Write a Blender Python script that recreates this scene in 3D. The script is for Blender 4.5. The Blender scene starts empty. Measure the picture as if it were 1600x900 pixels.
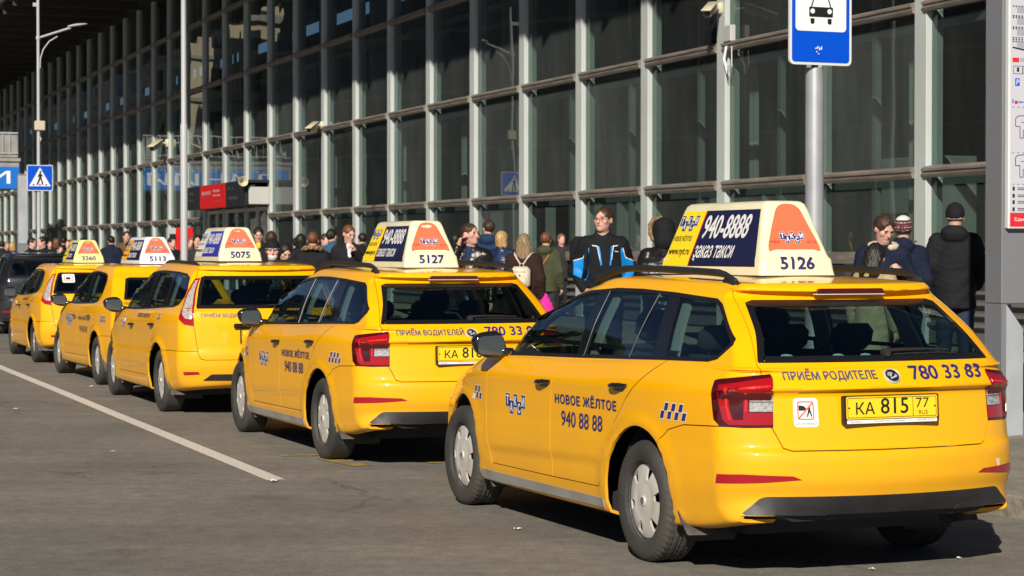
import bpy, bmesh, math, random
import numpy as np
from mathutils import Vector, Matrix, noise
from mathutils.bvhtree import BVHTree
PI = math.pi
rad = math.radians
TH = rad(20.2)          # bearing of the facade and the kerb
random.seed(5)
SC = bpy.context.scene
COL = SC.collection

# ------------------------------------------------------------ camera
cd = bpy.data.cameras.new("camera")
cam = bpy.data.objects.new("camera", cd)
COL.objects.link(cam)
cd.sensor_width = 36.0
cd.lens = 36.0 * 3331.0 / 1600.0
cam.location = (0, 0, 1.62)
cam.rotation_euler = (rad(90 - 0.998), 0, 0)
cd.clip_start = 0.1
cd.clip_end = 3000
cd.dof.use_dof = True
cd.dof.focus_distance = 12.5
cd.dof.aperture_fstop = 9.0
SC.camera = cam

# ------------------------------------------------------------ light
SUN_DIR = Vector((0.32, 1.76, -1.0)).normalized()       # the way the light travels
SUN_EL = math.asin(-SUN_DIR.z)
SUN_AZ = math.atan2(-SUN_DIR.x, -SUN_DIR.y)
wd = bpy.data.worlds.new("World")
SC.world = wd
wd.use_nodes = True
wn = wd.node_tree.nodes
wl = wd.node_tree.links
for n in list(wn):
    wn.remove(n)
sky = wn.new('ShaderNodeTexSky')
sky.sky_type = 'NISHITA'
sky.sun_disc = False
sky.sun_elevation = SUN_EL
sky.sun_rotation = SUN_AZ
sky.air_density = 0.45
sky.dust_density = 0.1
sky.ozone_density = 2.0
bg = wn.new('ShaderNodeBackground')
bg.inputs['Strength'].default_value = 0.05
wo = wn.new('ShaderNodeOutputWorld')
wl.new(sky.outputs[0], bg.inputs[0])
wl.new(bg.outputs[0], wo.inputs[0])
sd = bpy.data.lights.new("sun", 'SUN')
sd.energy = 5.0
sd.angle = rad(0.5)
sd.color = (1.0, 0.93, 0.82)
sun = bpy.data.objects.new("sun", sd)
COL.objects.link(sun)
sun.rotation_euler = SUN_DIR.to_track_quat('-Z', 'Y').to_euler()
SC.view_settings.view_transform = 'Standard'
SC.view_settings.look = 'None'
SC.view_settings.gamma = 1
SC.view_settings.use_curve_mapping = False
SC.view_settings.exposure = 0.22

# ------------------------------------------------------------ materials
MATS = {}
def s2l(c):
    return tuple((v / 12.92 if v <= 0.04045 else ((v + 0.055) / 1.055) ** 2.4) for v in c)

def mat(name, col, rough=0.5, metal=0.0, coat=0.0, noise_amt=0.0, noise_scale=5.0, bump=0.0,
        bump_scale=30.0, trans=0.0, ior=1.45, spec=0.5, emit=None, col2=None, stretch=(1, 1, 1), coat_rough=0.05):
    if name in MATS:
        return MATS[name]
    m = bpy.data.materials.new(name)
    m.use_nodes = True
    nt = m.node_tree
    b = nt.nodes['Principled BSDF']
    b.inputs['Base Color'].default_value = (*col, 1)
    b.inputs['Roughness'].default_value = rough
    b.inputs['Metallic'].default_value = metal
    b.inputs['Coat Weight'].default_value = coat
    b.inputs['Coat Roughness'].default_value = coat_rough
    b.inputs['IOR'].default_value = ior
    b.inputs['Specular IOR Level'].default_value = spec
    b.inputs['Transmission Weight'].default_value = trans
    if emit:
        b.inputs['Emission Color'].default_value = (*emit[:3], 1)
        b.inputs['Emission Strength'].default_value = emit[3]
    if noise_amt > 0 or bump > 0:
        tc = nt.nodes.new('ShaderNodeTexCoord')
        mp = nt.nodes.new('ShaderNodeMapping')
        mp.inputs['Scale'].default_value = stretch
        nt.links.new(tc.outputs['Object'], mp.inputs[0])
    if noise_amt > 0:
        nz = nt.nodes.new('ShaderNodeTexNoise')
        nz.inputs['Scale'].default_value = noise_scale
        nz.inputs['Detail'].default_value = 6
        nt.links.new(mp.outputs[0], nz.inputs['Vector'])
        mx = nt.nodes.new('ShaderNodeMix')
        mx.data_type = 'RGBA'
        c2 = col2 if col2 else tuple(max(0, c * (1 - noise_amt)) for c in col)
        mx.inputs[6].default_value = (*col, 1)
        mx.inputs[7].default_value = (*c2, 1)
        rp = nt.nodes.new('ShaderNodeValToRGB')
        rp.color_ramp.elements[0].position = 0.35
        rp.color_ramp.elements[1].position = 0.68
        nt.links.new(nz.outputs['Fac'], rp.inputs[0])
        nt.links.new(rp.outputs[0], mx.inputs[0])
        nt.links.new(mx.outputs[2], b.inputs['Base Color'])
    if bump > 0:
        nb = nt.nodes.new('ShaderNodeTexNoise')
        nb.inputs['Scale'].default_value = bump_scale
        nb.inputs['Detail'].default_value = 4
        nt.links.new(mp.outputs[0], nb.inputs['Vector'])
        bp = nt.nodes.new('ShaderNodeBump')
        bp.inputs['Strength'].default_value = bump
        bp.inputs['Distance'].default_value = 0.01
        nt.links.new(nb.outputs['Fac'], bp.inputs['Height'])
        nt.links.new(bp.outputs[0], b.inputs['Normal'])
    MATS[name] = m
    return m

def paint_mat(name, col, dirt=(0.34, 0.20, 0.06), amount=0.68):
    """car paint with clear coat and road dust that climbs from the sills"""
    m = bpy.data.materials.new(name)
    m.use_nodes = True
    nt = m.node_tree
    L = nt.links
    b = nt.nodes['Principled BSDF']
    tc = nt.nodes.new('ShaderNodeTexCoord')
    sx = nt.nodes.new('ShaderNodeSeparateXYZ')
    L.new(tc.outputs['Object'], sx.inputs[0])
    nz = nt.nodes.new('ShaderNodeTexNoise')
    nz.inputs['Scale'].default_value = 2.3
    nz.inputs['Detail'].default_value = 7
    nz.inputs['Roughness'].default_value = 0.6
    L.new(tc.outputs['Object'], nz.inputs['Vector'])
    mr = nt.nodes.new('ShaderNodeMapRange')
    mr.inputs[1].default_value = 0.92
    mr.inputs[2].default_value = 0.18
    mr.inputs[3].default_value = 0.0
    mr.inputs[4].default_value = 1.0
    L.new(sx.outputs[2], mr.inputs[0])
    mu = nt.nodes.new('ShaderNodeMath')
    mu.operation = 'MULTIPLY'
    L.new(mr.outputs[0], mu.inputs[0])
    L.new(nz.outputs['Fac'], mu.inputs[1])
    fine = nt.nodes.new('ShaderNodeTexNoise')
    fine.inputs['Scale'].default_value = 60
    fine.inputs['Detail'].default_value = 5
    L.new(tc.outputs['Object'], fine.inputs['Vector'])
    m2 = nt.nodes.new('ShaderNodeMath')
    m2.operation = 'MULTIPLY_ADD'
    m2.inputs[1].default_value = 0.12
    L.new(fine.outputs['Fac'], m2.inputs[0])
    m2b = nt.nodes.new('ShaderNodeMath')
    m2b.operation = 'MULTIPLY'
    m2b.inputs[1].default_value = amount
    L.new(mu.outputs[0], m2b.inputs[0])
    L.new(m2b.outputs[0], m2.inputs[2])
    m3 = nt.nodes.new('ShaderNodeMath')
    m3.operation = 'SUBTRACT'
    m3.inputs[1].default_value = 0.045
    m3.use_clamp = True
    L.new(m2.outputs[0], m3.inputs[0])
    mx = nt.nodes.new('ShaderNodeMix')
    mx.data_type = 'RGBA'
    mx.inputs[6].default_value = (*col, 1)
    mx.inputs[7].default_value = (*dirt, 1)
    L.new(m3.outputs[0], mx.inputs[0])
    L.new(mx.outputs[2], b.inputs['Base Color'])
    b.inputs['Roughness'].default_value = 0.38
    b.inputs['Specular IOR Level'].default_value = 0.12
    b.inputs['Coat IOR'].default_value = 1.5
    cr = nt.nodes.new('ShaderNodeMapRange')
    cr.inputs[1].default_value = 0.0
    cr.inputs[2].default_value = 0.5
    cr.inputs[3].default_value = 0.85
    cr.inputs[4].default_value = 0.15
    L.new(m3.outputs[0], cr.inputs[0])
    L.new(cr.outputs[0], b.inputs['Coat Weight'])
    b.inputs['Coat Roughness'].default_value = 0.045
    MATS[name] = m
    return m

def glass_mat(name, tint, refl=0.16, rough=0.0, ior=1.5, bend=0.0, dirt=0.0):
    """thin tinted pane: clear tint straight through plus mirror reflection"""
    m = bpy.data.materials.new(name)
    m.use_nodes = True
    nt = m.node_tree
    L = nt.links
    for n in list(nt.nodes):
        nt.nodes.remove(n)
    o = nt.nodes.new('ShaderNodeOutputMaterial')
    t = nt.nodes.new('ShaderNodeBsdfTransparent')
    t.inputs[0].default_value = (*tint, 1)
    g = nt.nodes.new('ShaderNodeBsdfGlossy')
    g.inputs['Roughness'].default_value = rough
    g.inputs['Color'].default_value = (0.9, 0.95, 0.95, 1)
    fr = nt.nodes.new('ShaderNodeFresnel')
    fr.inputs['IOR'].default_value = ior
    mx = nt.nodes.new('ShaderNodeMixShader')
    if bend > 0:
        tc = nt.nodes.new('ShaderNodeTexCoord')
        nz = nt.nodes.new('ShaderNodeTexNoise')
        nz.inputs['Scale'].default_value = 0.5
        nz.inputs['Detail'].default_value = 1
        L.new(tc.outputs['Object'], nz.inputs['Vector'])
        oi = nt.nodes.new('ShaderNodeObjectInfo')
        ad = nt.nodes.new('ShaderNodeVectorMath')
        ad.operation = 'ADD'
        L.new(tc.outputs['Object'], ad.inputs[0])
        cb = nt.nodes.new('ShaderNodeCombineXYZ')
        ml = nt.nodes.new('ShaderNodeMath')
        ml.operation = 'MULTIPLY'
        ml.inputs[1].default_value = 60
        L.new(oi.outputs['Random'], ml.inputs[0])
        L.new(ml.outputs[0], cb.inputs[0])
        L.new(ml.outputs[0], cb.inputs[1])
        L.new(cb.outputs[0], ad.inputs[1])
        L.new(ad.outputs[0], nz.inputs['Vector'])
        bp = nt.nodes.new('ShaderNodeBump')
        bp.inputs['Strength'].default_value = bend
        bp.inputs['Distance'].default_value = 0.05
        L.new(nz.outputs['Fac'], bp.inputs['Height'])
        L.new(bp.outputs[0], g.inputs['Normal'])
    if refl is not None:
        mu = nt.nodes.new('ShaderNodeMath')
        mu.operation = 'MULTIPLY'
        mu.inputs[1].default_value = refl
        mu.use_clamp = True
        L.new(fr.outputs[0], mu.inputs[0])
        ge = nt.nodes.new('ShaderNodeNewGeometry')
        iv = nt.nodes.new('ShaderNodeMath')
        iv.operation = 'SUBTRACT'
        iv.inputs[0].default_value = 1.0
        L.new(ge.outputs['Backfacing'], iv.inputs[1])
        m9 = nt.nodes.new('ShaderNodeMath')
        m9.operation = 'MULTIPLY'
        L.new(mu.outputs[0], m9.inputs[0])
        L.new(iv.outputs[0], m9.inputs[1])
        L.new(m9.outputs[0], mx.inputs[0])
    L.new(t.outputs[0], mx.inputs[1])
    L.new(g.outputs[0], mx.inputs[2])
    if dirt > 0:
        df = nt.nodes.new('ShaderNodeBsdfDiffuse')
        df.inputs[0].default_value = (.62, .66, .63, 1)
        tc2 = nt.nodes.new('ShaderNodeTexCoord')
        mp2 = nt.nodes.new('ShaderNodeMapping')
        mp2.inputs['Scale'].default_value = (1.2, 1.2, .35)
        n2 = nt.nodes.new('ShaderNodeTexNoise')
        n2.inputs['Scale'].default_value = 1.6
        oi2 = nt.nodes.new('ShaderNodeObjectInfo')
        rm = nt.nodes.new('ShaderNodeMapRange')
        rm.inputs[3].default_value = .35
        rm.inputs[4].default_value = 2.0
        L.new(oi2.outputs['Random'], rm.inputs[0])
        n2.inputs['Detail'].default_value = 6
        L.new(tc2.outputs['Object'], mp2.inputs[0])
        L.new(mp2.outputs[0], n2.inputs['Vector'])
        mr = nt.nodes.new('ShaderNodeMapRange')
        mr.inputs[1].default_value = .3
        mr.inputs[2].default_value = .75
        mr.inputs[3].default_value = dirt * .7
        mr.inputs[4].default_value = dirt * 1.5
        L.new(n2.outputs['Fac'], mr.inputs[0])
        m3 = nt.nodes.new('ShaderNodeMixShader')
        mm = nt.nodes.new('ShaderNodeMath')
        mm.operation = 'MULTIPLY'
        L.new(mr.outputs[0], mm.inputs[0])
        L.new(rm.outputs[0], mm.inputs[1])
        L.new(mm.outputs[0], m3.inputs[0])
        L.new(mx.outputs[0], m3.inputs[1])
        L.new(df.outputs[0], m3.inputs[2])
        mx = m3
    L.new(mx.outputs[0], o.inputs[0])
    MATS[name] = m
    return m

# ------------------------------------------------------------ object helpers
def empty(name, loc=(0, 0, 0), rz=0.0):
    o = bpy.data.objects.new(name, None)
    o.location = loc
    o.rotation_euler = (0, 0, rz)
    COL.objects.link(o)
    return o

def tag(o, label=None, cat=None, group=None, kind=None):
    if label: o['label'] = label
    if cat: o['category'] = cat
    if group: o['group'] = group
    if kind: o['kind'] = kind
    return o

def meshobj(name, verts, faces, m=None, parent=None, smooth=False, angle=35, mats=None, fmat=None):
    me = bpy.data.meshes.new(name)
    me.from_pydata([tuple(v) for v in verts], [], [tuple(f) for f in faces])
    if mats:
        for q in mats: me.materials.append(q)
        if fmat is not None:
            me.polygons.foreach_set('material_index', np.asarray(fmat, dtype=np.int32))
    elif m:
        me.materials.append(m)
    if smooth:
        me.polygons.foreach_set('use_smooth', [True] * len(me.polygons))
        if angle < 180:
            me.set_sharp_from_angle(angle=rad(angle))
    me.update()
    o = bpy.data.objects.new(name, me)
    COL.objects.link(o)
    if parent: o.parent = parent
    return o

class MB:
    """collects shapes into one mesh"""
    def __init__(s):
        s.v = []; s.f = []; s.mi = []; s.cur = 0
    def add(s, vs, fs):
        k = len(s.v)
        s.v += [tuple(p) for p in vs]
        s.f += [tuple(i + k for i in f) for f in fs]
        s.mi += [s.cur] * len(fs)
        return s
    def box(s, c, d, R=None, bev=0.0):
        x, y, z = d[0] / 2, d[1] / 2, d[2] / 2
        if bev > 0:
            b = min(bev, x * .99, y * .99, z * .99)
            vs = []
            for sx in (-1, 1):
                for sy in (-1, 1):
                    for sz in (-1, 1):
                        vs += [(sx * x, sy * (y - b), sz * (z - b)), (sx * (x - b), sy * y, sz * (z - b)), (sx * (x - b), sy * (y - b), sz * z)]
            bm = bmesh.new()
            bvs = [bm.verts.new(v) for v in vs]
            r = bmesh.ops.convex_hull(bm, input=bvs)
            bmesh.ops.dissolve_limit(bm, angle_limit=0.01, verts=bm.verts, edges=bm.edges)
            bm.verts.index_update()
            vs = [v.co.copy() for v in bm.verts]
            fs = [[v.index for v in f.verts] for f in bm.faces]
            bm.free()
        else:
            vs = [Vector((sx * x, sy * y, sz * z)) for sx in (-1, 1) for sy in (-1, 1) for sz in (-1, 1)]
            fs = [(0, 1, 3, 2), (4, 6, 7, 5), (0, 4, 5, 1), (2, 3, 7, 6), (0, 2, 6, 4), (1, 5, 7, 3)]
        c = Vector(c)
        vs = [(R @ Vector(v) if R is not None else Vector(v)) + c for v in vs]
        return s.add(vs, fs)
    def tube(s, pts, r, n=10, caps=True):
        pts = [Vector(p) for p in pts]
        rs = r if isinstance(r, (list, tuple)) else [r] * len(pts)
        k = len(s.v)
        vs = []; fs = []
        ref = None
        for i, p in enumerate(pts):
            t = (pts[min(i + 1, len(pts) - 1)] - pts[max(i - 1, 0)])
            if t.length < 1e-9: t = Vector((0, 0, 1))
            t.normalize()
            if ref is None:
                ref = Vector((1, 0, 0)) if abs(t.x) < .9 else Vector((0, 1, 0))
            u = (ref - t * ref.dot(t)).normalized()
            ref = u
            w = t.cross(u)
            for j in range(n):
                a = 2 * PI * j / n
                vs.append(p + (u * math.cos(a) + w * math.sin(a)) * rs[i])
        m_ = len(pts)
        for i in range(m_ - 1):
            for j in range(n):
                a = i * n + j; b = i * n + (j + 1) % n
                fs.append((a, b, b + n, a + n))
        if caps:
            fs.append(tuple(reversed(range(n))))
            fs.append(tuple(range((m_ - 1) * n, m_ * n)))
        return s.add(vs, fs)
    def lathe(s, prof, axis='z', n=32, c=(0, 0, 0), closed=False):
        """prof: list of (r, h) revolved about axis"""
        vs = []; fs = []
        c = Vector(c)
        for (r, h) in prof:
            for j in range(n):
                a = 2 * PI * j / n
                p, q = r * math.cos(a), r * math.sin(a)
                v = {'z': (p, q, h), 'y': (p, h, q), 'x': (h, p, q)}[axis]
                vs.append(Vector(v) + c)
        m_ = len(prof)
        rng = m_ if closed else m_ - 1
        for i in range(rng):
            i2 = (i + 1) % m_
            for j in range(n):
                a = i * n + j; b = i * n + (j + 1) % n
                a2 = i2 * n + j; b2 = i2 * n + (j + 1) % n
                fs.append((a, b, b2, a2))
        return s.add(vs, fs)
    def prism(s, poly, h0, h1, axis='z'):
        n = len(poly)
        def P(a, b, h):
            return {'z': (a, b, h), 'y': (a, h, b), 'x': (h, a, b)}[axis]
        vs = [P(a, b, h0) for a, b in poly] + [P(a, b, h1) for a, b in poly]
        fs = [tuple(reversed(range(n))), tuple(range(n, 2 * n))]
        fs += [(i, (i + 1) % n, n + (i + 1) % n, n + i) for i in range(n)]
        return s.add(vs, fs)
    def fix(s):
        bm = bmesh.new()
        me = bpy.data.meshes.new("tmp")
        me.from_pydata(s.v, [], s.f)
        bm.from_mesh(me)
        bmesh.ops.recalc_face_normals(bm, faces=bm.faces)
        bm.to_mesh(me)
        s.f = [tuple(p.vertices) for p in me.polygons]
        bm.free()
        bpy.data.meshes.remove(me)
        return s
    def build(s, name, m=None, parent=None, smooth=False, angle=35, mats=None, fix=True):
        if fix and s.f: s.fix()
        return meshobj(name, s.v, s.f, m, parent, smooth, angle, mats, s.mi if mats else None)

def smooth_closed(pts, n=4):
    """Catmull-Rom through closed 2-D polygon"""
    out = []
    N = len(pts)
    for i in range(N):
        p0, p1, p2, p3 = [np.array(pts[(i + k) % N], float) for k in (-1, 0, 1, 2)]
        for k in range(n):
            t = k / n
            out.append(tuple(0.5 * ((2 * p1) + (-p0 + p2) * t + (2 * p0 - 5 * p1 + 4 * p2 - p3) * t * t + (-p0 + 3 * p1 - 3 * p2 + p3) * t ** 3)))
    return out

def round_poly(pts, r, n=4):
    """polygon with rounded corners; r single or per corner"""
    out = []
    N = len(pts)
    for i in range(N):
        ri = r[i] if isinstance(r, (list, tuple)) else r
        p0, p1, p2 = [np.array(pts[(i + k) % N], float) for k in (-1, 0, 1)]
        if ri <= 0:
            out.append(tuple(p1)); continue
        d0 = p0 - p1; d2 = p2 - p1
        l0 = np.linalg.norm(d0); l2 = np.linalg.norm(d2)
        a = p1 + d0 / l0 * min(ri, l0 * .48)
        b = p1 + d2 / l2 * min(ri, l2 * .48)
        for k in range(n + 1):
            t = k / n
            out.append(tuple(a * (1 - t) ** 2 + 2 * p1 * t * (1 - t) + b * t * t))
    return out

def copy_tree(o, parent=None, deep=3):
    c = o.copy()
    COL.objects.link(c)
    c.parent = parent
    for ch in list(o.children):
        copy_tree(ch, c)
    return c

# ------------------------------------------------------------ lettering
_TXT = {}
def text_mesh(s, shear=0.0, bold=0.0, spacing=1.0, res=3):
    """triangulated 2-D lettering normalised to unit height and its width"""
    key = (s, shear, bold, spacing)
    if key in _TXT: return _TXT[key]
    cu = bpy.data.curves.new("lettering", 'FONT')
    cu.body = s
    cu.shear = shear
    cu.space_character = spacing
    cu.resolution_u = res
    cu.fill_mode = 'FRONT'
    ob = bpy.data.objects.new("lettering_source", cu)
    COL.objects.link(ob)
    dg = bpy.context.evaluated_depsgraph_get()
    ev = ob.evaluated_get(dg)
    me = ev.to_mesh()
    bm = bmesh.new()
    bm.from_mesh(me)
    ev.to_mesh_clear()
    bpy.data.objects.remove(ob)
    bpy.data.curves.remove(cu)
    bmesh.ops.triangulate(bm, faces=bm.faces)
    vs = np.array([v.co[:2] for v in bm.verts]) if bm.verts else np.zeros((0, 2))
    fs = [[v.index for v in f.verts] for f in bm.faces]
    bm.free()
    lo = vs.min(0); hi = vs.max(0)
    vs = (vs - lo) / (hi[1] - lo[1])
    asp_ = (hi[0] - lo[0]) / (hi[1] - lo[1])
    vs = np.column_stack([vs, np.zeros(len(vs))])
    if bold > 0:
        # a heavier face: the same letters laid over each other, a hair apart
        lay = []; fl = []
        for k_, (dx, dy) in enumerate(((0, 0), (-bold, 0), (bold, 0), (0, -bold * .6), (0, bold * .6))):
            q_ = vs.copy(); q_[:, 0] += dx; q_[:, 1] += dy; q_[:, 2] = k_
            fl += [[i + len(vs) * k_ for i in f] for f in fs]
            lay.append(q_)
        vs = np.vstack(lay); fs = fl
    _TXT[key] = (vs, fs, asp_)
    return _TXT[key]

def ground_z(X, Y):
    p = X * math.cos(TH) + Y * math.sin(TH)
    if p < 7.3: return 0.0
    return .14 + .26 * min(1, (p - 7.3) / (14.78 - 7.3))
PHOTO = {}
def px(x, Y):
    return (x - 800) / 3331 * Y

# ================================================================ surfaces
def pchip(x, Y, q):
    x = np.asarray(x, float); Y = np.asarray(Y, float); q = np.asarray(q, float)
    h = np.diff(x)
    sh = (len(h),) + (1,) * (Y.ndim - 1)
    d = np.diff(Y, axis=0) / h.reshape(sh)
    m = np.zeros_like(Y)
    if len(x) > 2:
        w1 = (2 * h[1:] + h[:-1]).reshape((-1,) + (1,) * (Y.ndim - 1))
        w2 = (h[1:] + 2 * h[:-1]).reshape((-1,) + (1,) * (Y.ndim - 1))
        pos = d[:-1] * d[1:] > 0
        with np.errstate(divide='ignore', invalid='ignore'):
            hm = (w1 + w2) / (w1 / d[:-1] + w2 / d[1:])
        m[1:-1] = np.where(pos, hm, 0)
    m[0] = d[0]; m[-1] = d[-1]
    i = np.clip(np.searchsorted(x, q) - 1, 0, len(h) - 1)
    t = ((q - x[i]) / h[i]).reshape((-1,) + (1,) * (Y.ndim - 1))
    hh = h[i].reshape(t.shape)
    return ((2 * t ** 3 - 3 * t ** 2 + 1) * Y[i] + (t ** 3 - 2 * t ** 2 + t) * hh * m[i]
            + (-2 * t ** 3 + 3 * t ** 2) * Y[i + 1] + (t ** 3 - t ** 2) * hh * m[i + 1])

def ring_half(R):
    """rear centre -> left side -> front centre"""
    xr, xf, W = R['xr'], R['xf'], R['W']
    wr = R.get('wr', W - .04); wf = R.get('wf', W - .08)
    rr = R.get('rr', .22); rf = R.get('rf', .35)
    br = R.get('br', .07); bf = R.get('bf', .12)
    ry = R.get('ry', rr * .9); rfy = R.get('rfy', rf * .7)
    xa = xr + rr; xb = xf - rf
    mr = min(R.get('mr', .3), xb); mf = max(R.get('mf', 2.0), xa)
    if mf < mr: mf = mr = (mf + mr) / 2
    pts = []
    yc = max(wr - ry, wr * .3)
    s = 2 * br / yc
    for k in range(8):
        y = yc * k / 8
        pts.append((xr + br * (y / yc) ** 2, y))
    xa2 = xa - s * (wr - yc)
    A = xa2 - (xr + br)
    for k in range(12):
        t = PI / 2 * k / 12
        y = yc + (wr - yc) * math.sin(t) ** (2 / 2.3)
        x = xa2 - A * math.cos(t) ** (2 / 2.3) + s * (y - yc)
        pts.append((x, y))
    n = 64
    for k in range(n):
        x = xa + (xb - xa) * k / n
        y = W
        if x < mr: y -= (W - wr) * ((mr - x) / (mr - xa)) ** 2
        if x > mf: y -= (W - wf) * ((x - mf) / (xb - mf)) ** 2
        pts.append((x, y))
    yc = max(wf - rfy, wf * .3)
    s = 2 * bf / yc
    xb2 = xb + s * (wf - yc)
    A = (xf - bf) - xb2
    for k in range(12):
        t = PI / 2 * k / 12
        y = yc + (wf - yc) * max(0, math.cos(t)) ** (2 / 2.3)
        x = xb2 + A * math.sin(t) ** (2 / 2.3) - s * (y - yc)
        pts.append((x, y))
    for k in range(9):
        y = yc * (1 - k / 8)
        pts.append((xf - bf * (y / yc) ** 2, y))
    P = np.array(pts)
    zx = np.array([p[0] for p in R['z']]); zz = np.array([p[1] for p in R['z']])
    z = pchip(zx, zz, np.clip(P[:, 0], zx[0], zx[-1]))
    return np.column_stack([P, z])

class Shape:
    """a car skin: lofted grid, with ray look-ups for everything fixed on it"""
    def __init__(s, rings, sub=4, disp=None, xmap=None):
        H = np.array([ring_half(r) for r in rings])           # K,M,3
        if xmap is not None:
            H[:, :, 0] = xmap(H[:, :, 0])
        K = len(H)
        d = np.linalg.norm(np.diff(H, axis=0), axis=2).mean(axis=1)
        v = np.concatenate([[0], np.cumsum(np.maximum(d, .01))])
        q = []
        for i in range(K - 1):
            n = max(2, int(round(d[i] / .022)))
            n = min(n, 9)
            q += list(np.linspace(v[i], v[i + 1], n, endpoint=False))
        q.append(v[-1])
        G = pchip(v, H, np.array(q))
        M = G.shape[1]
        R = G[:, 1:-1][:, ::-1].copy(); R[..., 1] *= -1       # right side, front -> rear
        F = np.concatenate([G, R], axis=1)
        s.N = N = F.shape[1]; s.L = L = F.shape[0]; s.M = M
        if disp is not None:
            F = disp(F)
        s.G = F
        V = F.reshape(-1, 3)
        faces = []
        for i in range(L - 1):
            for j in range(N):
                j2 = (j + 1) % N
                faces.append((i * N + j, (i + 1) * N + j, (i + 1) * N + j2, i * N + j2))
        top = (L - 1) * N
        cap = []
        for j in range(0, M - 1):
            a, b = j, j + 1
            a2, b2 = (N - a) % N, (N - b) % N
            if a == a2:
                cap.append((top + a, top + b2, top + b))
            elif b == b2:
                cap.append((top + a, top + a2, top + b))
            else:
                cap.append((top + a, top + a2, top + b2, top + b))
        s.faces = faces; s.cap = cap
        allf = faces + cap
        me = bpy.data.meshes.new("skin")
        me.from_pydata(V.tolist(), [], allf)
        bm = bmesh.new(); bm.from_mesh(me)
        bmesh.ops.recalc_face_normals(bm, faces=bm.faces)
        bm.faces.ensure_lookup_table()
        top_f = bm.faces[len(faces) + len(cap) // 2]
        if top_f.normal.z < 0:
            bmesh.ops.reverse_faces(bm, faces=bm.faces)
        bm.to_mesh(me)
        allf = [tuple(p.vertices) for p in me.polygons]
        s.faces = allf[:len(faces)]; s.cap = allf[len(faces):]
        vn = np.zeros(len(V) * 3); me.vertices.foreach_get('normal', vn)
        vn = vn.reshape(-1, 3)
        bm.free()
        s.flip = False
        hi_ = V[:, 2] > V[:, 2].max() - .025
        bad = hi_ & (vn[:, 2] < .6)
        vn[bad] = (0, 0, 1)
        s.V = V; s.vn = vn
        s.tris = [Vector(p) for p in V]
        s.bf = allf
        s.bvh = BVHTree.FromPolygons(s.tris, allf)
        bpy.data.meshes.remove(me)
    def nrm(s, idx, p):
        f = s.bf[idx]
        w = []; n = Vector((0, 0, 0))
        for k in f:
            d = (s.tris[k] - p).length + 1e-5
            w = 1.0 / (d * d)
            n += Vector(s.vn[k]) * w
        return n.normalized()
    def hit(s, o, d):
        r = s.bvh.ray_cast(Vector(o), Vector(d))
        if r[0] is None: return None
        return r[0], s.nrm(r[2], r[0])
    def side(s, x, z, sg=1): return s.hit((x, sg * 3, z), (0, -sg, 0))
    def rear(s, y, z): return s.hit((-6, y, z), (1, 0, 0))
    def front(s, y, z): return s.hit((9, y, z), (-1, 0, 0))
    def top(s, x, y): return s.hit((x, y, 4), (0, 0, -1))
    def polar(s, a, z, c):
        d = Vector((-math.cos(a), math.sin(a), 0))
        return s.hit(Vector((c[0], c[1], z)) + d * 3, -d)
    def near(s, p):
        r = s.bvh.find_nearest(Vector(p))
        return r[0], s.nrm(r[2], r[0])

def inset(poly, d):
    """shrink (d > 0) a polygon"""
    P = np.array(poly, float); n = len(P)
    area = sum(P[i][0] * P[(i + 1) % n][1] - P[(i + 1) % n][0] * P[i][1] for i in range(n))
    sg = 1 if area > 0 else -1
    out = []
    for i in range(n):
        a = P[i] - P[i - 1]; b = P[(i + 1) % n] - P[i]
        na = np.array([-a[1], a[0]]) / (np.linalg.norm(a) + 1e-12) * sg
        nb = np.array([-b[1], b[0]]) / (np.linalg.norm(b) + 1e-12) * sg
        m = na + nb
        k = max(.35, (1 + na @ nb))
        out.append(tuple(P[i] + m * d / k))
    return out

def inpoly(p, poly):
    x, y = p; c = False
    n = len(poly)
    for i in range(n):
        x1, y1 = poly[i]; x2, y2 = poly[(i + 1) % n]
        if (y1 > y) != (y2 > y) and x < (x2 - x1) * (y - y1) / (y2 - y1) + x1:
            c = not c
    return c

def fill2d(outer, holes=(), grid=None, edge=None):
    from mathutils.geometry import delaunay_2d_cdt
    def dens(poly):
        if not edge: return list(poly)
        out = []
        n = len(poly)
        for i in range(n):
            a = np.array(poly[i]); b = np.array(poly[(i + 1) % n])
            k = max(1, int(math.ceil(np.linalg.norm(b - a) / edge)))
            out += [tuple(a + (b - a) * t / k) for t in range(k)]
        return out
    loops = [dens(outer)] + [dens(h) for h in holes]
    vs = []; es = []
    for lp in loops:
        k = len(vs)
        vs += [Vector(p) for p in lp]
        es += [(k + i, k + (i + 1) % len(lp)) for i in range(len(lp))]
    if grid:
        P = np.array(loops[0]); lo = P.min(0); hi = P.max(0)
        ins = inset(loops[0], grid * .3)
        for a in np.arange(lo[0] + grid / 2, hi[0], grid):
            for b in np.arange(lo[1] + grid / 2, hi[1], grid):
                if inpoly((a, b), ins) and not any(inpoly((a, b), h) for h in loops[1:]):
                    vs.append(Vector((a, b)))
    r = delaunay_2d_cdt(vs, es, [], 1, 1e-6)
    V = [tuple(v) for v in r[0]]
    F = []
    for f in r[2]:
        c = (sum(V[i][0] for i in f) / len(f), sum(V[i][1] for i in f) / len(f))
        if inpoly(c, loops[0]) and not any(inpoly(c, h) for h in loops[1:]):
            F.append(tuple(f))
    return V, F

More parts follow.
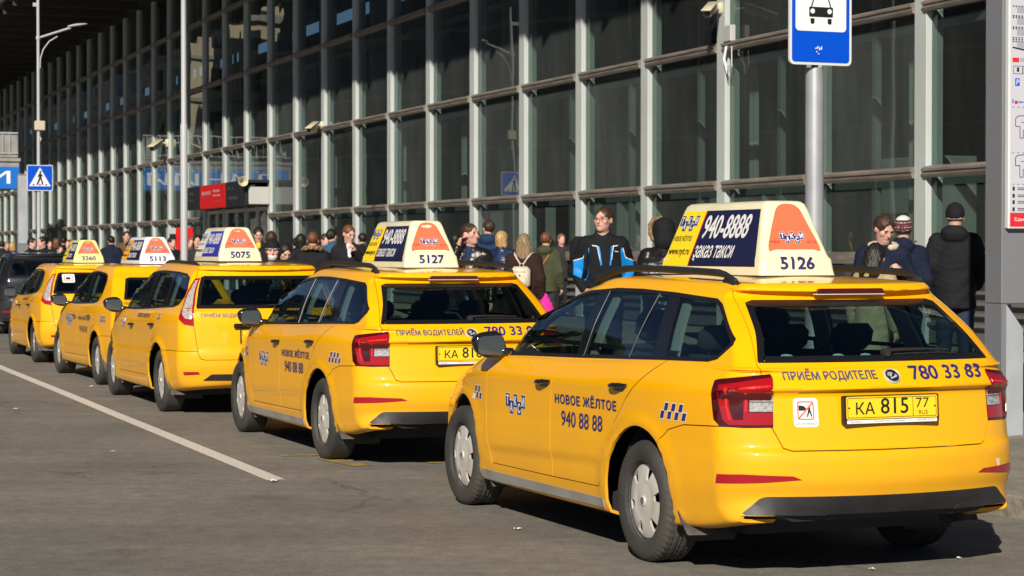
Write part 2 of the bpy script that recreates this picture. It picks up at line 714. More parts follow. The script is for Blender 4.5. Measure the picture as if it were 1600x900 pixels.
def solidify(P0, P1, F, outward=None):
    """front points P0, back points P1 with the same faces F; closes the rim"""
    n = len(P0)
    ed = {}
    for f in F:
        for i in range(len(f)):
            a, b = f[i], f[(i + 1) % len(f)]
            if (b, a) in ed: ed.pop((b, a))
            else: ed[(a, b)] = 1
    fs = [tuple(f) for f in F] + [tuple(i + n for i in reversed(f)) for f in F]
    fs += [(b, a, a + n, b + n) for a, b in ed]
    return list(P0) + list(P1), fs

def patch(name, pr, poly, m, parent, off=.001, th=.003, holes=(), grid=.05, edge=.03, mirror=False, bulge=0.0, rim_in=0.0):
    """a thin piece that follows the skin; pr(a, b) -> (point, normal)"""
    V, F = fill2d(poly, holes, grid, edge)
    P0 = []; P1 = []
    ok = []
    for (a, b) in V:
        h = pr(a, b)
        ok.append(h is not None)
        if h is None:
            P0.append(Vector((0, 0, 0))); P1.append(Vector((0, 0, 0))); continue
        p, n = h
        P0.append(p + n * (off)); P1.append(p + n * (off - th))
    F = [f for f in F if all(ok[i] for i in f)]
    if bulge:
        C = np.array(poly)
        for i, (a, b) in enumerate(V):
            dd = min(math.hypot(a - q[0], b - q[1]) for q in C)
            k = min(1, dd / .05)
            h = pr(a, b)
            if h: P0[i] = P0[i] + h[1] * bulge * k
    vs, fs = solidify(P0, P1, F)
    # orientation check against the skin normal
    if F:
        f = F[len(F) // 2]
        a, b, c = [P0[i] for i in f[:3]]
        h = pr(*V[f[0]])
        if h and (b - a).cross(c - a).dot(h[1]) < 0:
            fs = [tuple(reversed(f)) for f in fs]
    if mirror:
        vs = [Vector((v[0], -v[1], v[2])) for v in vs]
        fs = [tuple(reversed(f)) for f in fs]
    return meshobj(name, vs, fs, m, parent, True, 40)

def decal_text(name, pr, s, m, parent, o, u, v, h, w=None, shear=0, bold=0.0, off=.0032, spacing=1.0):
    """lettering laid on a skin: origin o (2-D), baseline dir u, up dir v, height h"""
    V, F, asp = text_mesh(s, shear, bold, spacing)
    sx = h if w is None else w / asp
    bm = bmesh.new()
    bv = [bm.verts.new((a * sx, b * h, c_ * .00022)) for a, b, c_ in V]
    for f in F:
        try: bm.faces.new([bv[i] for i in f])
        except ValueError: pass
    for it in range(3):
        es = [e for e in bm.edges if e.calc_length() > max(.022, h * .35)]
        if not es: break
        bmesh.ops.subdivide_edges(bm, edges=es, cuts=1)
        bmesh.ops.triangulate(bm, faces=bm.faces)
    bm.verts.index_update()
    vs = []
    for q0 in bm.verts:
        a, b = q0.co.x, q0.co.y
        q = pr(o[0] + u[0] * a + v[0] * b, o[1] + u[1] * a + v[1] * b)
        vs.append(q[0] + q[1] * (off + q0.co.z) if q else Vector((0, 0, .5)))
    F = [[q0.index for q0 in f.verts] for f in bm.faces]
    bm.free()
    return meshobj(name, vs, F, m, parent)

_CUT = []
def bool_mesh(me, polys_axis, op):
    """boolean of a mesh with prisms: list of (poly, axis, lo, hi)"""
    A = bpy.data.objects.new("a", me); COL.objects.link(A)
    bs = []
    for i, (poly, axis, lo, hi) in enumerate(polys_axis):
        b = MB().prism(poly, lo, hi, axis).build("cutter", fix=True)
        bs.append(b)
        md = A.modifiers.new("b%d" % i, 'BOOLEAN')
        md.operation = op
        md.solver = 'MANIFOLD'
        md.object = b
    dg = bpy.context.evaluated_depsgraph_get()
    r = bpy.data.meshes.new_from_object(A.evaluated_get(dg))
    bpy.data.objects.remove(A)
    for b in bs:
        mm = b.data
        bpy.data.objects.remove(b)
        bpy.data.meshes.remove(mm)
    return r

def shell_mesh(S, th=.016):
    V0 = S.V; V1 = S.V - S.vn * th
    N, L = S.N, S.L
    n = len(V0)
    F = [tuple(f) for f in S.faces + S.cap]
    if S.flip: F = [tuple(reversed(f)) for f in F]
    G = [tuple(i + n for i in reversed(f)) for f in F]
    rim = []
    for j in range(N):
        j2 = (j + 1) % N
        rim.append((j, j2, j2 + n, j + n) if not S.flip else (j2, j, j + n, j2 + n))
    me = bpy.data.meshes.new("shell")
    me.from_pydata(np.vstack([V0, V1]).tolist(), [], F + G + rim)
    bm = bmesh.new(); bm.from_mesh(me)
    bmesh.ops.recalc_face_normals(bm, faces=bm.faces)
    bm.to_mesh(me); bm.free()
    return me

def finish(me, S, name, mats, parent, inner_mat=1):
    """smooth normals taken from the skin; the inside gets the trim material"""
    me.materials.clear()
    for q in mats: me.materials.append(q)
    nv = len(me.vertices)
    co = np.zeros(nv * 3); me.vertices.foreach_get('co', co); co = co.reshape(-1, 3)
    near = [S.bvh.find_nearest(Vector(c)) for c in co]
    dist = np.array([r[3] for r in near])
    sn = np.array([S.nrm(r[2], r[0]) if r[3] < .004 else Vector((0, 0, 0)) for r in near])
    me.polygons.foreach_set('use_smooth', [True] * len(me.polygons))
    nrm = []
    mi = []
    for p in me.polygons:
        pn = p.normal
        out = all(dist[i] < .004 for i in p.vertices)
        skin = out and (Vector(sn[p.vertices[0]]).dot(pn) > .75)
        inner = (not skin) and all(dist[i] > .012 for i in p.vertices)
        mi.append(inner_mat if inner and len(mats) > 1 else 0)
        for i in p.vertices:
            nrm.append(tuple(sn[i]) if skin else tuple(pn))
    me.polygons.foreach_set('material_index', mi)
    me.normals_split_custom_set(nrm)
    me.name = name
    o = bpy.data.objects.new(name, me)
    COL.objects.link(o)
    o.parent = parent
    return o

def split_lr(me):
    """left and right halves of a mesh (by y) as two meshes"""
    out = []
    for sg in (1, -1):
        bm = bmesh.new(); bm.from_mesh(me)
        kill = [v for v in bm.verts if v.co.y * sg < 0]
        bmesh.ops.delete(bm, geom=kill, context='VERTS')
        r = bpy.data.meshes.new("half"); bm.to_mesh(r); bm.free()
        out.append(r)
    return out
# ================================================================ car parts
YEL = (0.94, 0.44, 0.0)
paint_mat('taxi_paint', YEL)
paint_mat('black_paint', (0.012, 0.013, 0.016), dirt=(.12, .11, .1), amount=.35)
mat('black_plastic', (0.016, 0.016, 0.017), rough=.5, noise_amt=.5, noise_scale=4, col2=(.028, .026, .024))
mat('gloss_black', (0.010, 0.010, 0.011), rough=.12, coat=.5)
mat('seal', (0.012, 0.012, 0.013), rough=.35)
mat('trim_dark', (0.03, 0.03, 0.033), rough=.8)
mat('trim_grey', (0.32, 0.33, 0.32), rough=.7)
mat('seat_cloth', (0.035, 0.035, 0.04), rough=.95)
mat('rubber', (0.030, 0.029, 0.028), rough=.75, noise_amt=.6, noise_scale=3.5, col2=(.060, .054, .047), bump=.2, bump_scale=160)
mat('hubcap', (0.64, 0.62, 0.58), rough=.34, metal=.2, noise_amt=.5, noise_scale=3, col2=(.52, .48, .42))
mat('hub_dark', (0.03, 0.028, 0.026), rough=.7)
mat('chrome', (0.75, 0.75, 0.76), rough=.12, metal=1)
mat('mud_rubber', (0.04, 0.038, 0.035), rough=.7, noise_amt=.7, noise_scale=11, col2=(.12, .10, .08))
mat('lamp_red', (0.34, 0.004, 0.005), rough=.08, coat=.8, spec=.7)
mat('lamp_dark_red', (0.06, 0.002, 0.003), rough=.1, coat=.8)
mat('lamp_clear', (0.62, 0.60, 0.58), rough=.12, metal=.3, coat=1, noise_amt=.5, noise_scale=60, col2=(.30, .27, .24))
mat('reflector', (0.33, 0.008, 0.015), rough=.15, coat=.7)
mat('decal_blue', (0.02, 0.03, 0.16), rough=.4)
mat('decal_navy', (0.012, 0.014, 0.055), rough=.35)
mat('decal_white', (0.78, 0.78, 0.78), rough=.4)
mat('decal_red', (0.62, 0.03, 0.03), rough=.4)
mat('decal_black', (0.012, 0.012, 0.012), rough=.45)
mat('decal_grey', (0.08, 0.09, 0.11), rough=.45)
mat('plate_yellow', (0.92, 0.60, 0.02), rough=.35)
mat('sign_cream', (0.86, 0.80, 0.52), rough=.28, coat=.4, noise_amt=.12, noise_scale=3)
mat('sign_white', (0.85, 0.86, 0.86), rough=.28, coat=.4)
mat('sign_lemon', (0.86, 0.80, 0.30), rough=.28, coat=.4)
mat('sign_yellow', (0.92, 0.70, 0.01), rough=.35)
mat('sign_orange', (0.86, 0.155, 0.07), rough=.45)
mat('sign_amber', (0.90, 0.42, 0.02), rough=.35)
mat('sign_royal', (0.025, 0.04, 0.42), rough=.35)
mat('sign_pale', (0.75, 0.73, 0.62), rough=.35)
mat('oval_pale', (0.42, 0.60, 0.56), rough=.5)
mat('putty', (0.72, 0.70, 0.66), rough=.6)
glass_mat('car_glass', (0.68, 0.77, 0.75), refl=1.6)
mat('badge_silver', (0.62, 0.63, 0.66), rough=.3, metal=.3)
mat('lens_bright', (0.62, 0.02, 0.015), rough=.1, coat=.8)
glass_mat('car_glass_dark', (0.26, 0.31, 0.29), refl=1.0)
mat('mirror_glass', (0.05, 0.06, 0.065), rough=.03, spec=.9)

def tyre_mesh(R=.316, r=.20, w=.205, detail=True):
    prof = []
    # from inner bead (y+) over tread to inner bead
    hw = w / 2
    prof = [(r, hw * .80), (r + .012, hw * .97), (r + .035, hw * 1.05), (R - .055, hw * 1.09), (R - .028, hw * 1.03), (R - .012, hw * .94), (R - .003, hw * .80)]
    tread = [(R, y * hw) for y in (.72, .60, .50, .46, .40, .30, .20, .12, .08, 0)]
    prof = prof + tread + [(a, -b) for a, b in reversed(tread[:-1])] + [(a, -b) for a, b in reversed(prof)]
    n = 200 if detail else 56
    V = []; F = []
    for i, (rr, h) in enumerate(prof):
        for j in range(n):
            a = 2 * PI * j / n
            R2 = rr
            if detail and rr > R - .02:
                q = abs(h) / hw
                g = 0
                if .42 < q < .49 or .07 < q < .13: g = .007
                ph = (j / n * 50 + (h / hw) * 1.2) % 1
                if q > .5 and ph < .26: g = max(g, .006)
                ph2 = (j / n * 50 - (h / hw) * 2.2 + .4) % 1
                if q < .42 and ph2 < .2: g = max(g, .005)
                R2 -= g
            V.append((R2 * math.cos(a), h, R2 * math.sin(a)))
    m_ = len(prof)
    for i in range(m_ - 1):
        for j in range(n):
            a = i * n + j; b = i * n + (j + 1) % n
            F.append((a, a + n, b + n, b))
    return V, F

def hubcap_mesh(R, slots, kind):
    """dished cover with openings, face towards +y"""
    def dome(rr):
        q = rr / R
        return .022 * (1 - q ** 4) - .006 * math.exp(-((q - .42) / .1) ** 2)
    holes = []
    for k in range(slots):
        a = 2 * PI * k / slots + PI / 2
        if kind == 'skoda':
            pts = [(.56, -.07), (.56, .07), (.87, .15), (.87, -.15)]
            h = [(R * q * math.cos(a) - R * t * math.sin(a), R * q * math.sin(a) + R * t * math.cos(a)) for q, t in pts]
            holes.append(round_poly(h, R * .05, 3))
        else:
            pts = [(.50, -.04), (.50, .04), (.88, .09), (.88, -.09)]
            h = [(R * q * math.cos(a) - R * t * math.sin(a), R * q * math.sin(a) + R * t * math.cos(a)) for q, t in pts]
            holes.append(round_poly(h, R * .04, 3))
    out = [(R * math.cos(2 * PI * j / 64), R * math.sin(2 * PI * j / 64)) for j in range(64)]
    V, F = fill2d(out, holes, R * .12, R * .09)
    P0 = []; P1 = []
    for a, b in V:
        d = dome(math.hypot(a, b))
        P0.append(Vector((a, d, b))); P1.append(Vector((a, d - .012, b)))
    vs, fs = solidify(P0, P1, F)
    mb = MB().add(vs, fs)
    # raised bolt ring and centre cap
    mb.lathe([(0, .031), (.020, .031), (.026, .028), (.029, .020), (.029, .0)], 'y', 28)
    mb.lathe([(R * .985, .0), (R * 1.0, .008), (R * 1.025, .006), (R * 1.035, -.01), (R * .985, -.01)], 'y', 64, closed=True)
    return mb

WHEELS = {}
def wheel(parent, x, sg, kind, R, hub_y, detail=True, steer=0):
    """wheel > tyre, hubcap, centre emblem"""
    key = (kind, detail)
    w = empty('wheel', (x, sg * hub_y, R), 0)
    w.parent = parent
    if sg < 0: w.rotation_euler = (0, 0, PI)
    w.rotation_euler[1] = random.random() * 6.28
    if steer and sg > 0: w.rotation_euler[2] = steer
    if key not in WHEELS:
        V, F = tyre_mesh(R, .200, .205, detail)
        t = MB().add(V, F).build('tyre', MATS['rubber'], w, True, 30)
        rim = MB().lathe([(.200, .078), (.190, .07), (.185, .03), (.185, -.08), (0.0, -.08)], 'y', 40).lathe([(0.0, .035), (.185, .03)], 'y', 40)
        ro = rim.build('rim', MATS['hub_dark'], w, True)
        capm = hubcap_mesh(.205, {'skoda': 6, 'ford': 9, 'renault': 7}[kind], kind).build('hubcap', MATS['hubcap'], w, True, 38)
        capm.location = (0, .068, 0)
        e = MB().lathe([(0, .0335), (.018, .033), (.020, .031)], 'y', 24).build('wheel_emblem', MATS['chrome'], w, True)
        e.location = (0, .068, 0)
        WHEELS[key] = (t.data, ro.data, capm.data, e.data)
    else:
        for nm, me in zip(('tyre', 'rim', 'hubcap', 'wheel_emblem'), WHEELS[key]):
            o = bpy.data.objects.new(nm, me); COL.objects.link(o); o.parent = w
            if nm in ('hubcap', 'wheel_emblem'): o.location = (0, .068, 0)
    return w

def seat_bm(w, back_h, x, y, z, lean=.25, head=True):
    mb = MB()
    R = Matrix.Rotation(-lean, 3, 'Y')
    mb.box((x + .22, y, z), (.5, w, .16), None, .05)
    mb.box((x - .06, y, z + back_h / 2), (.13, w, back_h), R, .05)
    if head:
        mb.box((x - .06 - lean * (back_h / 2 + .12), y, z + back_h + .10), (.10, .26, .18), R, .045)
        for s in (-.06, .06):
            mb.tube([(x - .06 - lean * back_h / 2, y + s, z + back_h - .05), (x - .06 - lean * (back_h / 2 + .08), y + s, z + back_h + .05)], .006, 6)
    return mb

def cabin(parent, S, wb, floor=.30, rear_x=.25, wagon=True, yw=.70):
    fl = MB()
    fl.box(((wb) / 2 + .1, 0, .24), (wb - .75, 1.56, .12))
    fl.box((wb / 2, 0, .28), (wb + 1.2, 1.12, .16))
    fl.build('underbody', MATS['trim_dark'], parent)
    for (sx, sy) in ((rear_x + .78, .36), (rear_x + .78, -.36)):
        seat_bm(.5, .60, sx, sy, .50).build('seat', MATS['seat_cloth'], parent, True, 50)
    b = MB()
    b.box((rear_x + .15, 0, .50), (.5, 1.3, .18), None, .05)
    b.box((rear_x - .12, 0, .80), (.14, 1.28, .56), Matrix.Rotation(-.30, 3, 'Y'), .05)
    bo = b.build('rear_bench', MATS['seat_cloth'], parent, True, 50)
    for sy in (-.40, .0, .40):
        h = MB().box((rear_x - .235, sy, 1.155), (.09, .26, .15), Matrix.Rotation(-.30, 3, 'Y'), .04)
        for s in (-.06, .06):
            h.tube([(rear_x - .20, sy + s, 1.02), (rear_x - .23, sy + s, 1.10)], .006, 6)
        h.build('headrest', MATS['seat_cloth'], bo, True, 50)
    d = MB()
    d.box((wb - .72, 0, .82), (.34, 1.40, .24), None, .08)
    d.box((wb - .55, 0, .90), (.30, 1.36, .10), None, .04)
    d.build('dashboard', MATS['trim_dark'], parent, True, 50)
    st = MB()
    n = 28
    c = Vector((wb - .95, .36, .86)); R = Matrix.Rotation(rad(-25), 3, 'Y')
    pts = [c + R @ Vector((0, .18 * math.cos(2 * PI * i / n), .18 * math.sin(2 * PI * i / n))) for i in range(n + 1)]
    st.tube(pts, .014, 8, False)
    st.box(c, (.04, .10, .10), R, .02)
    st.box(c, (.02, .34, .03), R)
    st.tube([c, c + Vector((.2, 0, -.08))], .025, 8)
    st.build('steering_wheel', MATS['trim_dark'], parent, True, 50)


def mirror_part(parent, S, x, z, sg, col='gloss_black'):
    base, n = S.side(x, z - .045, sg)
    c = Vector((x + .02, sg * (abs(base.y) + .13), z))
    V = []; F = []
    nu, nv = 20, 12
    for i in range(nv + 1):
        ph = -PI / 2 + PI * i / nv
        for j in range(nu):
            th = 2 * PI * j / nu
            e = .75
            def sp(v): return math.copysign(abs(v) ** e, v)
            px = .085 * sp(math.cos(ph)) * sp(math.cos(th))
            py = .105 * sp(math.cos(ph)) * sp(math.sin(th))
            pz = .084 * sp(math.sin(ph))
            if px < 0: px = max(px * .6, -.035)
            V.append(c + Vector((px, py + sg * .02 * pz / .08, pz * (1 - .18 * (py * sg) / .10))))
    for i in range(nv):
        for j in range(nu):
            F.append((i * nu + j, i * nu + (j + 1) % nu, (i + 1) * nu + (j + 1) % nu, (i + 1) * nu + j))
    mb = MB().add(V, F)
    mb.tube([base - Vector((0, sg * .01, 0)), base + Vector((0, sg * .05, .01)), c - Vector((-.01, sg * .06, .045))], [.03, .024, .028], 10)
    h = mb.build('mirror', MATS[col], parent, True, 50)
    g = MB()
    pl = round_poly([(-.088, -.058), (.088, -.053), (.083, .056), (-.083, .062)], .035, 4)
    g.prism([(c.y + a, c.z + b) for a, b in pl], c.x - .040, c.x - .034, 'x')
    g.build('mirror_glass', MATS['mirror_glass'], h)
    return h

def rail_part(parent, S, xs, y, lift=.05, sg=1):
    pts = []; n = 26
    for i in range(n + 1):
        t = i / n
        x = xs[0] + (xs[1] - xs[0]) * t
        h = S.top(x, sg * (y - .03 * (1 - math.sin(PI * t)) * .5))
        e = min(t, 1 - t) / .13
        l = lift * (1 - (1 - min(1, e)) ** 2.2)
        pts.append(h[0] + Vector((0, 0, l)))
    rs = [.010 + .010 * min(1, min(i, n - i) / 3) for i in range(n + 1)]
    mb = MB().tube(pts, rs, 10)
    for k, a in ((1, -1), (n - 1, 1)):
        p = pts[k]
        mb.box(p - Vector((-a * -.02, 0, .022)), (.14, .028, .05), None, .012)
    p = pts[n // 2]
    return mb.build('roof_rail', MATS['black_plastic'], parent, True, 60)

def taxi_logo(name, pr, parent, o, u, v, h, with_red=True, off=.0022):
    """five letter tiles stepping up and down, dark blue with a red foot; one print"""
    mb = MB()
    tw = h * .62
    def P(a, b, of):
        r = pr(o[0] + u[0] * a + v[0] * b, o[1] + u[1] * a + v[1] * b)
        return r[0] + r[1] * of
    def quad(a0, a1, b0, b1, mi, of):
        mb.cur = mi
        mb.add([P(a, b, of) for a, b in [(a0, b0), (a1, b0), (a1, b1), (a0, b1)]], [(0, 1, 2, 3)])
    for i, ch in enumerate('ТАКСИ'):
        dy = 0 if i % 2 == 0 else -h * .42
        x0 = i * tw
        if with_red: quad(x0 - h * .02, x0 + tw + h * .02, -h * .02, h * .12, 2, off - .0006)
        quad(x0 - h * .03, x0 + tw + h * .03, dy - h * .03, dy + h * .83, 1, off)
        quad(x0, x0 + tw, dy, dy + h * .8, 0, off + .0006)
        V, F, asp = text_mesh(ch, 0, .05, 1.0)
        mb.cur = 1
        sx = tw * .62 / asp
        mb.add([P(x0 + tw * .19 + a * sx, dy + h * .12 + b * h * .56, off + .0012 + c_ * .0002) for a, b, c_ in V], F)
    return mb.build(name, None, parent, mats=[MATS['decal_blue'], MATS['decal_white'], MATS['decal_red']], fix=False)

def checkers(parent, pr, o, u, v, w, h, cols=4, off=.002):
    mb = MB()
    mw = MB()
    cw = w / (cols + .5) / 2
    def cell(m_, a, b, g, of):
        sh = .35
        q = [(a - g, b - g), (a + cw + g, b - g), (a + cw + g + sh * h / 2, b + h / 2 + g), (a - g + sh * h / 2, b + h / 2 + g)]
        vs = []
        for s_, t_ in q:
            r = pr(o[0] + u[0] * s_ + v[0] * t_, o[1] + u[1] * s_ + v[1] * t_)
            vs.append(r[0] + r[1] * of)
        m_.add(vs, [(0, 1, 2, 3)])
    for k in range(cols):
        cell(mw, k * cw * 2, 0, .004, off); cell(mb, k * cw * 2, 0, 0, off + .0006)
        if k < cols - 1 or cols > 3:
            a = k * cw * 2 + cw + .06 * h
            if k < cols - 1:
                cell(mw, a + .0, h / 2 + .002, .004, off); cell(mb, a, h / 2 + .002, 0, off + .0006)
    a = mw.build('checker_outline', MATS['decal_white'], parent, fix=False)
    b = mb.build('checker_stripe', MATS['decal_blue'], parent, fix=False)

def roof_sign(parent, x0, z0, style, number, L=1.20, W=.46, H=.40):
    """illuminated-type cap on the roof: long trapezoid, orange ends, printed sides"""
    bodym, leftm, rightm = {'cream': ('sign_cream', 'sign_yellow', 'decal_navy'), 'white': ('sign_white', 'sign_amber', 'decal_navy'),
                           'royal': ('sign_cream', 'sign_pale', 'sign_royal'), 'lemon': ('sign_lemon', 'sign_yellow', 'decal_navy')}[style]
    e = empty('roof_sign', (x0, 0, z0)); e.parent = parent
    # ring loft: rectangle shrinking upwards with round shoulders
    lv = [(0, 0, 0), (.004, .002, .006), (.010, .006, .030), (.014, .016, .085), (.032, .021, .098), (.040, .025, .11), (.100, .068, H * .66), (.128, .094, H * .88), (.142, .106, H * .955), (.158, .122, H * .99), (.185, .15, H)]
    V = []; F = []
    NP = 28
    for (ix, iy, z) in lv:
        a = L / 2 - ix; b = W / 2 - iy
        base = [(-a, -b), (a, -b), (a, b), (-a, b)]
        rp = round_poly(base, .035, 6)
        for p in rp: V.append((p[0] + L / 2, p[1], z))
    NP = len(rp)
    for i in range(len(lv) - 1):
        for j in range(NP):
            F.append((i * NP + j, i * NP + (j + 1) % NP, (i + 1) * NP + (j + 1) % NP, (i + 1) * NP + j))
    F.append(tuple(range((len(lv) - 1) * NP, len(lv) * NP)))
    F.append(tuple(reversed(range(NP))))
    mb = MB().add(V, F)
    # arched cover frames at the two ends
    body = mb.build('sign_housing', MATS[bodym], e, True, 40)
    bvh = BVHTree.FromPolygons([Vector(v) for v in V], F)
    def pend(y, z):
        r = bvh.ray_cast(Vector((-3, y + 1e-4, z + 1.3e-4)), Vector((1, 0, 0)))
        if r[0] is None: r = bvh.find_nearest(Vector((.1, y, z)))
        return (r[0], r[1] if r[1].x < 0 else -r[1])
    def pside(x, z):
        r = bvh.ray_cast(Vector((x + 1e-4, 3, z + 1.3e-4)), Vector((0, -1, 0)))
        if r[0] is None: r = bvh.find_nearest(Vector((x, .18, z)))
        return (r[0], r[1] if r[1].y > 0 else -r[1])
    base = MB()
    base.box((L / 2, 0, -.008), (L + .03, W + .03, .016), None, .006)
    for s in (-1, 1):
        for t in (-1, 1):
            base.box((L / 2 + t * L * .35, s * W * .36, -.035), (.10, .06, .05), None, .01)
    base.build('sign_base', MATS['black_plastic'], e)
    # orange end panel
    t0, t1 = .125, H * .955
    op = round_poly([(-.155, t0), (-.12, t0 + .012), (0.12, t0 + .012), (.155, t0), (.157, t0 + .03), (.062, t1), (-.062, t1), (-.157, t0 + .03)], [.01, .02, .02, .01, .03, .05, .05, .03], 5)
    patch('end_panel', pend, op, MATS['sign_orange'], e, off=.002, th=.002, grid=.06, edge=.03)
    taxi_logo('end_logo', pend, e, (.075, t0 + .066), (-1, 0), (0, 1), .046, with_red=True, off=.004)
    decal_text('end_lettering', pend, 'НОВОЕ', MATS['decal_black'], e, (.142, t0 + .045), (-1, 0), (0, 1), .014, w=.058, off=.004)
    decal_text('end_lettering', pend, 'ЖЁЛТОЕ', MATS['decal_black'], e, (-.083, t0 + .045), (-1, 0), (0, 1), .016, w=.055, off=.004)
    decal_text('fleet_number', pend, number, MATS['decal_blue'], e, (.105, .034), (-1, 0), (0, 1), .060, w=.20, bold=.045, off=.0045)
    # printed side
    def yx(z): return .06 + .20 * (z / H)
    zb, zt = .045, H * .885
    xr0, xr1 = L - .045, .085
    xt0, xt1 = L - .165, .175
    split0, split1 = L - .365, L - .445
    patch('side_print', pside, [(xr0, zb), (xt0, zt), (split1, zt), (split0, zb)], MATS[leftm], e, off=.002, th=.002, grid=.08, edge=.04)
    patch('side_print', pside, [(split0, zb), (split1, zt), (xt1, zt), (xr1, zb)], MATS[rightm], e, off=.002, th=.002, grid=.08, edge=.04)
    if style in ('cream',):
        patch('print_stripe', pside, [(split0 + .004, zb), (split1 + .004, zt), (split1 - .004, zt), (split0 - .004, zb)], MATS['decal_red'], e, off=.003, th=.002, grid=.1, edge=.05)
    vv = (-.24, 1)
    wm = MATS['decal_white']
    decal_text('phone_lettering', pside, '940-8888', wm, e, (split0 - .085, .50 * H), (-1, 0), vv, .3125 * H, w=.53, bold=.04, off=.0045)
    decal_text('slogan_lettering', pside, 'заказ такси', wm, e, (split0 - .045, .225 * H), (-1, 0), vv, .17 * H, w=.46, bold=.035, off=.0045)
    taxi_logo('side_logo', pside, e, (L - .150, .68 * H), (-1, 0), vv, .175 * H, off=.0045)
    decal_text('brand_lettering', pside, 'НОВОЕ ЖЁЛТОЕ', MATS['decal_black'], e, (L - .115, .4625 * H), (-1, 0), vv, .09 * H, w=.22, off=.0045)
    decal_text('web_lettering', pside, 'www.nyt.ru', MATS['decal_black'], e, (L - .085, .2375 * H), (-1, 0), vv, .115 * H, w=.255, bold=.02, off=.0045)
    return e

def plate_part(parent, S, y, z, serial, region, dealer=True):
    """number plate in a black frame with a dealer strip"""
    p, n = S.rear(y, z)
    e = empty('license_plate', (p.x - .030, y, z)); e.parent = parent
    e.rotation_euler = (0, rad(3), 0)
    f = MB().prism(round_poly([(-.268, -.078), (.268, -.078), (.268, .062), (-.268, .062)], .012, 3), -.002, .030, 'x')
    f.build('plate_frame', MATS['decal_black'], e)
    m = MB().prism(round_poly([(-.258, -.054), (.258, -.054), (.258, .056), (-.258, .056)], .010, 3), -.0045, -.0015, 'x')
    m.build('plate_panel', MATS['plate_yellow'], e)
    def fp(y_, z_): return Vector((-.0048, y_, z_)), Vector((-1, 0, 0))
    border = MB()
    for q in ([(-.252, -.048), (.252, -.048), (.252, .050), (-.252, .050)],):
        V, F = fill2d(round_poly(q, .008, 3), [round_poly(inset(q, .003), .007, 3)])
        border.add([Vector((-.0052, a, b)) for a, b in V], F)
    border.box((-.0050, -.118, .001), (.0008, .003, .098))
    for s in (-.243, .243): border.lathe([(0, -.0056), (.005, -.0056), (.005, -.004)], 'x', 10, (0, s, .001))
    border.build('plate_border', MATS['decal_black'], e)
    k = MATS['decal_black']
    a, b = serial.split(' ')
    decal_text('plate_lettering', fp, a, k, e, (.205, -.030), (-1, 0), (0, 1), .058, w=.105, bold=.012, off=.001)
    decal_text('plate_lettering', fp, b, k, e, (.065, -.030), (-1, 0), (0, 1), .076, w=.155, bold=.016, off=.001)
    decal_text('plate_lettering', fp, region, k, e, (-.135, -.005), (-1, 0), (0, 1), .048, w=.075, off=.001)
    decal_text('plate_lettering', fp, 'RUS', k, e, (-.150, -.038), (-1, 0), (0, 1), .020, w=.052, off=.001)
    st = MB().prism([(-.255, -.075), (.255, -.075), (.255, -.058), (-.255, -.058)], -.004, 0, 'x').build('dealer_strip', MATS['decal_white'], e)
    st = e
    if dealer:
        def fq(y_, z_): return Vector((-.0042, y_, z_)), Vector((-1, 0, 0))
        decal_text('dealer_lettering', fq, 'ŠKODA', MATS['decal_grey'], st, (.235, -.071), (-1, 0), (0, 1), .010, w=.06, off=.0006)
        decal_text('dealer_lettering', fq, 'РОЛЬФ Магистральный', MATS['decal_grey'], st, (.10, -.071), (-1, 0), (0, 1), .010, w=.17, off=.0006)
        decal_text('dealer_lettering', fq, '(495)980-59-59', MATS['decal_grey'], st, (-.14, -.071), (-1, 0), (0, 1), .010, w=.10, off=.0006)
    return e
# ================================================================ the three kinds of taxi
def arch_disp(centres, amount=.014, crease=None, inset_low=.012):
    def f(F):
        G = F.copy()
        x, y, z = F[..., 0], F[..., 1], F[..., 2]
        side = np.clip((np.abs(y) - .62) / .12, 0, 1)
        for (cx, cz, r) in centres:
            d = np.hypot(x - cx, z - cz) - r
            b = amount * np.exp(-((d - .022) / .028) ** 2) * side
            G[..., 1] += np.sign(y) * b
        if crease is not None:
            zc = crease[0] + (crease[1] - crease[0]) * (2.1 - x) / 1.7
            on = side * np.clip((x - .42) / .1, 0, 1) * np.clip((2.16 - x) / .1, 0, 1)
            t = np.clip((zc - z) / .03, 0, 1)
            t2 = np.clip((z - (zc - .13)) / .10, 0, 1)
            G[..., 1] -= np.sign(y) * inset_low * on * t * t2
        return G
    return f

def P_z(*a): return [(x, z) for x, z in a]

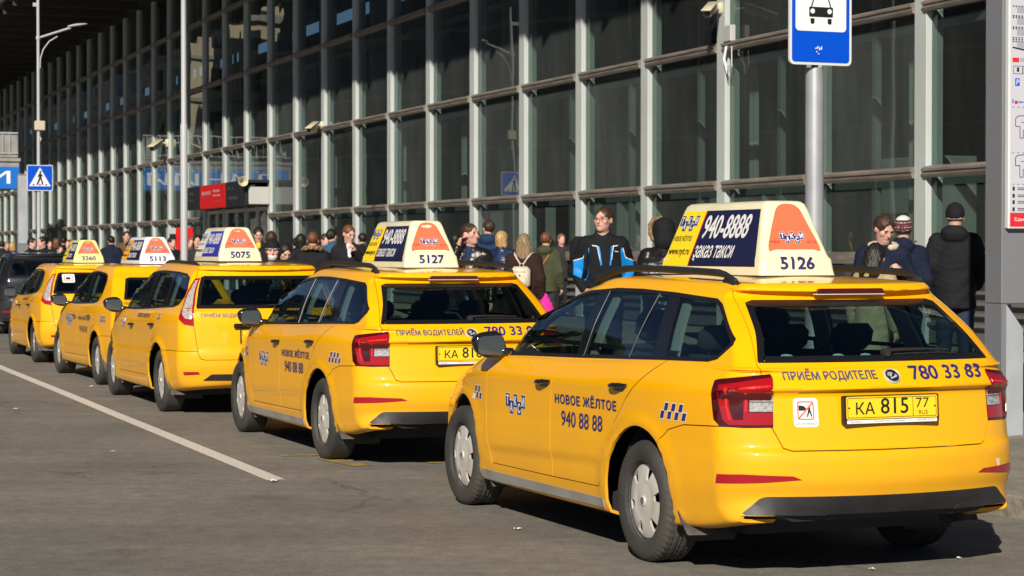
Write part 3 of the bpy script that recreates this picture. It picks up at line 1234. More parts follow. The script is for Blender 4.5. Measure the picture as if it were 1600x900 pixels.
OCT = [
 dict(z=P_z((-1.1, .335), (-.5, .23), (.2, .20), (2, .19), (3.5, .22)), xr=-.96, xf=3.40, W=.81, wr=.74, wf=.66, br=.05, bf=.15),
 dict(z=P_z((-1.1, .35), (-.5, .25), (.2, .22), (2, .21), (3.5, .24)), xr=-1.04, xf=3.46, W=.87, wr=.80, wf=.70, br=.06),
 dict(z=P_z((-1.1, .44), (-.3, .34), (.5, .33), (2, .33), (3.5, .34)), xr=-1.085, xf=3.52, W=.893, wr=.835, wf=.74, rr=.34, br=.085),
 dict(z=P_z((-1.1, .52), (0, .46), (2, .44), (3.5, .42)), xr=-1.112, xf=3.545, W=.902, wr=.850, wf=.76, rr=.35, br=.085),
 dict(z=P_z((-1.1, .60), (0, .58), (2, .56), (3.5, .52)), xr=-1.114, xf=3.54, W=.897, wr=.850, wf=.76, rr=.35, br=.085),
 dict(z=P_z((-1.1, .644), (0, .64), (2, .62), (3.5, .57)), xr=-1.104, xf=3.53, W=.892, wr=.847, wf=.76, rr=.34, br=.085),
 dict(z=P_z((-1.1, .664), (0, .665), (2, .65), (3.5, .60)), xr=-1.068, xf=3.52, W=.890, wr=.847, wf=.76, rr=.32, br=.08),
 dict(z=P_z((-1.1, .73), (0, .76), (2, .74), (3.5, .64)), xr=-1.056, xf=3.50, W=.890, wr=.846, wf=.75, rr=.32, br=.08),
 dict(z=P_z((-1.1, .935), (0, .87), (1.3, .85), (2.3, .81), (3.46, .69)), xr=-1.030, xf=3.46, W=.893, wr=.840, wf=.74, rr=.30, br=.08),
 dict(z=P_z((-1.1, .952), (0, .905), (1.3, .88), (2.3, .85), (2.9, .80), (3.44, .72)), xr=-1.070, xf=3.44, W=.895, wr=.835, wf=.73, rr=.31, br=.08),
 dict(z=P_z((-1.06, 1.0), (-.5, .98), (1, .93), (2.3, .90), (2.9, .84), (3.42, .745)), xr=-1.055, xf=3.41, W=.878, wr=.812, wf=.70, rr=.29, br=.08),
 dict(z=P_z((-1.04, 1.052), (-.5, 1.035), (1, .985), (2.3, .955), (2.9, .88), (3.36, .77)), xr=-1.022, xf=3.35, W=.845, wr=.780, wf=.64, rr=.25, br=.08),
 dict(z=P_z((-1.04, 1.064), (-.5, 1.05), (1, 1.0), (2.2, .972), (2.6, .94), (2.95, .895)), xr=-1.008, xf=2.95, W=.828, wr=.775, wf=.68, rr=.20, bf=.10),
 dict(z=P_z((-1.04, 1.076), (-.5, 1.062), (1, 1.012), (2.2, .985), (2.45, .99)), xr=-.995, xf=2.45, W=.815, wr=.762, wf=.735, rr=.20, rf=.30, bf=.15),
 dict(z=P_z((-1, 1.21), (1, 1.20), (2.1, 1.19)), xr=-.845, xf=2.05, W=.760, wr=.705, wf=.68, rr=.18, rf=.26, bf=.13),
 dict(z=P_z((-1, 1.33), (1, 1.335), (2.1, 1.31)), xr=-.675, xf=1.74, W=.705, wr=.650, wf=.62, rr=.16, rf=.24, bf=.12, mf=1.2),
 dict(z=P_z((-1, 1.372), (-.3, 1.400), (1, 1.405), (1.6, 1.375)), xr=-.590, xf=1.55, W=.672, wr=.615, wf=.58, rr=.16, rf=.24, bf=.12, mf=1.0),
 dict(z=P_z((-1, 1.380), (-.3, 1.422), (.8, 1.436), (1.6, 1.395)), xr=-.585, xf=1.44, W=.650, wr=.590, wf=.55, rr=.15, rf=.24, bf=.11, mf=.9),
 dict(z=P_z((-1, 1.386), (-.3, 1.434), (.8, 1.448), (1.6, 1.400)), xr=-.645, xf=1.40, W=.640, wr=.565, wf=.54, rr=.15, rf=.24, bf=.10, mf=.9),
 dict(z=P_z((-1, 1.438), (-.3, 1.456), (.8, 1.468), (1.4, 1.420)), xr=-.632, xf=1.33, W=.615, wr=.540, wf=.51, rr=.15, rf=.24, bf=.10, mf=.8),
 dict(z=P_z((-1, 1.448), (-.3, 1.466), (.7, 1.480), (1.2, 1.446)), xr=-.52, xf=1.18, W=.53, wr=.46, wf=.44, rr=.15, rf=.24, bf=.09, mf=.7),
 dict(z=P_z((-1, 1.460), (.5, 1.487), (1.2, 1.468)), xr=-.30, xf=.92, W=.30, wr=.26, wf=.25, rr=.1, rf=.15, bf=.06, mf=.6),
 dict(z=P_z((-1, 1.470), (.3, 1.490), (1.2, 1.478)), xr=-.12, xf=.72, W=.14, wr=.13, wf=.13, rr=.06, rf=.06, bf=.012, br=.012, mf=.4),
]
DLO_O = [(2.14, .998), (1.95, .990), (.96, 1.020), (-.13, 1.058), (-.58, 1.070), (-.65, 1.085), (-.735, 1.155), (-.725, 1.185), (-.585, 1.28),
         (-.475, 1.352), (-.41, 1.376), (.0, 1.400), (.4, 1.412), (.72, 1.412), (1.06, 1.393), (1.31, 1.355), (1.60, 1.28), (1.85, 1.18), (2.05, 1.07)]

def taxi_common(t, S, spec, detail):
    """doors, glass, wheels and trim shared by the three kinds"""
    MA = MATS
    sh = shell_mesh(S)
    cuts = []
    R = spec['arch']
    wb = spec['wb']
    for (cx, cz) in ((0, R[0]), (wb, R[0])):
        c = [(cx + R[1] * math.cos(a * PI / 24), cz + R[1] * math.sin(a * PI / 24)) for a in range(-14, 39)]
        c = [(cx + R[1] * math.cos(2 * PI * a / 72), cz + R[1] * math.sin(2 * PI * a / 72)) for a in range(72)]
        cuts += [(c, 'y', .55, 1.3), (c, 'y', -1.3, -.55)]
        c2 = [(cx - R[1] * .97, -.3), (cx + R[1] * .97, -.3), (cx + R[1] * .97, cz - R[1] * .24), (cx - R[1] * .97, cz - R[1] * .24)]
        cuts += [(c2, 'y', .552, 1.3), (c2, 'y', -1.3, -.552)]
    if spec['wheel'] == 'skoda': cuts.append(([(-1.5, .0), (-.90, .0), (-.90, .338), (-1.5, .338)], 'y', -1.3, 1.3))
    dlo = spec['dlo']
    cuts.append((inset(dlo, .012), 'y', -1.5, 1.5))
    cuts.append((inset(spec['rearglass'], .012), 'x', -2, spec['rg_to']))
    cuts.append((spec['windshield'], 'x', spec['ws_from'], 5))
    me = bool_mesh(sh, cuts, 'DIFFERENCE')
    g = .0028
    pieces = {}
    lid = spec['hatch']
    lidx = spec['hatch_to']
    def inter(polys):
        return bool_mesh(me.copy(), polys, 'INTERSECT')
    dF, dR = spec['door_front'], spec['door_rear']
    pieces['door_front'] = inter([(inset(dF, g), 'y', -1.4, 1.4)])
    pieces['door_rear'] = inter([(inset(dR, g), 'y', -1.4, 1.4)])
    pieces['lid'] = inter([(inset(lid, g), 'x', -3, lidx)])
    bp = spec['bumper']
    b = inter([(inset(bp, g), 'y', -1.4, 1.4)])
    pieces['bumper'] = bool_mesh(b, [(inset(lid, -g), 'x', -3, lidx)], 'DIFFERENCE')
    body = bool_mesh(me, [(inset(dF, -g), 'y', -1.4, 1.4), (inset(dR, -g), 'y', -1.4, 1.4), (inset(lid, -g), 'x', -3, lidx + .003), (inset(bp, -g), 'y', -1.4, 1.4)], 'DIFFERENCE')
    pm = [MA[spec['paint']], MA['trim_dark']]
    pmg = [MA[spec['paint']], MA['trim_grey']]
    finish(body, S, 'body', pmg, t)
    bo = finish(pieces['bumper'], S, 'rear_bumper', pm, t)
    lo = finish(pieces['lid'], S, spec.get('lidname', 'tailgate'), pm, t)
    doors = {}
    for nm, key in (('front_door', 'door_front'), ('rear_door', 'door_rear')):
        for sg, half in zip((1, -1), split_lr(pieces[key])):
            doors[(nm, sg)] = finish(half, S, nm, pm, t)
    # black channel behind the panel gaps
    for key, poly in (('a', dF), ('b', dR)):
        for sg in (1, -1):
            pr = lambda a, b, sg=sg: S.side(a, b, sg)
            ring = [q for q in inset(poly, -.012)]
            try:
                patch('door_seal', pr, ring, MA['seal'], t, off=-.010, th=.004, holes=[inset(poly, .012)], grid=None, edge=.05)
            except Exception as ex: print('seal', ex)
    # side glass and pillars
    tops = spec['dlo']
    for sg in (1, -1):
        pr = lambda a, b, sg=sg: S.side(a, b, sg)
        patch('window_surround', pr, inset(dlo, -.002), MA['seal'], t, off=.0025, th=.006, holes=[inset(dlo, .018)], grid=None, edge=.03)
        for p in spec['pillars']:
            p = clip_poly(p, inset(dlo, .001))
            patch('window_pillar', pr, p, MA['gloss_black'], t, off=.001, th=.012, grid=None, edge=.04)
            q = [(a - .02, b) for a, b in p]
            patch('pillar_trim', pr, inset(q, -.02), MA['trim_grey'], t, off=-.04, th=.02, grid=None, edge=.06)
        if spec.get('chrome_edges'):
            for (a, b) in spec['chrome_edges']:
                pts = []
                for k in range(7):
                    h = pr(a[0] + (b[0] - a[0]) * k / 6, a[1] + (b[1] - a[1]) * k / 6)
                    if h: pts.append(h[0] + h[1] * .002)
                MB().tube(pts, .0028, 6).build('window_moulding', MA['chrome'] if detail else MA['trim_grey'], t)
        patch('side_window', pr, inset(dlo, .006), MA['car_glass'], t, off=-.004, th=.003, grid=.06, edge=.05)
    # rear glass
    rg = spec['rearglass']
    patch('rear_glass_border', S.rear, inset(rg, -.001), MA['gloss_black'], lo, off=.0015, th=.004, holes=[inset(rg, spec.get('rg_band', .03))], grid=.06, edge=.03)
    patch('rear_window', S.rear, inset(rg, .004), MA['car_glass'], lo, off=-.003, th=.003, grid=.06, edge=.05)
    patch('windshield', S.front, inset(spec['windshield'], -.01), MA['car_glass'], t, off=.001, th=.004, grid=.07, edge=.06)
    # wheels and wells
    for (cx, sg) in ((0, 1), (0, -1), (wb, 1), (wb, -1)):
        w = wheel(t, cx, sg, spec['wheel'], spec['R'], spec['hub_y'], detail, steer=spec.get('steer', 0) if cx > 0 else 0)
        well = MB()
        n = 22
        pts = []
        for k in range(n + 1):
            a = rad(-28 + 236 * k / n)
            pts.append((cx + (R[1] + .006) * math.cos(a), R[0] + (R[1] + .006) * math.sin(a)))
        V = []; F = []
        for (a, b) in pts:
            V += [(a, sg * .50, b), (a, sg * (spec['well_y']), b)]
        F = [(2 * k, 2 * k + 2, 2 * k + 3, 2 * k + 1) for k in range(n)]
        V += [(cx, sg * .50, R[0])]
        F += [(len(V) - 1, 2 * k, 2 * k + 2) for k in range(n)]
        well.add(V, F).build('wheel_well', MA['trim_dark'], t, True, 60, fix=False)
    for (cx, h0) in ((-.37, .0), (wb - .38, .0)):
        for sg in (1, -1):
            if cx > 1 and sg < 0: continue
            m = MB()
            y1 = spec['hub_y'] + .09
            z0 = .20 if cx < 1 else .17
            n = 6
            V = []; F = []
            for k in range(n + 1):
                tt = k / n
                xx = cx - .010 - .09 * tt - .05 * tt * tt; zz = .41 - (.41 - z0) * tt
                ww = .24
                for yy, dx in ((y1 + .012 * math.sin(PI * tt), 0), (y1 - ww * .5, -.025 * tt), (y1 - ww, -.06 * tt), (y1 - ww, -.05 * tt + .012), (y1 - ww * .5, -.013 * tt + .012), (y1 + .012 * math.sin(PI * tt), .014)):
                    V.append((xx + dx, sg * yy, zz))
            for k in range(n):
                for q in range(6):
                    F.append((k * 6 + q, k * 6 + (q + 1) % 6, (k + 1) * 6 + (q + 1) % 6, (k + 1) * 6 + q))
            F.append(tuple(range(6))); F.append(tuple(range(n * 6, n * 6 + 6)))
            m.add(V, F)
            m.build('mud_flap', MA['mud_rubber'], t, True, 40)
    for sg in (1, -1):
        hh = mirror_part(t, S, spec['mirror'][0], spec['mirror'][1], sg, spec.get('mirror_mat', 'gloss_black'))
        for (nm, (hx, hz)) in zip(('front_door', 'rear_door'), spec['handles']):
            pr = lambda a, b, sg=sg: S.side(a, b, sg)
            cup = [(hx + .115, hz - .032), (hx - .085, hz - .026), (hx - .10, hz), (hx - .085, hz + .024), (hx + .105, hz + .016), (hx + .12, hz - .006)]
            hm = MA[spec.get('handle_mat', 'gloss_black')]
            m = MB()
            V, F = fill2d(round_poly([(hx + .07, hz - .030), (hx - .05, hz - .030), (hx - .07, hz - .005), (hx + .08, hz - .005)], .02, 4), grid=None)
            pp = [pr(a, b) for a, b in V]
            vs, fs = solidify([p + n * .0015 for p, n in pp], [p - n * .004 for p, n in pp], F)
            m.add(vs, fs)
            a0 = pr(hx + .10, hz - .008); a1 = pr(hx - .09, hz + .004)
            pts = []
            for k in range(11):
                tt = k / 10
                q = pr(hx + .105 - .20 * tt, hz - .008 + .014 * tt)
                pts.append(q[0] + q[1] * (.006 + .026 * math.sin(PI * tt) ** .6))
            m.tube(pts, [.009 + .006 * math.sin(PI * k / 10) for k in range(11)], 8)
            m.build('door_handle', hm, doors[(nm, sg)], True, 50)
    return doors, lo, bo

def p0x(S): return S.rear(0, .42)[0].x

def clip_poly(sub, clip):
    P = [tuple(p) for p in sub]
    n = len(clip)
    area = sum(clip[i][0] * clip[(i + 1) % n][1] - clip[(i + 1) % n][0] * clip[i][1] for i in range(n))
    cl = clip if area > 0 else clip[::-1]
    for i in range(n):
        a = cl[i]; b = cl[(i + 1) % n]
        f = lambda p: (b[0] - a[0]) * (p[1] - a[1]) - (b[1] - a[1]) * (p[0] - a[0])
        out = []
        for k in range(len(P)):
            p, q = P[k], P[(k + 1) % len(P)]
            fp, fq = f(p), f(q)
            if fp >= 0: out.append(p)
            if (fp >= 0) != (fq >= 0):
                t = fp / (fp - fq)
                out.append((p[0] + (q[0] - p[0]) * t, p[1] + (q[1] - p[1]) * t))
        P = out
        if not P: break
    return P

def make_octavia(detail, number, rear_words, serial, phone, sign_style='cream'):
    t = empty('taxi_car')
    S = SHAPES['octavia']
    sp = dict(paint='taxi_paint', wb=2.686, arch=(.325, .385), wheel='skoda', R=.316, hub_y=.765, well_y=.80,
              dlo=DLO_O, rearglass=[(-.655, 1.075), (.655, 1.075), (.655, 1.085), (.60, 1.22), (.552, 1.358), (.51, 1.371), (-.51, 1.371), (-.552, 1.358), (-.60, 1.22), (-.655, 1.085)],
              rg_to=.0, windshield=[(-.66, 1.02), (.66, 1.02), (.57, 1.22), (.49, 1.355), (-.49, 1.355), (-.57, 1.22)], ws_from=1.2,
              door_front=[(2.15, .90), (2.19, .70), (2.155, .50), (2.08, .325), (1.12, .335), (1.14, .47), (1.17, .67), (1.155, .82), (1.09, .99), (1.07, 1.10), (2.10, 1.10), (2.11, .99)],
              door_rear=[(1.12, .335), (1.14, .47), (1.17, .67), (1.155, .82), (1.09, .99), (1.07, 1.10), (-.22, 1.10), (-.16, 1.04), (.02, .93), (.15, .84), (.30, .70), (.37, .59), (.41, .44), (.44, .375), (.48, .345)],
              hatch=[(-.60, .72), (-.575, .665), (-.54, .652), (.54, .652), (.575, .665), (.60, .72), (.640, .80), (.648, 1.0), (.668, 1.06), (.661, 1.09), (.590, 1.36), (.575, 1.42), (.57, 1.6), (-.57, 1.6), (-.575, 1.42), (-.590, 1.36), (-.661, 1.09), (-.668, 1.06), (-.648, 1.0), (-.640, .80)],
              hatch_to=-.42,
              bumper=[(-1.5, .0), (-.33, .0), (-.20, .60), (-.25, .66), (-.33, .715), (-.48, .75), (-.80, .766), (-1.5, .766)],
              pillars=[[(1.0, .9), (.88, .9), (.775, 1.5), (.915, 1.5)], [(-.04, .9), (-.19, .9), (-.03, 1.5), (.08, 1.5)]],
              chrome_edges=[((.875, 1.032), (.80, 1.395)), ((.27, 1.052), (.17, 1.392))],
              mirror=(2.02, 1.045), handles=[(1.25, .870), (.22, .905)], steer=rad(0))
    sp['dlo'] = DLO_O
    doors, lid, bumper = taxi_common(t, S, sp, detail)
    MA = MATS
    cabin(t, S, 2.686)
    # dark divider strip in the rear side window
    # rear lamps wrapped round the corners
    c = (-.55, .45)
    for sg in (1, -1):
        e = empty('tail_lamp'); e.parent = t
        def pl(a, z): return S.polar(a, z, c)
        mir = sg < 0
        D = PI / 180
        def ar(a, z): return (a * D, z)
        outer = [ar(22.2, .765), ar(40, .762), ar(56, .768), ar(61, .80), ar(64, .92), ar(64, .985), ar(60, .992), ar(45, 1.005), ar(24, 1.022), ar(22.4, 1.0)]
        patch('lamp_housing', pl, outer, MA['lamp_dark_red'], e, off=.004, th=.012, grid=.05, edge=.03, mirror=mir)
        a0 = 22.6
        patch('lamp_lens', pl, [ar(a0, .775), ar(50, .775), ar(54, .80), ar(57.5, .90), ar(57.5, .965), ar(44, .98), ar(a0, 1.005), ar(a0, .935), ar(38, .935), ar(38, .835), ar(a0, .835)], MA['lamp_red'], e, off=.0065, th=.003, grid=.05, edge=.03, mirror=mir)
        patch('lamp_lens', pl, [ar(41, .80), ar(47, .80), ar(50, .86), ar(50, .95), ar(41, .96)], MA['lamp_dark_red'], e, off=.0075, th=.003, grid=.05, edge=.03, mirror=mir)
        patch('lens_strip', pl, [ar(48.5, .80), ar(50, .80), ar(52.5, .87), ar(52.5, .955), ar(51, .956), ar(51, .87)], MA['lens_bright'], e, off=.0085, th=.003, grid=None, edge=.02, mirror=mir)
        patch('lens_strip', pl, [ar(24, .958), ar(43, .948), ar(43, .956), ar(24, .968)], MA['lens_bright'], e, off=.0085, th=.003, grid=None, edge=.02, mirror=mir)
        patch('lens_strip', pl, [ar(39, .84), ar(40.2, .84), ar(40.2, .935), ar(39, .935)], MA['lens_bright'], e, off=.0085, th=.003, grid=None, edge=.02, mirror=mir)
        patch('reversing_lens', pl, [ar(a0, .84), ar(37.3, .84), ar(37.3, .93), ar(a0, .93)], MA['lamp_clear'], e, off=.0072, th=.003, grid=.04, edge=.02, mirror=mir)
        patch('lens_rib', pl, [ar(a0, .884), ar(37.3, .884), ar(37.3, .890), ar(a0, .890)], MA['decal_grey'], e, off=.008, th=.002, grid=None, edge=.02, mirror=mir)
        # bumper reflector
        def rf_(a, z): return S.polar(a, z, c)
        patch('bumper_reflector', rf_, [ar(58, .490), ar(57, .535), ar(40, .540), ar(11, .532), ar(6, .514), ar(30, .500)],
              MA['reflector'], bumper, off=.003, th=.006, grid=None, edge=.03, mirror=mir)
    # lower black diffuser
    m = []
    def rb(a, z): return S.rear(a, z)
    d = patch('diffuser', rb, round_poly([(-.745, .341), (.745, .341), (.755, .350), (.71, .390), (.67, .430), (-.67, .430), (-.71, .390), (-.755, .350)], [.0, .0, .0, .02, .03, .03, .02, .0], 4), MA['black_plastic'], bumper, off=.004, th=.02, grid=.06, edge=.03)
    for sg in (1, -1):
        fp = [(sg * .36, .344), (sg * .62, .344), (sg * .61, .372), (sg * .42, .378)]
        patch('diffuser_fin', lambda a, b: S.rear(a, max(b, .342)), fp, MA['black_plastic'], bumper, off=.014, th=.02, grid=None, edge=.05)
    dm = MB()
    dm.prism([(-.52, .305), (.52, .305), (.60, .345), (-.60, .345)], p0x(S) + .10, p0x(S) + .24, 'x')
    dm.build('diffuser_floor', MA['black_plastic'], bumper)
    # tailgate: plate recess handled by the skin; brake light, wiper, emblem
    bl = MB()
    pz = 1.416
    pts = [S.rear(y, pz)[0] for y in (-.19, 0, .19)]
    bl.prism(round_poly([(-.20, 1.405), (.20, 1.405), (.185, 1.430), (-.185, 1.430)], .006, 2), pts[1].x - .003, pts[1].x + .03, 'x')
    bl.build('high_brake_light', MA['lamp_dark_red'], lid)
    MB().prism([(-.20, 1.399), (.20, 1.399), (.20, 1.4035), (-.20, 1.4035)], pts[1].x + .002, pts[1].x + .03, 'x').build('brake_light_trim', MA['decal_white'], lid)
    if detail or True:
        w = MB()
        a = S.rear(-.02, 1.115)
        w.lathe([(0, -.022), (.018, -.02), (.022, 0), (.022, .02)], 'x', 16, (a[0].x - .012, -.02, 1.115))
        pts = [S.rear(y, z)[0] + S.rear(y, z)[1] * .018 for y, z in ((-.02, 1.115), (-.12, 1.118), (-.28, 1.118), (-.40, 1.112))]
        w.tube(pts, [.010, .009, .007, .005], 8)
        pts = [S.rear(y, z)[0] + S.rear(y, z)[1] * .008 for y, z in ((-.06, 1.103), (-.2, 1.106), (-.35, 1.106), (-.45, 1.100))]
        w.tube(pts, .005, 6)
        w.build('rear_wiper', MA['black_plastic'], lid, True, 50)
    p, n = S.rear(0, 1.005)
    em = MB()
    em.cur = 0
    R0 = n.to_track_quat('X', 'Z').to_matrix()
    em.lathe([(.0, .006), (.036, .007), (.038, .004)], 'x', 36)
    em.cur = 1
    em.lathe([(.036, .006), (.040, .010), (.044, .006), (.045, 0)], 'x', 36)
    # winged arrow
    em.box((.008, .004, -.012), (.002, .040, .008), Matrix.Rotation(.35, 3, 'X'))
    for k in range(4):
        em.box((.008, -.004 - .006 * k, .004 + .002 * k), (.002, .004, .030 - .003 * k), Matrix.Rotation(-.5, 3, 'X'))
    em.box((.008, .018, -.002), (.002, .012, .012), Matrix.Rotation(.78, 3, 'X'))
    em.v = [tuple(R0 @ Vector(v) + p) for v in em.v]
    em.build('badge', None, lid, True, 40, mats=[MA['decal_black'], MA['badge_silver']])
    # lettering on the tailgate
    decal_text('tailgate_lettering', S.rear, rear_words, MA['decal_grey'], lid, (.560, .985), (-1, 0), (0, 1), .060, w=.475 if len(rear_words) < 15 else .50, bold=.035)
    decal_text('phone_number', S.rear, phone, MA['decal_blue'], lid, (-.112, .985), (-1, 0), (0, 1), .064, w=.455, bold=.035)
    pl = plate_part(t, S, .02, .855, serial, '77')
    # sticker
    def st(a, z): return S.rear(a, z)
    e = empty('window_sticker'); e.parent = t
    if number == '5126':
        patch('sticker_card', st, round_poly([(.395, .765), (.515, .765), (.515, .905), (.395, .905)], .02, 4), MA['decal_white'], e, off=.0015, th=.001, grid=None, edge=.04)
        patch('sticker_frame', st, round_poly([(.415, .80), (.497, .80), (.497, .890), (.415, .890)], .014, 4), MA['sign_orange'], e, off=.003, th=.001, holes=[round_poly([(.421, .806), (.491, .806), (.491, .884), (.421, .884)], .01, 4)], grid=None)
        patch('sticker_car', st, [(.490, .845), (.450, .845), (.452, .856), (.466, .868), (.490, .870)], MA['decal_black'], e, off=.003, th=.001, grid=None)
        patch('sticker_walker', st, [(.442, .868), (.434, .868), (.432, .845), (.424, .815), (.430, .815), (.438, .838), (.446, .815), (.452, .815), (.444, .845)], MA['decal_black'], e, off=.003, th=.001, grid=None)
        patch('sticker_slash', st, [(.424, .884), (.419, .879), (.488, .806), (.493, .811)], MA['sign_orange'], e, off=.0042, th=.001, grid=None)
        decal_text('sticker_lettering', st, '#НЕПАРКУЙРЕБЁНКА', MA['decal_black'], e, (.508, .775), (-1, 0), (0, 1), .013, w=.105, off=.003)
        patch('bare_patch', S.rear, [(-.648, .50), (-.672, .51), (-.668, .57), (-.640, .575), (-.655, .54)], MA['putty'], bumper, off=.002, th=.001, grid=None)
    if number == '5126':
        for yy in (.50, .235, .085, -.19):  # row of pale ovals set just behind the rear glass
            patch('glass_oval', S.rear, [(yy + .030 * math.cos(a), 1.112 + .009 * math.sin(a)) for a in [2 * PI * k / 14 for k in range(14)]], MA['oval_pale'], t, off=-.010, th=.001, grid=None)
    # side lettering
    pr = lambda a, b: S.side(a, b, 1)
    for nm, sx in (('door', 1),):
        taxi_logo('door_logo', pr, doors[('front_door', 1)], (1.845, .690), (-1, .0), (.0, 1), .098)
        decal_text('door_lettering', pr, 'НОВОЕ ЖЁЛТОЕ', MA['decal_blue'], doors[('rear_door', 1)], (1.09, .758), (-1, 0.012), (0, 1), .066, w=.83, bold=.04, spacing=1.1)
        decal_text('door_lettering', pr, '940 88 88', MA['decal_blue'], doors[('rear_door', 1)], (1.00, .635), (-1, .012), (0, 1), .086, w=.56, bold=.018)
        checkers(t, pr, (-.245, .768), (-1, .0), (0, 1), .33, .080)
        checkers(t, pr, (2.45, .700), (-1, .0), (0, 1), .23, .080, cols=3)
    for sg in (1, -1):
        rail_part(t, S, (-.47, 1.38), .56, .045, sg)
        # grey sill strip
        pts = []
        prs = lambda a, b, sg=sg: S.side(a, b, sg)
        sill = [(2.27, .215), (.42, .235), (.42, .285), (2.27, .275)]
        patch('sill_strip', prs, sill, MA['sill_dust'], t, off=.004, th=.01, grid=None, edge=.05)
        # head lamp
        def fr(a, z): return S.polar(a, z, (2.85, .30))
        patch('headlamp', lambda a, z: S.polar(PI - a, z, (2.85, .30)), [(rad(12), .60), (rad(12), .69), (rad(50), .70), (rad(58), .66), (rad(40), .60)], MA['lamp_clear'], t, off=.003, th=.008, grid=.06, edge=.04, mirror=sg < 0)
    roof_sign(t, -.12 if number == '5126' else -.14, 1.490, sign_style, number, L=1.24 if number == '5126' else 1.20, H=.40 if number == '5126' else .37)
    return t

def variant(base, **cols):
    out = [dict(r) for r in base]
    for k, v in cols.items():
        for i, x in enumerate(v):
            if x is not None: out[i][k] = x
    return out

N_ = None
FOC = variant(OCT,
    xr=[-.80, -.90, -.955, -.975, -.975, -.968, -.950, -.945, -.935, -.930, -.925, -.912, -.905, -.898, -.82, -.735, -.685, -.680, -.715, -.705, -.60, -.36, -.10],
    wr=[.72, .79, .835, .85, .85, .845, .84, .84, .84, .84, .825, .80, .795, .785, .735, .68, .64, .615, .60, .575, .48, .26, .13],
    W=[N_, N_, .895, .91, .91, .90, .90, .90, .905, .905, .885, .855, .84, .83, .775, .72, .685, .665, .655, .63, .54, N_, N_],
    rr=[.25, .28, .28, .28, .28, .28, .25, .24, .23, .22, .21, .20, .19, .18, .16, .15, .14, .14, .14, .15, .15, N_, N_])
for i_, dz in zip(range(14, 23), (.0, .01, .015, .02, .02, .02, .02, .015, .012)):
    FOC[i_]['z'] = [(x, z + dz) for x, z in FOC[i_]['z']]
LOG = variant(OCT,
    xr=[-.84, -.94, -1.00, -1.02, -1.02, -1.01, -.985, -.98, -.985, -.99, -.985, -.96, -.80, -.68, -.47, -.28, -.16, -.13, -.11, -.08, .03, .18, .30],
    rr=[.25, .28, .30, .30, .30, .30, .28, .27, .26, .26, .25, .24, .25, .25, .22, .20, .19, .18, .17, .16, .15, .10, .05],
    W=[.77, .83, .855, .865, .862, .86, .858, .856, .86, .862, .848, .82, .805, .79, .745, .70, .67, .65, .64, .615, .53, N_, N_],
    wr=[.68, .74, .79, .81, .81, .81, .81, .81, .81, .81, .79, .76, .75, .745, .70, .655, .62, .60, .59, .57, .48, .26, .13],
    xf=[3.30, 3.36, 3.40, 3.42, 3.42, 3.41, 3.40, 3.38, 3.34, 3.32, 3.28, 3.24, 2.90, 2.42, 2.05, 1.76, 1.58, 1.47, 1.43, 1.36, 1.20, .96, .76],
    mr=[N_] * 14 + [.8] * 8 + [.5])
for i_, z in ((10, .98), (11, 1.02), (12, 1.04), (13, 1.05)):
    LOG[i_]['z'][0] = (-1.0, z)
for i_, dz in zip(range(14, 23), (.0, .02, .03, .035, .035, .035, .035, .03, .025)):
    LOG[i_]['z'] = [(x, z + dz) for x, z in LOG[i_]['z']]
DLO_F = [(2.12, .990), (1.43, .995), (.3, 1.035), (-.40, 1.062), (-.55, 1.09), (-.66, 1.17), (-.66, 1.24), (-.55, 1.355), (-.40, 1.392), (-.1, 1.408),
         (.50, 1.418), (.85, 1.412), (1.15, 1.388), (1.45, 1.335), (1.8, 1.22), (2.05, 1.08)]
DLO_H = [(2.12, .990), (1.43, .995), (.5, 1.03), (-.02, 1.062), (-.16, 1.10), (-.23, 1.17), (-.22, 1.25), (-.08, 1.36), (.10, 1.398), (.3, 1.412),
         (.60, 1.418), (.85, 1.412), (1.15, 1.388), (1.45, 1.335), (1.8, 1.22), (2.05, 1.08)]
DLO_L = [(2.10, .992), (1.43, .992), (.5, 1.02), (.22, 1.03), (.13, 1.06), (.06, 1.14), (.06, 1.30), (.12, 1.375), (.25, 1.41),
         (.60, 1.432), (.85, 1.428), (1.15, 1.402), (1.45, 1.345), (1.8, 1.22), (2.02, 1.08)]

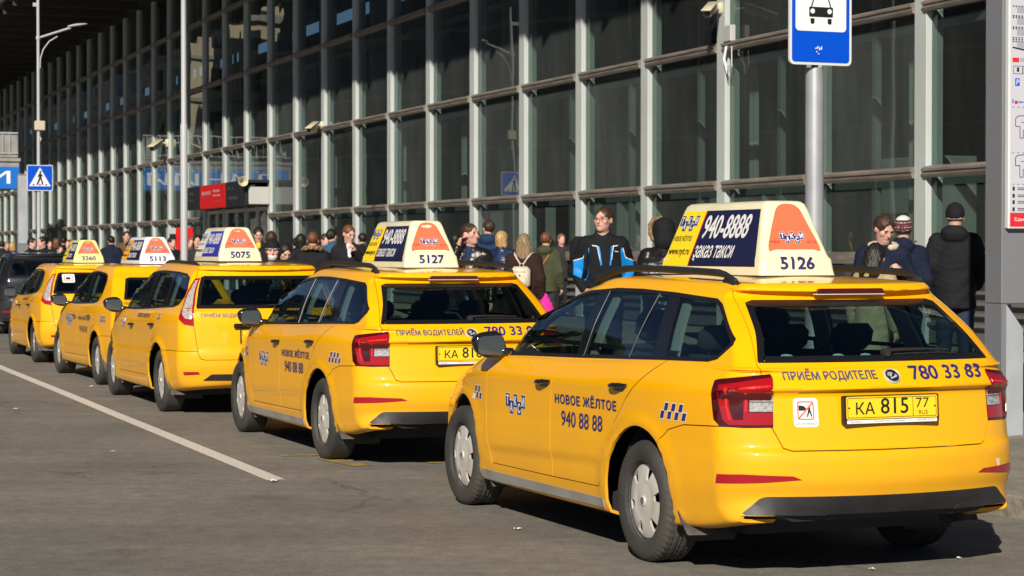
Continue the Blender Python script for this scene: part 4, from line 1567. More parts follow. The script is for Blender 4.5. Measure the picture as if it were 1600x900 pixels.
def make_other(kind, number, style, rear_words, serial, phone, body='taxi_paint', sign_x=-.05, sticker=False, logo=True):
    MA = MATS
    t = empty('taxi_car' if number else 'parked_car')
    S = SHAPES[kind]
    if kind in ('wagon', 'hatch'):
        wb = 2.64
        k = -.09 if kind == 'hatch' else 0
        spec = dict(paint=body, wb=wb, arch=(.325, .375), wheel='ford', R=.315, hub_y=.765, well_y=.80,
            dlo=DLO_F if kind == 'wagon' else DLO_H,
            rearglass=[(-.665, 1.055), (.665, 1.055), (.67, 1.075), (.63, 1.24), (.585, 1.358), (.55, 1.372), (-.55, 1.372), (-.585, 1.358), (-.63, 1.24), (-.67, 1.075)],
            rg_to=.0, windshield=[(-.66, 1.02), (.66, 1.02), (.57, 1.22), (.49, 1.36), (-.49, 1.36), (-.57, 1.22)], ws_from=1.2,
            door_front=[(2.13, .90), (2.17, .70), (2.135, .50), (2.06, .325), (1.10, .335), (1.12, .47), (1.15, .67), (1.135, .82), (1.09, .98), (1.07, 1.10), (2.08, 1.10), (2.09, .99)],
            door_rear=[(1.10, .335), (1.12, .47), (1.15, .67), (1.135, .82), (1.09, .98), (1.07, 1.10), (.05, 1.10), (.02, 1.0), (.08, .85), (.28, .70), (.35, .59), (.40, .44), (.42, .375), (.46, .345)],
            hatch=[(-.66, .60), (-.64, .565), (-.60, .555), (.60, .555), (.64, .565), (.66, .60), (.71, .95), (.70, 1.06), (.625, 1.36), (.60, 1.42), (.59, 1.62), (-.59, 1.62), (-.60, 1.42), (-.625, 1.36), (-.70, 1.06), (-.71, .95)],
            hatch_to=-.50 + (.12 if kind == 'hatch' else 0),
            bumper=[(-1.5, .0), (-.33, .0), (-.20, .60), (-.30, .632), (-.6, .640), (-1.5, .640)],
            pillars=[[(1.0, .9), (.87, .9), (.78, 1.5), (.93, 1.5)]] + ([[(.02, .9), (-.10, .9), (.0, 1.5), (.12, 1.5)]] if kind == 'wagon' else [[(.24, .9), (.14, .9), (.2, 1.5), (.3, 1.5)]]),
            mirror=(2.02, 1.03), handles=[(1.25, .845), (.20, .875)], rg_band=.035)
    else:
        wb = 2.63
        spec = dict(paint=body, wb=wb, arch=(.325, .365), wheel='renault', R=.308, hub_y=.735, well_y=.78,
            dlo=DLO_L, lidname='boot_lid',
            rearglass=[(-.60, 1.085), (.60, 1.085), (.60, 1.10), (.56, 1.22), (.52, 1.345), (.47, 1.36), (-.47, 1.36), (-.52, 1.345), (-.56, 1.22), (-.60, 1.10)],
            rg_to=.4, windshield=[(-.64, 1.02), (.64, 1.02), (.56, 1.22), (.48, 1.36), (-.48, 1.36), (-.56, 1.22)], ws_from=1.2,
            door_front=[(2.11, .90), (2.15, .70), (2.115, .50), (2.04, .325), (1.10, .335), (1.12, .47), (1.13, .67), (1.115, .82), (1.09, .98), (1.07, 1.10), (2.08, 1.10), (2.09, .99)],
            door_rear=[(1.10, .335), (1.12, .47), (1.13, .67), (1.115, .82), (1.09, .98), (1.07, 1.10), (.24, 1.10), (.18, 1.0), (.20, .85), (.30, .70), (.35, .59), (.40, .44), (.42, .375), (.46, .345)],
            hatch=[(-.52, .70), (-.50, .665), (.50, .665), (.52, .70), (.55, .80), (.56, .985), (-.56, .985), (-.55, .80)], hatch_to=-.5,
            bumper=[(-1.5, .0), (-.33, .0), (-.20, .60), (-.30, .632), (-.6, .640), (-1.5, .640)],
            pillars=[[(1.0, .9), (.87, .9), (.78, 1.5), (.93, 1.5)]],
            mirror=(2.02, 1.03), handles=[(1.25, .845), (.30, .865)], rg_band=.03, handle_mat='chrome')
    doors, lid, bumper = taxi_common(t, S, spec, False)
    cabin(t, S, wb)
    D = PI / 180
    def ar(a, z): return (a * D, z)
    for sg in (1, -1):
        mir = sg < 0
        e = empty('tail_lamp'); e.parent = t
        if kind in ('wagon', 'hatch'):
            c = (-.45 + (.12 if kind == 'hatch' else 0), .38)
            pl = lambda a, z: S.polar(a, z, c)
            patch('lamp_housing', pl, [ar(39.5, .885), ar(50, .90), ar(57, .955), ar(58, 1.04), ar(57, 1.20), ar(56, 1.345), ar(48, 1.352), ar(41.5, 1.1)], MA['lamp_red' if number else 'gloss_black'], e, off=.004, th=.012, grid=.05, edge=.03, mirror=mir)
            patch('lamp_lens', pl, [ar(42, .95), ar(49, .96), ar(53.5, 1.0), ar(54.5, 1.04), ar(54, 1.18), ar(53, 1.325), ar(49.5, 1.33), ar(44, 1.1)], MA['lamp_clear' if number else 'gloss_black'], e, off=.007, th=.003, grid=.05, edge=.03, mirror=mir)
        else:
            c = (-.55, .40)
            pl = lambda a, z: S.polar(a, z, c)
            patch('lamp_housing', pl, [ar(24, .72), ar(54, .72), ar(58, .80), ar(52, .985), ar(24, .985)], MA['lamp_red'], e, off=.004, th=.012, grid=.05, edge=.03, mirror=mir)
            patch('lamp_lens', pl, [ar(28, .82), ar(45, .82), ar(45, .89), ar(28, .89)], MA['lamp_clear'], e, off=.007, th=.003, grid=.05, edge=.03, mirror=mir)
        c2 = (-.45, .40)
        patch('bumper_reflector', lambda a, z: S.polar(a, z, c2), [ar(50, .405), ar(50, .440), ar(33, .440), ar(31, .415)], MA['reflector'], bumper, off=.003, th=.006, grid=None, edge=.03, mirror=mir)
        if kind == 'wagon': rail_part(t, S, (-.50, 1.20), .585, .012, sg)
        prs = lambda a, b, sg=sg: S.side(a, b, sg)
        patch('headlamp', lambda a, z: S.polar(PI - a, z, (2.70, .25)), [(rad(14), .60), (rad(14), .68), (rad(48), .70), (rad(56), .66), (rad(40), .60)], MA['lamp_clear'], t, off=.003, th=.008, grid=.06, edge=.04, mirror=sg < 0)
    patch('diffuser', S.rear, round_poly([(-.62, .352), (.62, .352), (.58, .38), (.54, .415), (-.54, .415), (-.58, .38)], .02, 3), MA['black_plastic'], bumper, off=.004, th=.02, grid=.08, edge=.04)
    yl = .995 if kind in ('wagon', 'hatch') else .9
    if rear_words: decal_text('tailgate_lettering', S.rear, rear_words, MA['decal_grey'], lid, (.63, .965), (-1, 0), (0, 1), .052, w=.52, bold=.03)
    if phone: decal_text('phone_number', S.rear, phone, MA['decal_blue'], lid, (-.07, .965), (-1, 0), (0, 1), .062, w=.40, bold=.015)
    if kind in ('wagon', 'hatch'):
        q = S.rear(0, .88)[0]
        MB().box((q.x - .006, 0, .885), (.03, .66, .05), None, .01).build('handle_bar', MA['gloss_black'], lid)
        plate_part(t, S, 0, .79, serial, '77', False)
        w = MB()
        pts = [S.rear(y, z)[0] + S.rear(y, z)[1] * .016 for y, z in ((0, 1.075), (-.12, 1.083), (-.30, 1.085), (-.42, 1.08))]
        w.tube(pts, .007, 6)
        w.build('rear_wiper', MA['black_plastic'], lid, True, 50)
    else:
        plate_part(t, S, 0, .50, serial, '77', False)
    pr = lambda a, b: S.side(a, b, 1)
    if logo:
        if kind == 'sedan':
            taxi_logo('door_logo', pr, doors[('front_door', 1)], (1.86, .76), (-1, 0), (0, 1), .13)
            decal_text('door_lettering', pr, 'НОВОЕ ЖЁЛТОЕ', MA['decal_grey'], doors[('rear_door', 1)], (1.06, .80), (-1, 0), (0, 1), .055, w=.70, bold=.01)
            decal_text('door_lettering', pr, '940 88 88', MA['decal_grey'], doors[('rear_door', 1)], (.96, .64), (-1, 0), (0, 1), .085, w=.50)
            checkers(t, pr, (-.28, .80), (-1, 0), (0, 1), .30, .085)
        else:
            taxi_logo('door_logo', pr, doors[('front_door', 1)], (1.92, .84), (-1, 0), (0, 1), .095)
            decal_text('door_lettering', pr, 'НОВОЕ ЖЁЛТОЕ', MA['decal_blue'], doors[('rear_door', 1)], (1.05, .925), (-1, .015), (0, 1), .050, w=.66, bold=.01)
            checkers(t, pr, (.0, .925), (-1, 0), (0, 1), .18, .065, cols=2)
    if sticker:
        patch('window_sticker', S.rear, round_poly([(.36, 1.22), (.53, 1.22), (.53, 1.345), (.36, 1.345)], .02, 3), MA['decal_white'], t, off=.004, th=.001, grid=None, edge=.05)
        patch('sticker_frame', S.rear, round_poly([(.385, 1.24), (.505, 1.24), (.505, 1.325), (.385, 1.325)], .015, 3), MA['decal_red'], t, off=.0055, th=.001, holes=[round_poly([(.393, 1.248), (.497, 1.248), (.497, 1.317), (.393, 1.317)], .012, 3)], grid=None)
        patch('sticker_car', S.rear, [(.48, 1.265), (.42, 1.265), (.41, 1.28), (.43, 1.30), (.48, 1.30)], MA['decal_black'], t, off=.0055, th=.001, grid=None)
    if number:
        zt = S.top(sign_x, 0)[0].z
        roof_sign(t, sign_x, zt + .014, style, number, H=.35)
    return t

SHAPES = {}
mat('sill_dust', (0.30, 0.29, 0.26), rough=.7, noise_amt=.6, noise_scale=3, col2=(.24, .22, .19))
SHAPES['octavia'] = Shape(OCT, disp=arch_disp([(0, .325, .385), (2.686, .325, .385)], crease=(.43, .50)))

_a = arch_disp([(0, .325, .375), (2.64, .325, .375)], amount=.022, crease=(.42, .46))
SHAPES['wagon'] = Shape(FOC, disp=_a)
SHAPES['hatch'] = Shape(FOC, disp=_a, xmap=lambda x: np.where(x < .3, .3 + (x - .3) * .89, x))
SHAPES['sedan'] = Shape(LOG, disp=arch_disp([(0, .325, .365), (2.63, .325, .365)], amount=.018, crease=(.46, .47), inset_low=.008))
# ================================================================ the place
AX = Vector((-math.sin(TH), math.cos(TH), 0))        # along the facade, away from the camera
BX = Vector((math.cos(TH), math.sin(TH), 0))         # from the road towards the building
DF = 14.78                                           # camera to facade
FRZ = math.atan2(AX.y, AX.x)
def fpt(t_, p, z=0):
    v = AX * t_ + BX * p
    return Vector((v.x, v.y, z))

def ground_mat(name, base, dark, scale=.5, grit=(.9, 1.15), patches=True, rough=.9, cracks=0):
    m = bpy.data.materials.new(name); m.use_nodes = True
    nt = m.node_tree; L = nt.links
    b = nt.nodes['Principled BSDF']; b.inputs['Roughness'].default_value = rough
    b.inputs['Specular IOR Level'].default_value = .25
    tc = nt.nodes.new('ShaderNodeTexCoord')
    def nz(sc, det=6, ro=.6, vec=None):
        n = nt.nodes.new('ShaderNodeTexNoise'); n.inputs['Scale'].default_value = sc; n.inputs['Detail'].default_value = det; n.inputs['Roughness'].default_value = ro
        L.new(vec or tc.outputs['Object'], n.inputs['Vector']); return n
    def ramp(src, p0, p1, c0=(0, 0, 0), c1=(1, 1, 1)):
        r = nt.nodes.new('ShaderNodeValToRGB'); r.color_ramp.elements[0].position = p0; r.color_ramp.elements[1].position = p1
        r.color_ramp.elements[0].color = (*c0, 1); r.color_ramp.elements[1].color = (*c1, 1)
        L.new(src, r.inputs[0]); return r
    big = ramp(nz(scale, 5).outputs['Fac'], .36, .66)
    mx = nt.nodes.new('ShaderNodeMix'); mx.data_type = 'RGBA'
    mx.inputs[6].default_value = (*base, 1); mx.inputs[7].default_value = (*dark, 1)
    L.new(big.outputs[0], mx.inputs[0])
    # streaks along the direction of traffic
    mp = nt.nodes.new('ShaderNodeMapping'); mp.inputs['Rotation'].default_value = (0, 0, -FRZ); mp.inputs['Scale'].default_value = (.06, 1.2, 1)
    L.new(tc.outputs['Object'], mp.inputs[0])
    st = ramp(nz(1.3, 4, .5, mp.outputs[0]).outputs['Fac'], .40, .72, (1, 1, 1), (.80, .80, .81))
    m1 = nt.nodes.new('ShaderNodeMix'); m1.data_type = 'RGBA'; m1.blend_type = 'MULTIPLY'; m1.inputs[0].default_value = 1
    L.new(mx.outputs[2], m1.inputs[6]); L.new(st.outputs[0], m1.inputs[7])
    gr = ramp(nz(48, 6, .85).outputs['Fac'], .34, .66, (.66, .66, .67), (1.28, 1.27, 1.25))
    m2 = nt.nodes.new('ShaderNodeMix'); m2.data_type = 'RGBA'; m2.blend_type = 'MULTIPLY'; m2.inputs[0].default_value = 1
    L.new(m1.outputs[2], m2.inputs[6]); L.new(gr.outputs[0], m2.inputs[7])
    # small pale and dark stones
    vo = nt.nodes.new('ShaderNodeTexVoronoi'); vo.inputs['Scale'].default_value = 9
    L.new(tc.outputs['Object'], vo.inputs['Vector'])
    sp = ramp(vo.outputs['Distance'], .055, .10, (1.9, 1.9, 1.8), (1, 1, 1))
    m3 = nt.nodes.new('ShaderNodeMix'); m3.data_type = 'RGBA'; m3.blend_type = 'MULTIPLY'; m3.inputs[0].default_value = .7
    L.new(m2.outputs[2], m3.inputs[6]); L.new(sp.outputs[0], m3.inputs[7])
    mo = ramp(nz(7, 9, .78).outputs['Fac'], .36, .64, (.76, .76, .77), (1.16, 1.15, 1.12))
    m5 = nt.nodes.new('ShaderNodeMix'); m5.data_type = 'RGBA'; m5.blend_type = 'MULTIPLY'; m5.inputs[0].default_value = 1
    L.new(m3.outputs[2], m5.inputs[6]); L.new(mo.outputs[0], m5.inputs[7])
    v3 = nt.nodes.new('ShaderNodeTexVoronoi'); v3.inputs['Scale'].default_value = .8
    d3 = nz(6, 4, .7)
    a3 = nt.nodes.new('ShaderNodeVectorMath'); a3.operation = 'MULTIPLY_ADD'; a3.inputs[1].default_value = (.25, .25, .25)
    L.new(d3.outputs['Color'], a3.inputs[0]); L.new(tc.outputs['Object'], a3.inputs[2]); L.new(a3.outputs[0], v3.inputs['Vector'])
    oil = ramp(v3.outputs['Distance'], .05, .20, (.62, .61, .60), (1, 1, 1))
    m6 = nt.nodes.new('ShaderNodeMix'); m6.data_type = 'RGBA'; m6.blend_type = 'MULTIPLY'; m6.inputs[0].default_value = .55
    L.new(m5.outputs[2], m6.inputs[6]); L.new(oil.outputs[0], m6.inputs[7])
    last = m6
    if cracks:
        v2 = nt.nodes.new('ShaderNodeTexVoronoi'); v2.feature = 'DISTANCE_TO_EDGE'; v2.inputs['Scale'].default_value = .55
        ds = nz(2.2, 5, .7)
        ad = nt.nodes.new('ShaderNodeVectorMath'); ad.operation = 'MULTIPLY_ADD'; ad.inputs[1].default_value = (.5, .5, .5)
        L.new(ds.outputs['Color'], ad.inputs[0]); L.new(tc.outputs['Object'], ad.inputs[2])
        L.new(ad.outputs[0], v2.inputs['Vector'])
        cr = ramp(v2.outputs['Distance'], .004, .014, (.62, .60, .57), (1, 1, 1))
        wh = ramp(nz(.25, 3).outputs['Fac'], .50, .60)
        m4 = nt.nodes.new('ShaderNodeMix'); m4.data_type = 'RGBA'; m4.blend_type = 'MULTIPLY'
        L.new(wh.outputs[0], m4.inputs[0]); L.new(last.outputs[2], m4.inputs[6]); L.new(cr.outputs[0], m4.inputs[7])
        last = m4
    L.new(last.outputs[2], b.inputs['Base Color'])
    bp = nt.nodes.new('ShaderNodeBump'); bp.inputs['Strength'].default_value = .5; bp.inputs['Distance'].default_value = .006
    L.new(nz(60, 5, .8).outputs['Fac'], bp.inputs['Height'])
    L.new(bp.outputs[0], b.inputs['Normal'])
    MATS[name] = m
    return m

ground_mat('asphalt', (0.238, 0.218, 0.184), (0.188, 0.174, 0.150), cracks=1)
ground_mat('pavement_asphalt', (0.33, 0.29, 0.24), (0.25, 0.225, 0.19), scale=.8)
mat('kerb_granite', (0.34, 0.30, 0.245), rough=.85, noise_amt=.5, noise_scale=14, bump=.5, bump_scale=60)
mat('road_white', (0.70, 0.66, 0.58), rough=.8, noise_amt=.6, noise_scale=45, col2=(.50, .47, .41))
mat('road_yellow', (0.42, 0.27, 0.04), rough=.8, noise_amt=.7, noise_scale=9, col2=(.17, .14, .10))
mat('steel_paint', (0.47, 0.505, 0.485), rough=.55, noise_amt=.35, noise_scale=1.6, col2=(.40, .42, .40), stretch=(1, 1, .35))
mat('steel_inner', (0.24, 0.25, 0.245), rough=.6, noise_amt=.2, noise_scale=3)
mat('transom_metal', (0.13, 0.115, 0.10), rough=.6, noise_amt=.6, noise_scale=6, col2=(.24, .20, .16), stretch=(.3, 2, 2))
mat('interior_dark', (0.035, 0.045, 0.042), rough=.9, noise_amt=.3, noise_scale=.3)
mat('interior_floor', (0.10, 0.10, 0.09), rough=.6)
mat('interior_pale', (0.30, 0.31, 0.29), rough=.8)
mat('curtain_cloth', (0.30, 0.31, 0.29), rough=.9)
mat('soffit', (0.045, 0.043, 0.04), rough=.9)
mat('concrete_band', (0.30, 0.29, 0.27), rough=.9, noise_amt=.3, noise_scale=2)
mat('vent_metal', (0.12, 0.12, 0.11), rough=.5)
mat('galvanised', (0.42, 0.43, 0.45), rough=.42, metal=.35, noise_amt=.25, noise_scale=4, col2=(.33, .34, .36))
mat('pole_grey', (0.40, 0.41, 0.42), rough=.5)
mat('pylon_grey', (0.17, 0.18, 0.20), rough=.5, noise_amt=.25, noise_scale=2, col2=(.17, .17, .17))
mat('pylon_light', (0.36, 0.38, 0.41), rough=.5, noise_amt=.2, noise_scale=3)
mat('sign_blue', (0.0, 0.07, 0.55), rough=.35)
mat('sign_face', (0.74, 0.76, 0.76), rough=.35)
mat('sign_edge', (0.62, 0.63, 0.62), rough=.4)
mat('map_white', (0.50, 0.50, 0.54), rough=.4)
mat('map_red', (0.62, 0.02, 0.03), rough=.4)
mat('map_grey', (0.32, 0.33, 0.37), rough=.4)
mat('banner_blue', (0.0, 0.13, 0.52), rough=.5)
mat('shop_red', (0.60, 0.012, 0.015), rough=.6, spec=.2)
mat('shop_dark', (0.020, 0.020, 0.024), rough=.6, spec=.2)
mat('shop_grey', (0.16, 0.16, 0.18), rough=.4)
mat('panel_pale', (0.42, 0.42, 0.40), rough=.6)
mat('door_white', (0.62, 0.63, 0.62), rough=.5)
mat('camera_beige', (0.52, 0.46, 0.33), rough=.5)
mat('camera_lens', (0.01, 0.01, 0.012), rough=.1)
mat('cable', (0.02, 0.02, 0.02), rough=.5)
mat('cream_wall', (0.50, 0.42, 0.28), rough=.9, noise_amt=.2, noise_scale=.4)
mat('grey_wall', (0.09, 0.092, 0.09), rough=.9, noise_amt=.3, noise_scale=.4)
mat('dark_window', (0.02, 0.025, 0.03), rough=.2)
mat('litter_paper', (0.75, 0.74, 0.70), rough=.8)
glass_mat('facade_glass', (0.62, 0.69, 0.67), refl=.85, dirt=.030, rough=.0, ior=1.5, bend=.10)

# ---- ground, pavement, kerb
def sheet(name, pts, m, z0, kind='structure'):
    o = meshobj(name, [(p[0], p[1], p[2] if len(p) > 2 else z0) for p in pts], [tuple(range(len(pts)))], m)
    tag(o, kind=kind)
    return o
sheet('road', [(-600, -60), (500, -60), (500, 900), (-600, 900)], MATS['asphalt'], 0)
V = []; F = []
row = [(7.45, .140), (9.0, .17), (11, .25), (13, .34), (DF + .4, .40)]
ts = list(range(-20, 261, 4))
for t_ in ts:
    for p, z in row:
        V.append(fpt(t_, p, z))
n_ = len(row)
for i in range(len(ts) - 1):
    for j in range(n_ - 1):
        a = i * n_ + j
        F.append((a, a + 1, a + n_ + 1, a + n_))
pv = meshobj('pavement', V, F, MATS['pavement_asphalt'], None, True, 60)
tag(pv, kind='structure')
me = pv.data
if me.polygons[0].normal.z < 0: me.flip_normals()
kb = empty('kerb', fpt(0, 7.3, 0), FRZ); tag(kb, kind='structure')
stone = None
for k in range(-4, 96):
    L_ = .985
    if stone is None:
        stone = MB().box((0, -.075, -.02), (L_, .15, .32), None, .014).build('kerb_stone', MATS['kerb_granite'], kb, True, 40)
        o = stone
    else:
        o = bpy.data.objects.new('kerb_stone', stone.data); COL.objects.link(o); o.parent = kb
    o.location = (k * 1.0, random.uniform(-.006, .006), random.uniform(-.006, .004))
    o.rotation_euler = (random.uniform(-.01, .01), 0, random.uniform(-.004, .004))

# ---- road markings
def stripe(name, a, b, w, m, z=.004, label=None, cat='road marking', group=None):
    a = Vector(a); b = Vector(b); d = (b - a).normalized(); s_ = Vector((-d.y, d.x)) * w / 2
    n = 24
    V = []; F = []
    rnd = random.Random(3)
    for k in range(n + 1):
        q = a + (b - a) * k / n
        e1 = 1 + rnd.uniform(-.10, .05); e2 = 1 + rnd.uniform(-.10, .05)
        V += [(q.x + s_.x * e1, q.y + s_.y * e1, z), (q.x - s_.x * e2, q.y - s_.y * e2, z)]
    F = [(2 * k, 2 * k + 1, 2 * k + 3, 2 * k + 2) for k in range(n)]
    o = meshobj(name, V, F, m)
    if o.data.polygons[0].normal.z < 0: o.data.flip_normals()
    tag(o, label, cat, group)
    return o
def gpt(x, y):
    Y = 1.62 * 3331 / (y - 392 + .0)
    return ((x - 800) / 3331 * Y, Y)
stripe('lane_line', gpt(430, 751), (gpt(430, 751)[0] - 5.52 * 5, gpt(430, 751)[1] + 14.8 * 5), .14, MATS['road_white'], label='long white line painted along the road left of the taxis')
stripe('bay_marking', gpt(438, 713), gpt(512, 711.5), .10, MATS['road_yellow'], label='worn yellow dash on the road left of the second taxi rear wheel', group='worn yellow bay markings')
stripe('bay_marking', gpt(508, 717), gpt(566, 729), .16, MATS['road_yellow'], label='worn slanting yellow dash below the rear wheel of the second taxi', group='worn yellow bay markings')
stripe('bay_marking', gpt(668, 724), gpt(690, 724), .10, MATS['road_yellow'], label='faint yellow dash beside the front wheel of the nearest taxi', group='worn yellow bay markings')
LIT = [(24, 640, 'scrap of white paper on the road at the left edge', 1.0), (175, 707, 'tiny white scrap on the open road left of the lane line', .8), (427, 754, 'crumpled white scrap at the near end of the white line', 1.5),
       (143, 605, 'pale wrapper on the asphalt below the fourth taxi', 1.2), (809, 829, 'white scrap on the asphalt before the nearest taxi', .9), (1500, 875, 'small pale scrap in front of the nearest rear bumper', .7), (1365, 892, 'small pebble of white litter at the lower edge', .7), (590, 660, 'pale scrap in the shade under the second taxi', .9)]
for (x, y, lb, s_) in LIT:
    g = gpt(x, y)
    V = []; F = []
    rr = random.Random(x)
    n = 6
    for i in range(n):
        for j in range(n):
            V.append(((i / 5 - .5) * .045 * s_ + rr.uniform(-.003, .003), (j / 5 - .5) * .03 * s_ + rr.uniform(-.003, .003), .004 + rr.uniform(0, .010) * s_))
    for i in range(n - 1):
        for j in range(n - 1):
            F.append((i * n + j, (i + 1) * n + j, (i + 1) * n + j + 1, i * n + j + 1))
    o = meshobj('litter_scrap', V, F, MATS['litter_paper'])
    o.location = (g[0], g[1], 0.002); o.rotation_euler = (0, 0, rr.uniform(0, 3))
    tag(o, lb, 'litter', 'scraps of litter on the asphalt')

# ---- the station building
ZB = .40; ZT = 10.8; BAY = 3.0; T0 = 24.5
NB = 50
B = empty('station_building', fpt(0, DF, 0), FRZ)
tag(B, 'long glass and steel station building with pale columns and a shading roof', 'building')
def share(name, src, loc, parent=B):
    o = bpy.data.objects.new(name, src.data); COL.objects.link(o); o.parent = parent; o.location = loc
    return o
# local frame: x along the facade, y towards the street, z up
c = MB()
c.box((0, .02, (ZB + ZT) / 2), (.30, .05, ZT - ZB), None, .008)
c.box((-.135, -.03, (ZB + ZT) / 2), (.028, .09, ZT - ZB - .01))
c.box((.135, -.03, (ZB + ZT) / 2), (.028, .09, ZT - ZB - .01))
c.box((0, -.16, (ZB + ZT) / 2), (.22, .14, ZT - ZB - .02))
for z in np.arange(1.0, ZT, .72):
    for s_ in (-.115, .115):
        c.box((s_, .047, z), (.014, .008, .014))
col0 = c.build('column', MATS['steel_paint'], B, fix=False)
ROWS = [1.52, 2.665, 4.84, 7.02, 9.20]
tr = MB()
tr.prism([(-.02, -.085), (.075, -.085), (.095, -.05), (.095, -.01), (.115, .0), (.115, .03), (.06, .06), (-.02, .075)], -1.365, 1.365, 'x')
tr.v = [tuple(v) for v in tr.v]
tr0 = tr.build('transom', MATS['transom_metal'], B)
sl = MB().box((0, .01, 0), (2.69, .10, .17), None, .01).build('sill_band', MATS['transom_metal'], B)
for o in (col0, tr0, sl): o.hide_render = False
def pane(h):
    return MB().box((0, -.045, 0), (2.70, .012, h)).build('window_pane', MATS['facade_glass'], B)
spans = [(1.61, 2.575), (2.745, 4.75), (4.915, 6.93), (7.095, 9.11), (9.275, 10.75)]
p0 = [pane(b - a) for a, b in spans]
lp0 = MB().box((0, -.045, 0), (2.70, .012, .44)).build('lower_pane', MATS['facade_glass'], B)
vp = MB()
vp.box((0, -.03, .50), (2.70, .05, .16))
for k in range(4):
    vp.box((0, .0, .66 + k * .14), (2.70, .05, .045), Matrix.Rotation(.5, 3, 'X'))
    vp.box((0, -.04, .60 + k * .14), (2.70, .01, .13))
vp0 = vp.build('vent_panel', MATS['vent_metal'], B)
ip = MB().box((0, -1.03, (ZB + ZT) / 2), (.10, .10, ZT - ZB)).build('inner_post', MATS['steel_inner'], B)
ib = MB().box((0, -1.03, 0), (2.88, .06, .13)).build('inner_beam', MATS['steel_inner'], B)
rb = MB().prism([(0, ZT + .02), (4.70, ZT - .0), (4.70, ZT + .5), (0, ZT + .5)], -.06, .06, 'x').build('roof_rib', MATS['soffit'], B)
first = True
for k in range(-3, NB):
    t_ = T0 + BAY * k
    if first: col0.location = (t_, 0, 0)
    else: share('column', col0, (t_, 0, 0))
    tc_ = t_ + BAY / 2
    door = 60.0 < tc_ < 69.2
    for zi, z in enumerate(ROWS):
        src = sl if zi == 0 else tr0
        nm = 'sill_band' if zi == 0 else 'transom'
        if door and zi < 2: continue
        if first and zi < 2: src.location = (tc_, 0, z)
        else: share(nm, src, (tc_, 0, z))
    for si, (a, b) in enumerate(spans):
        if door and si == 0: continue
        o = p0[si] if first else share('window_pane', p0[si], (0, 0, 0))
        o.location = (tc_, 0, (a + b) / 2 + (.0))
    if not door:
        o = lp0 if first else share('lower_pane', lp0, (0, 0, 0)); o.location = (tc_, 0, 1.21)
        o = vp0 if first else share('vent_panel', vp0, (0, 0, 0)); o.location = (tc_, 0, 0)
    if k < 26:
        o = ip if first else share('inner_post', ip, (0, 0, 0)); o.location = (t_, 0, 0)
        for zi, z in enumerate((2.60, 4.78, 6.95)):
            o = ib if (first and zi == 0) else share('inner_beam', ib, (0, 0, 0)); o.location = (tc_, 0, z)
    o = rb if first else share('roof_rib', rb, (0, 0, 0)); o.location = (t_, 0, 0)
    first = False
XA, XB = T0 - 3.2 * BAY, T0 + BAY * (NB - 1) + 1
Lc, Ll = (XA + XB) / 2, XB - XA
MB().box((Lc, -.2, .29), (Ll, .34, .24)).build('plinth', MATS['shop_dark'], B)
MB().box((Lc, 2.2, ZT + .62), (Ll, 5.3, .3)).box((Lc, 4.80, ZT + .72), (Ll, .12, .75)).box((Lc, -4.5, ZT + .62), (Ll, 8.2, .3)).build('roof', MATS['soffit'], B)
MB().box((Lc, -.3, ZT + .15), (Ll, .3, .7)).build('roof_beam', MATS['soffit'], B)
MB().box((Lc, -4.6, .33), (Ll, 8.6, .1)).build('hall_floor', MATS['interior_floor'], B)
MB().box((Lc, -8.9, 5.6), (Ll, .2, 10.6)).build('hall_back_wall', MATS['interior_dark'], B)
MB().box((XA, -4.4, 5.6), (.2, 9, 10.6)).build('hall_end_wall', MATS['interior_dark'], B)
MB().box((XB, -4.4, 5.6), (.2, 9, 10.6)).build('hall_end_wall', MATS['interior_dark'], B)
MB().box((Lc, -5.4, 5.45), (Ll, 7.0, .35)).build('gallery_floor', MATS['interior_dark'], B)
hc0 = MB().box((0, -4.2, 5.5), (.5, .5, 10.4), None, .03).build('hall_pillar', MATS['interior_pale'], B)
hc0.location = (T0 + 3, 0, 0)
for k in range(1, 24): share('hall_pillar', hc0, (T0 + 3 + 6 * k, 0, 0))
# pale drapes and boxes just inside the glass
rr = random.Random(8)
for (t_, w, z0_, z1_, q) in ((26.9, .35, 1.6, 4.6, -1.35), (29.6, .28, 1.6, 4.6, -1.35), (32.2, .3, 2.8, 4.7, -1.4), (36.2, .4, 1.5, 4.4, -1.4), (38.6, .3, 2.6, 4.5, -1.3), (43.5, .5, 1.5, 4.4, -1.5), (47.2, .35, 2.7, 4.6, -1.4), (52, .5, 1.5, 4.4, -1.4), (55.6, .5, 2.8, 6.8, -1.4), (58.2, .4, 1.6, 4.4, -1.4)):
    V = []; F = []
    n = 14
    for k in range(n + 1):
        x = -w / 2 + w * k / n; y = .03 * math.sin(k * 1.9)
        V += [(x, y, z0_), (x, y, z1_), (x, y - .01, z0_), (x, y - .01, z1_)]
    for k in range(n):
        F += [(4 * k, 4 * k + 4, 4 * k + 5, 4 * k + 1), (4 * k + 2, 4 * k + 3, 4 * k + 7, 4 * k + 6)]
    o = meshobj('curtain', V, F, MATS['curtain_cloth'], B, True, 80)
    o.location = (t_, q, 0)
for (t_, q, w, d, h) in ((27.5, -1.9, 1.4, .8, 2.6), (33.6, -2.0, 1.6, .8, 2.45), (40.0, -2.2, 1.8, .9, 2.3), (46.0, -2.4, 2.0, .9, 2.2)):
    MB().box((t_, q, ZB + h / 2), (w, d, h), None, .02).build('ticket_machine', MATS['interior_pale'], B)
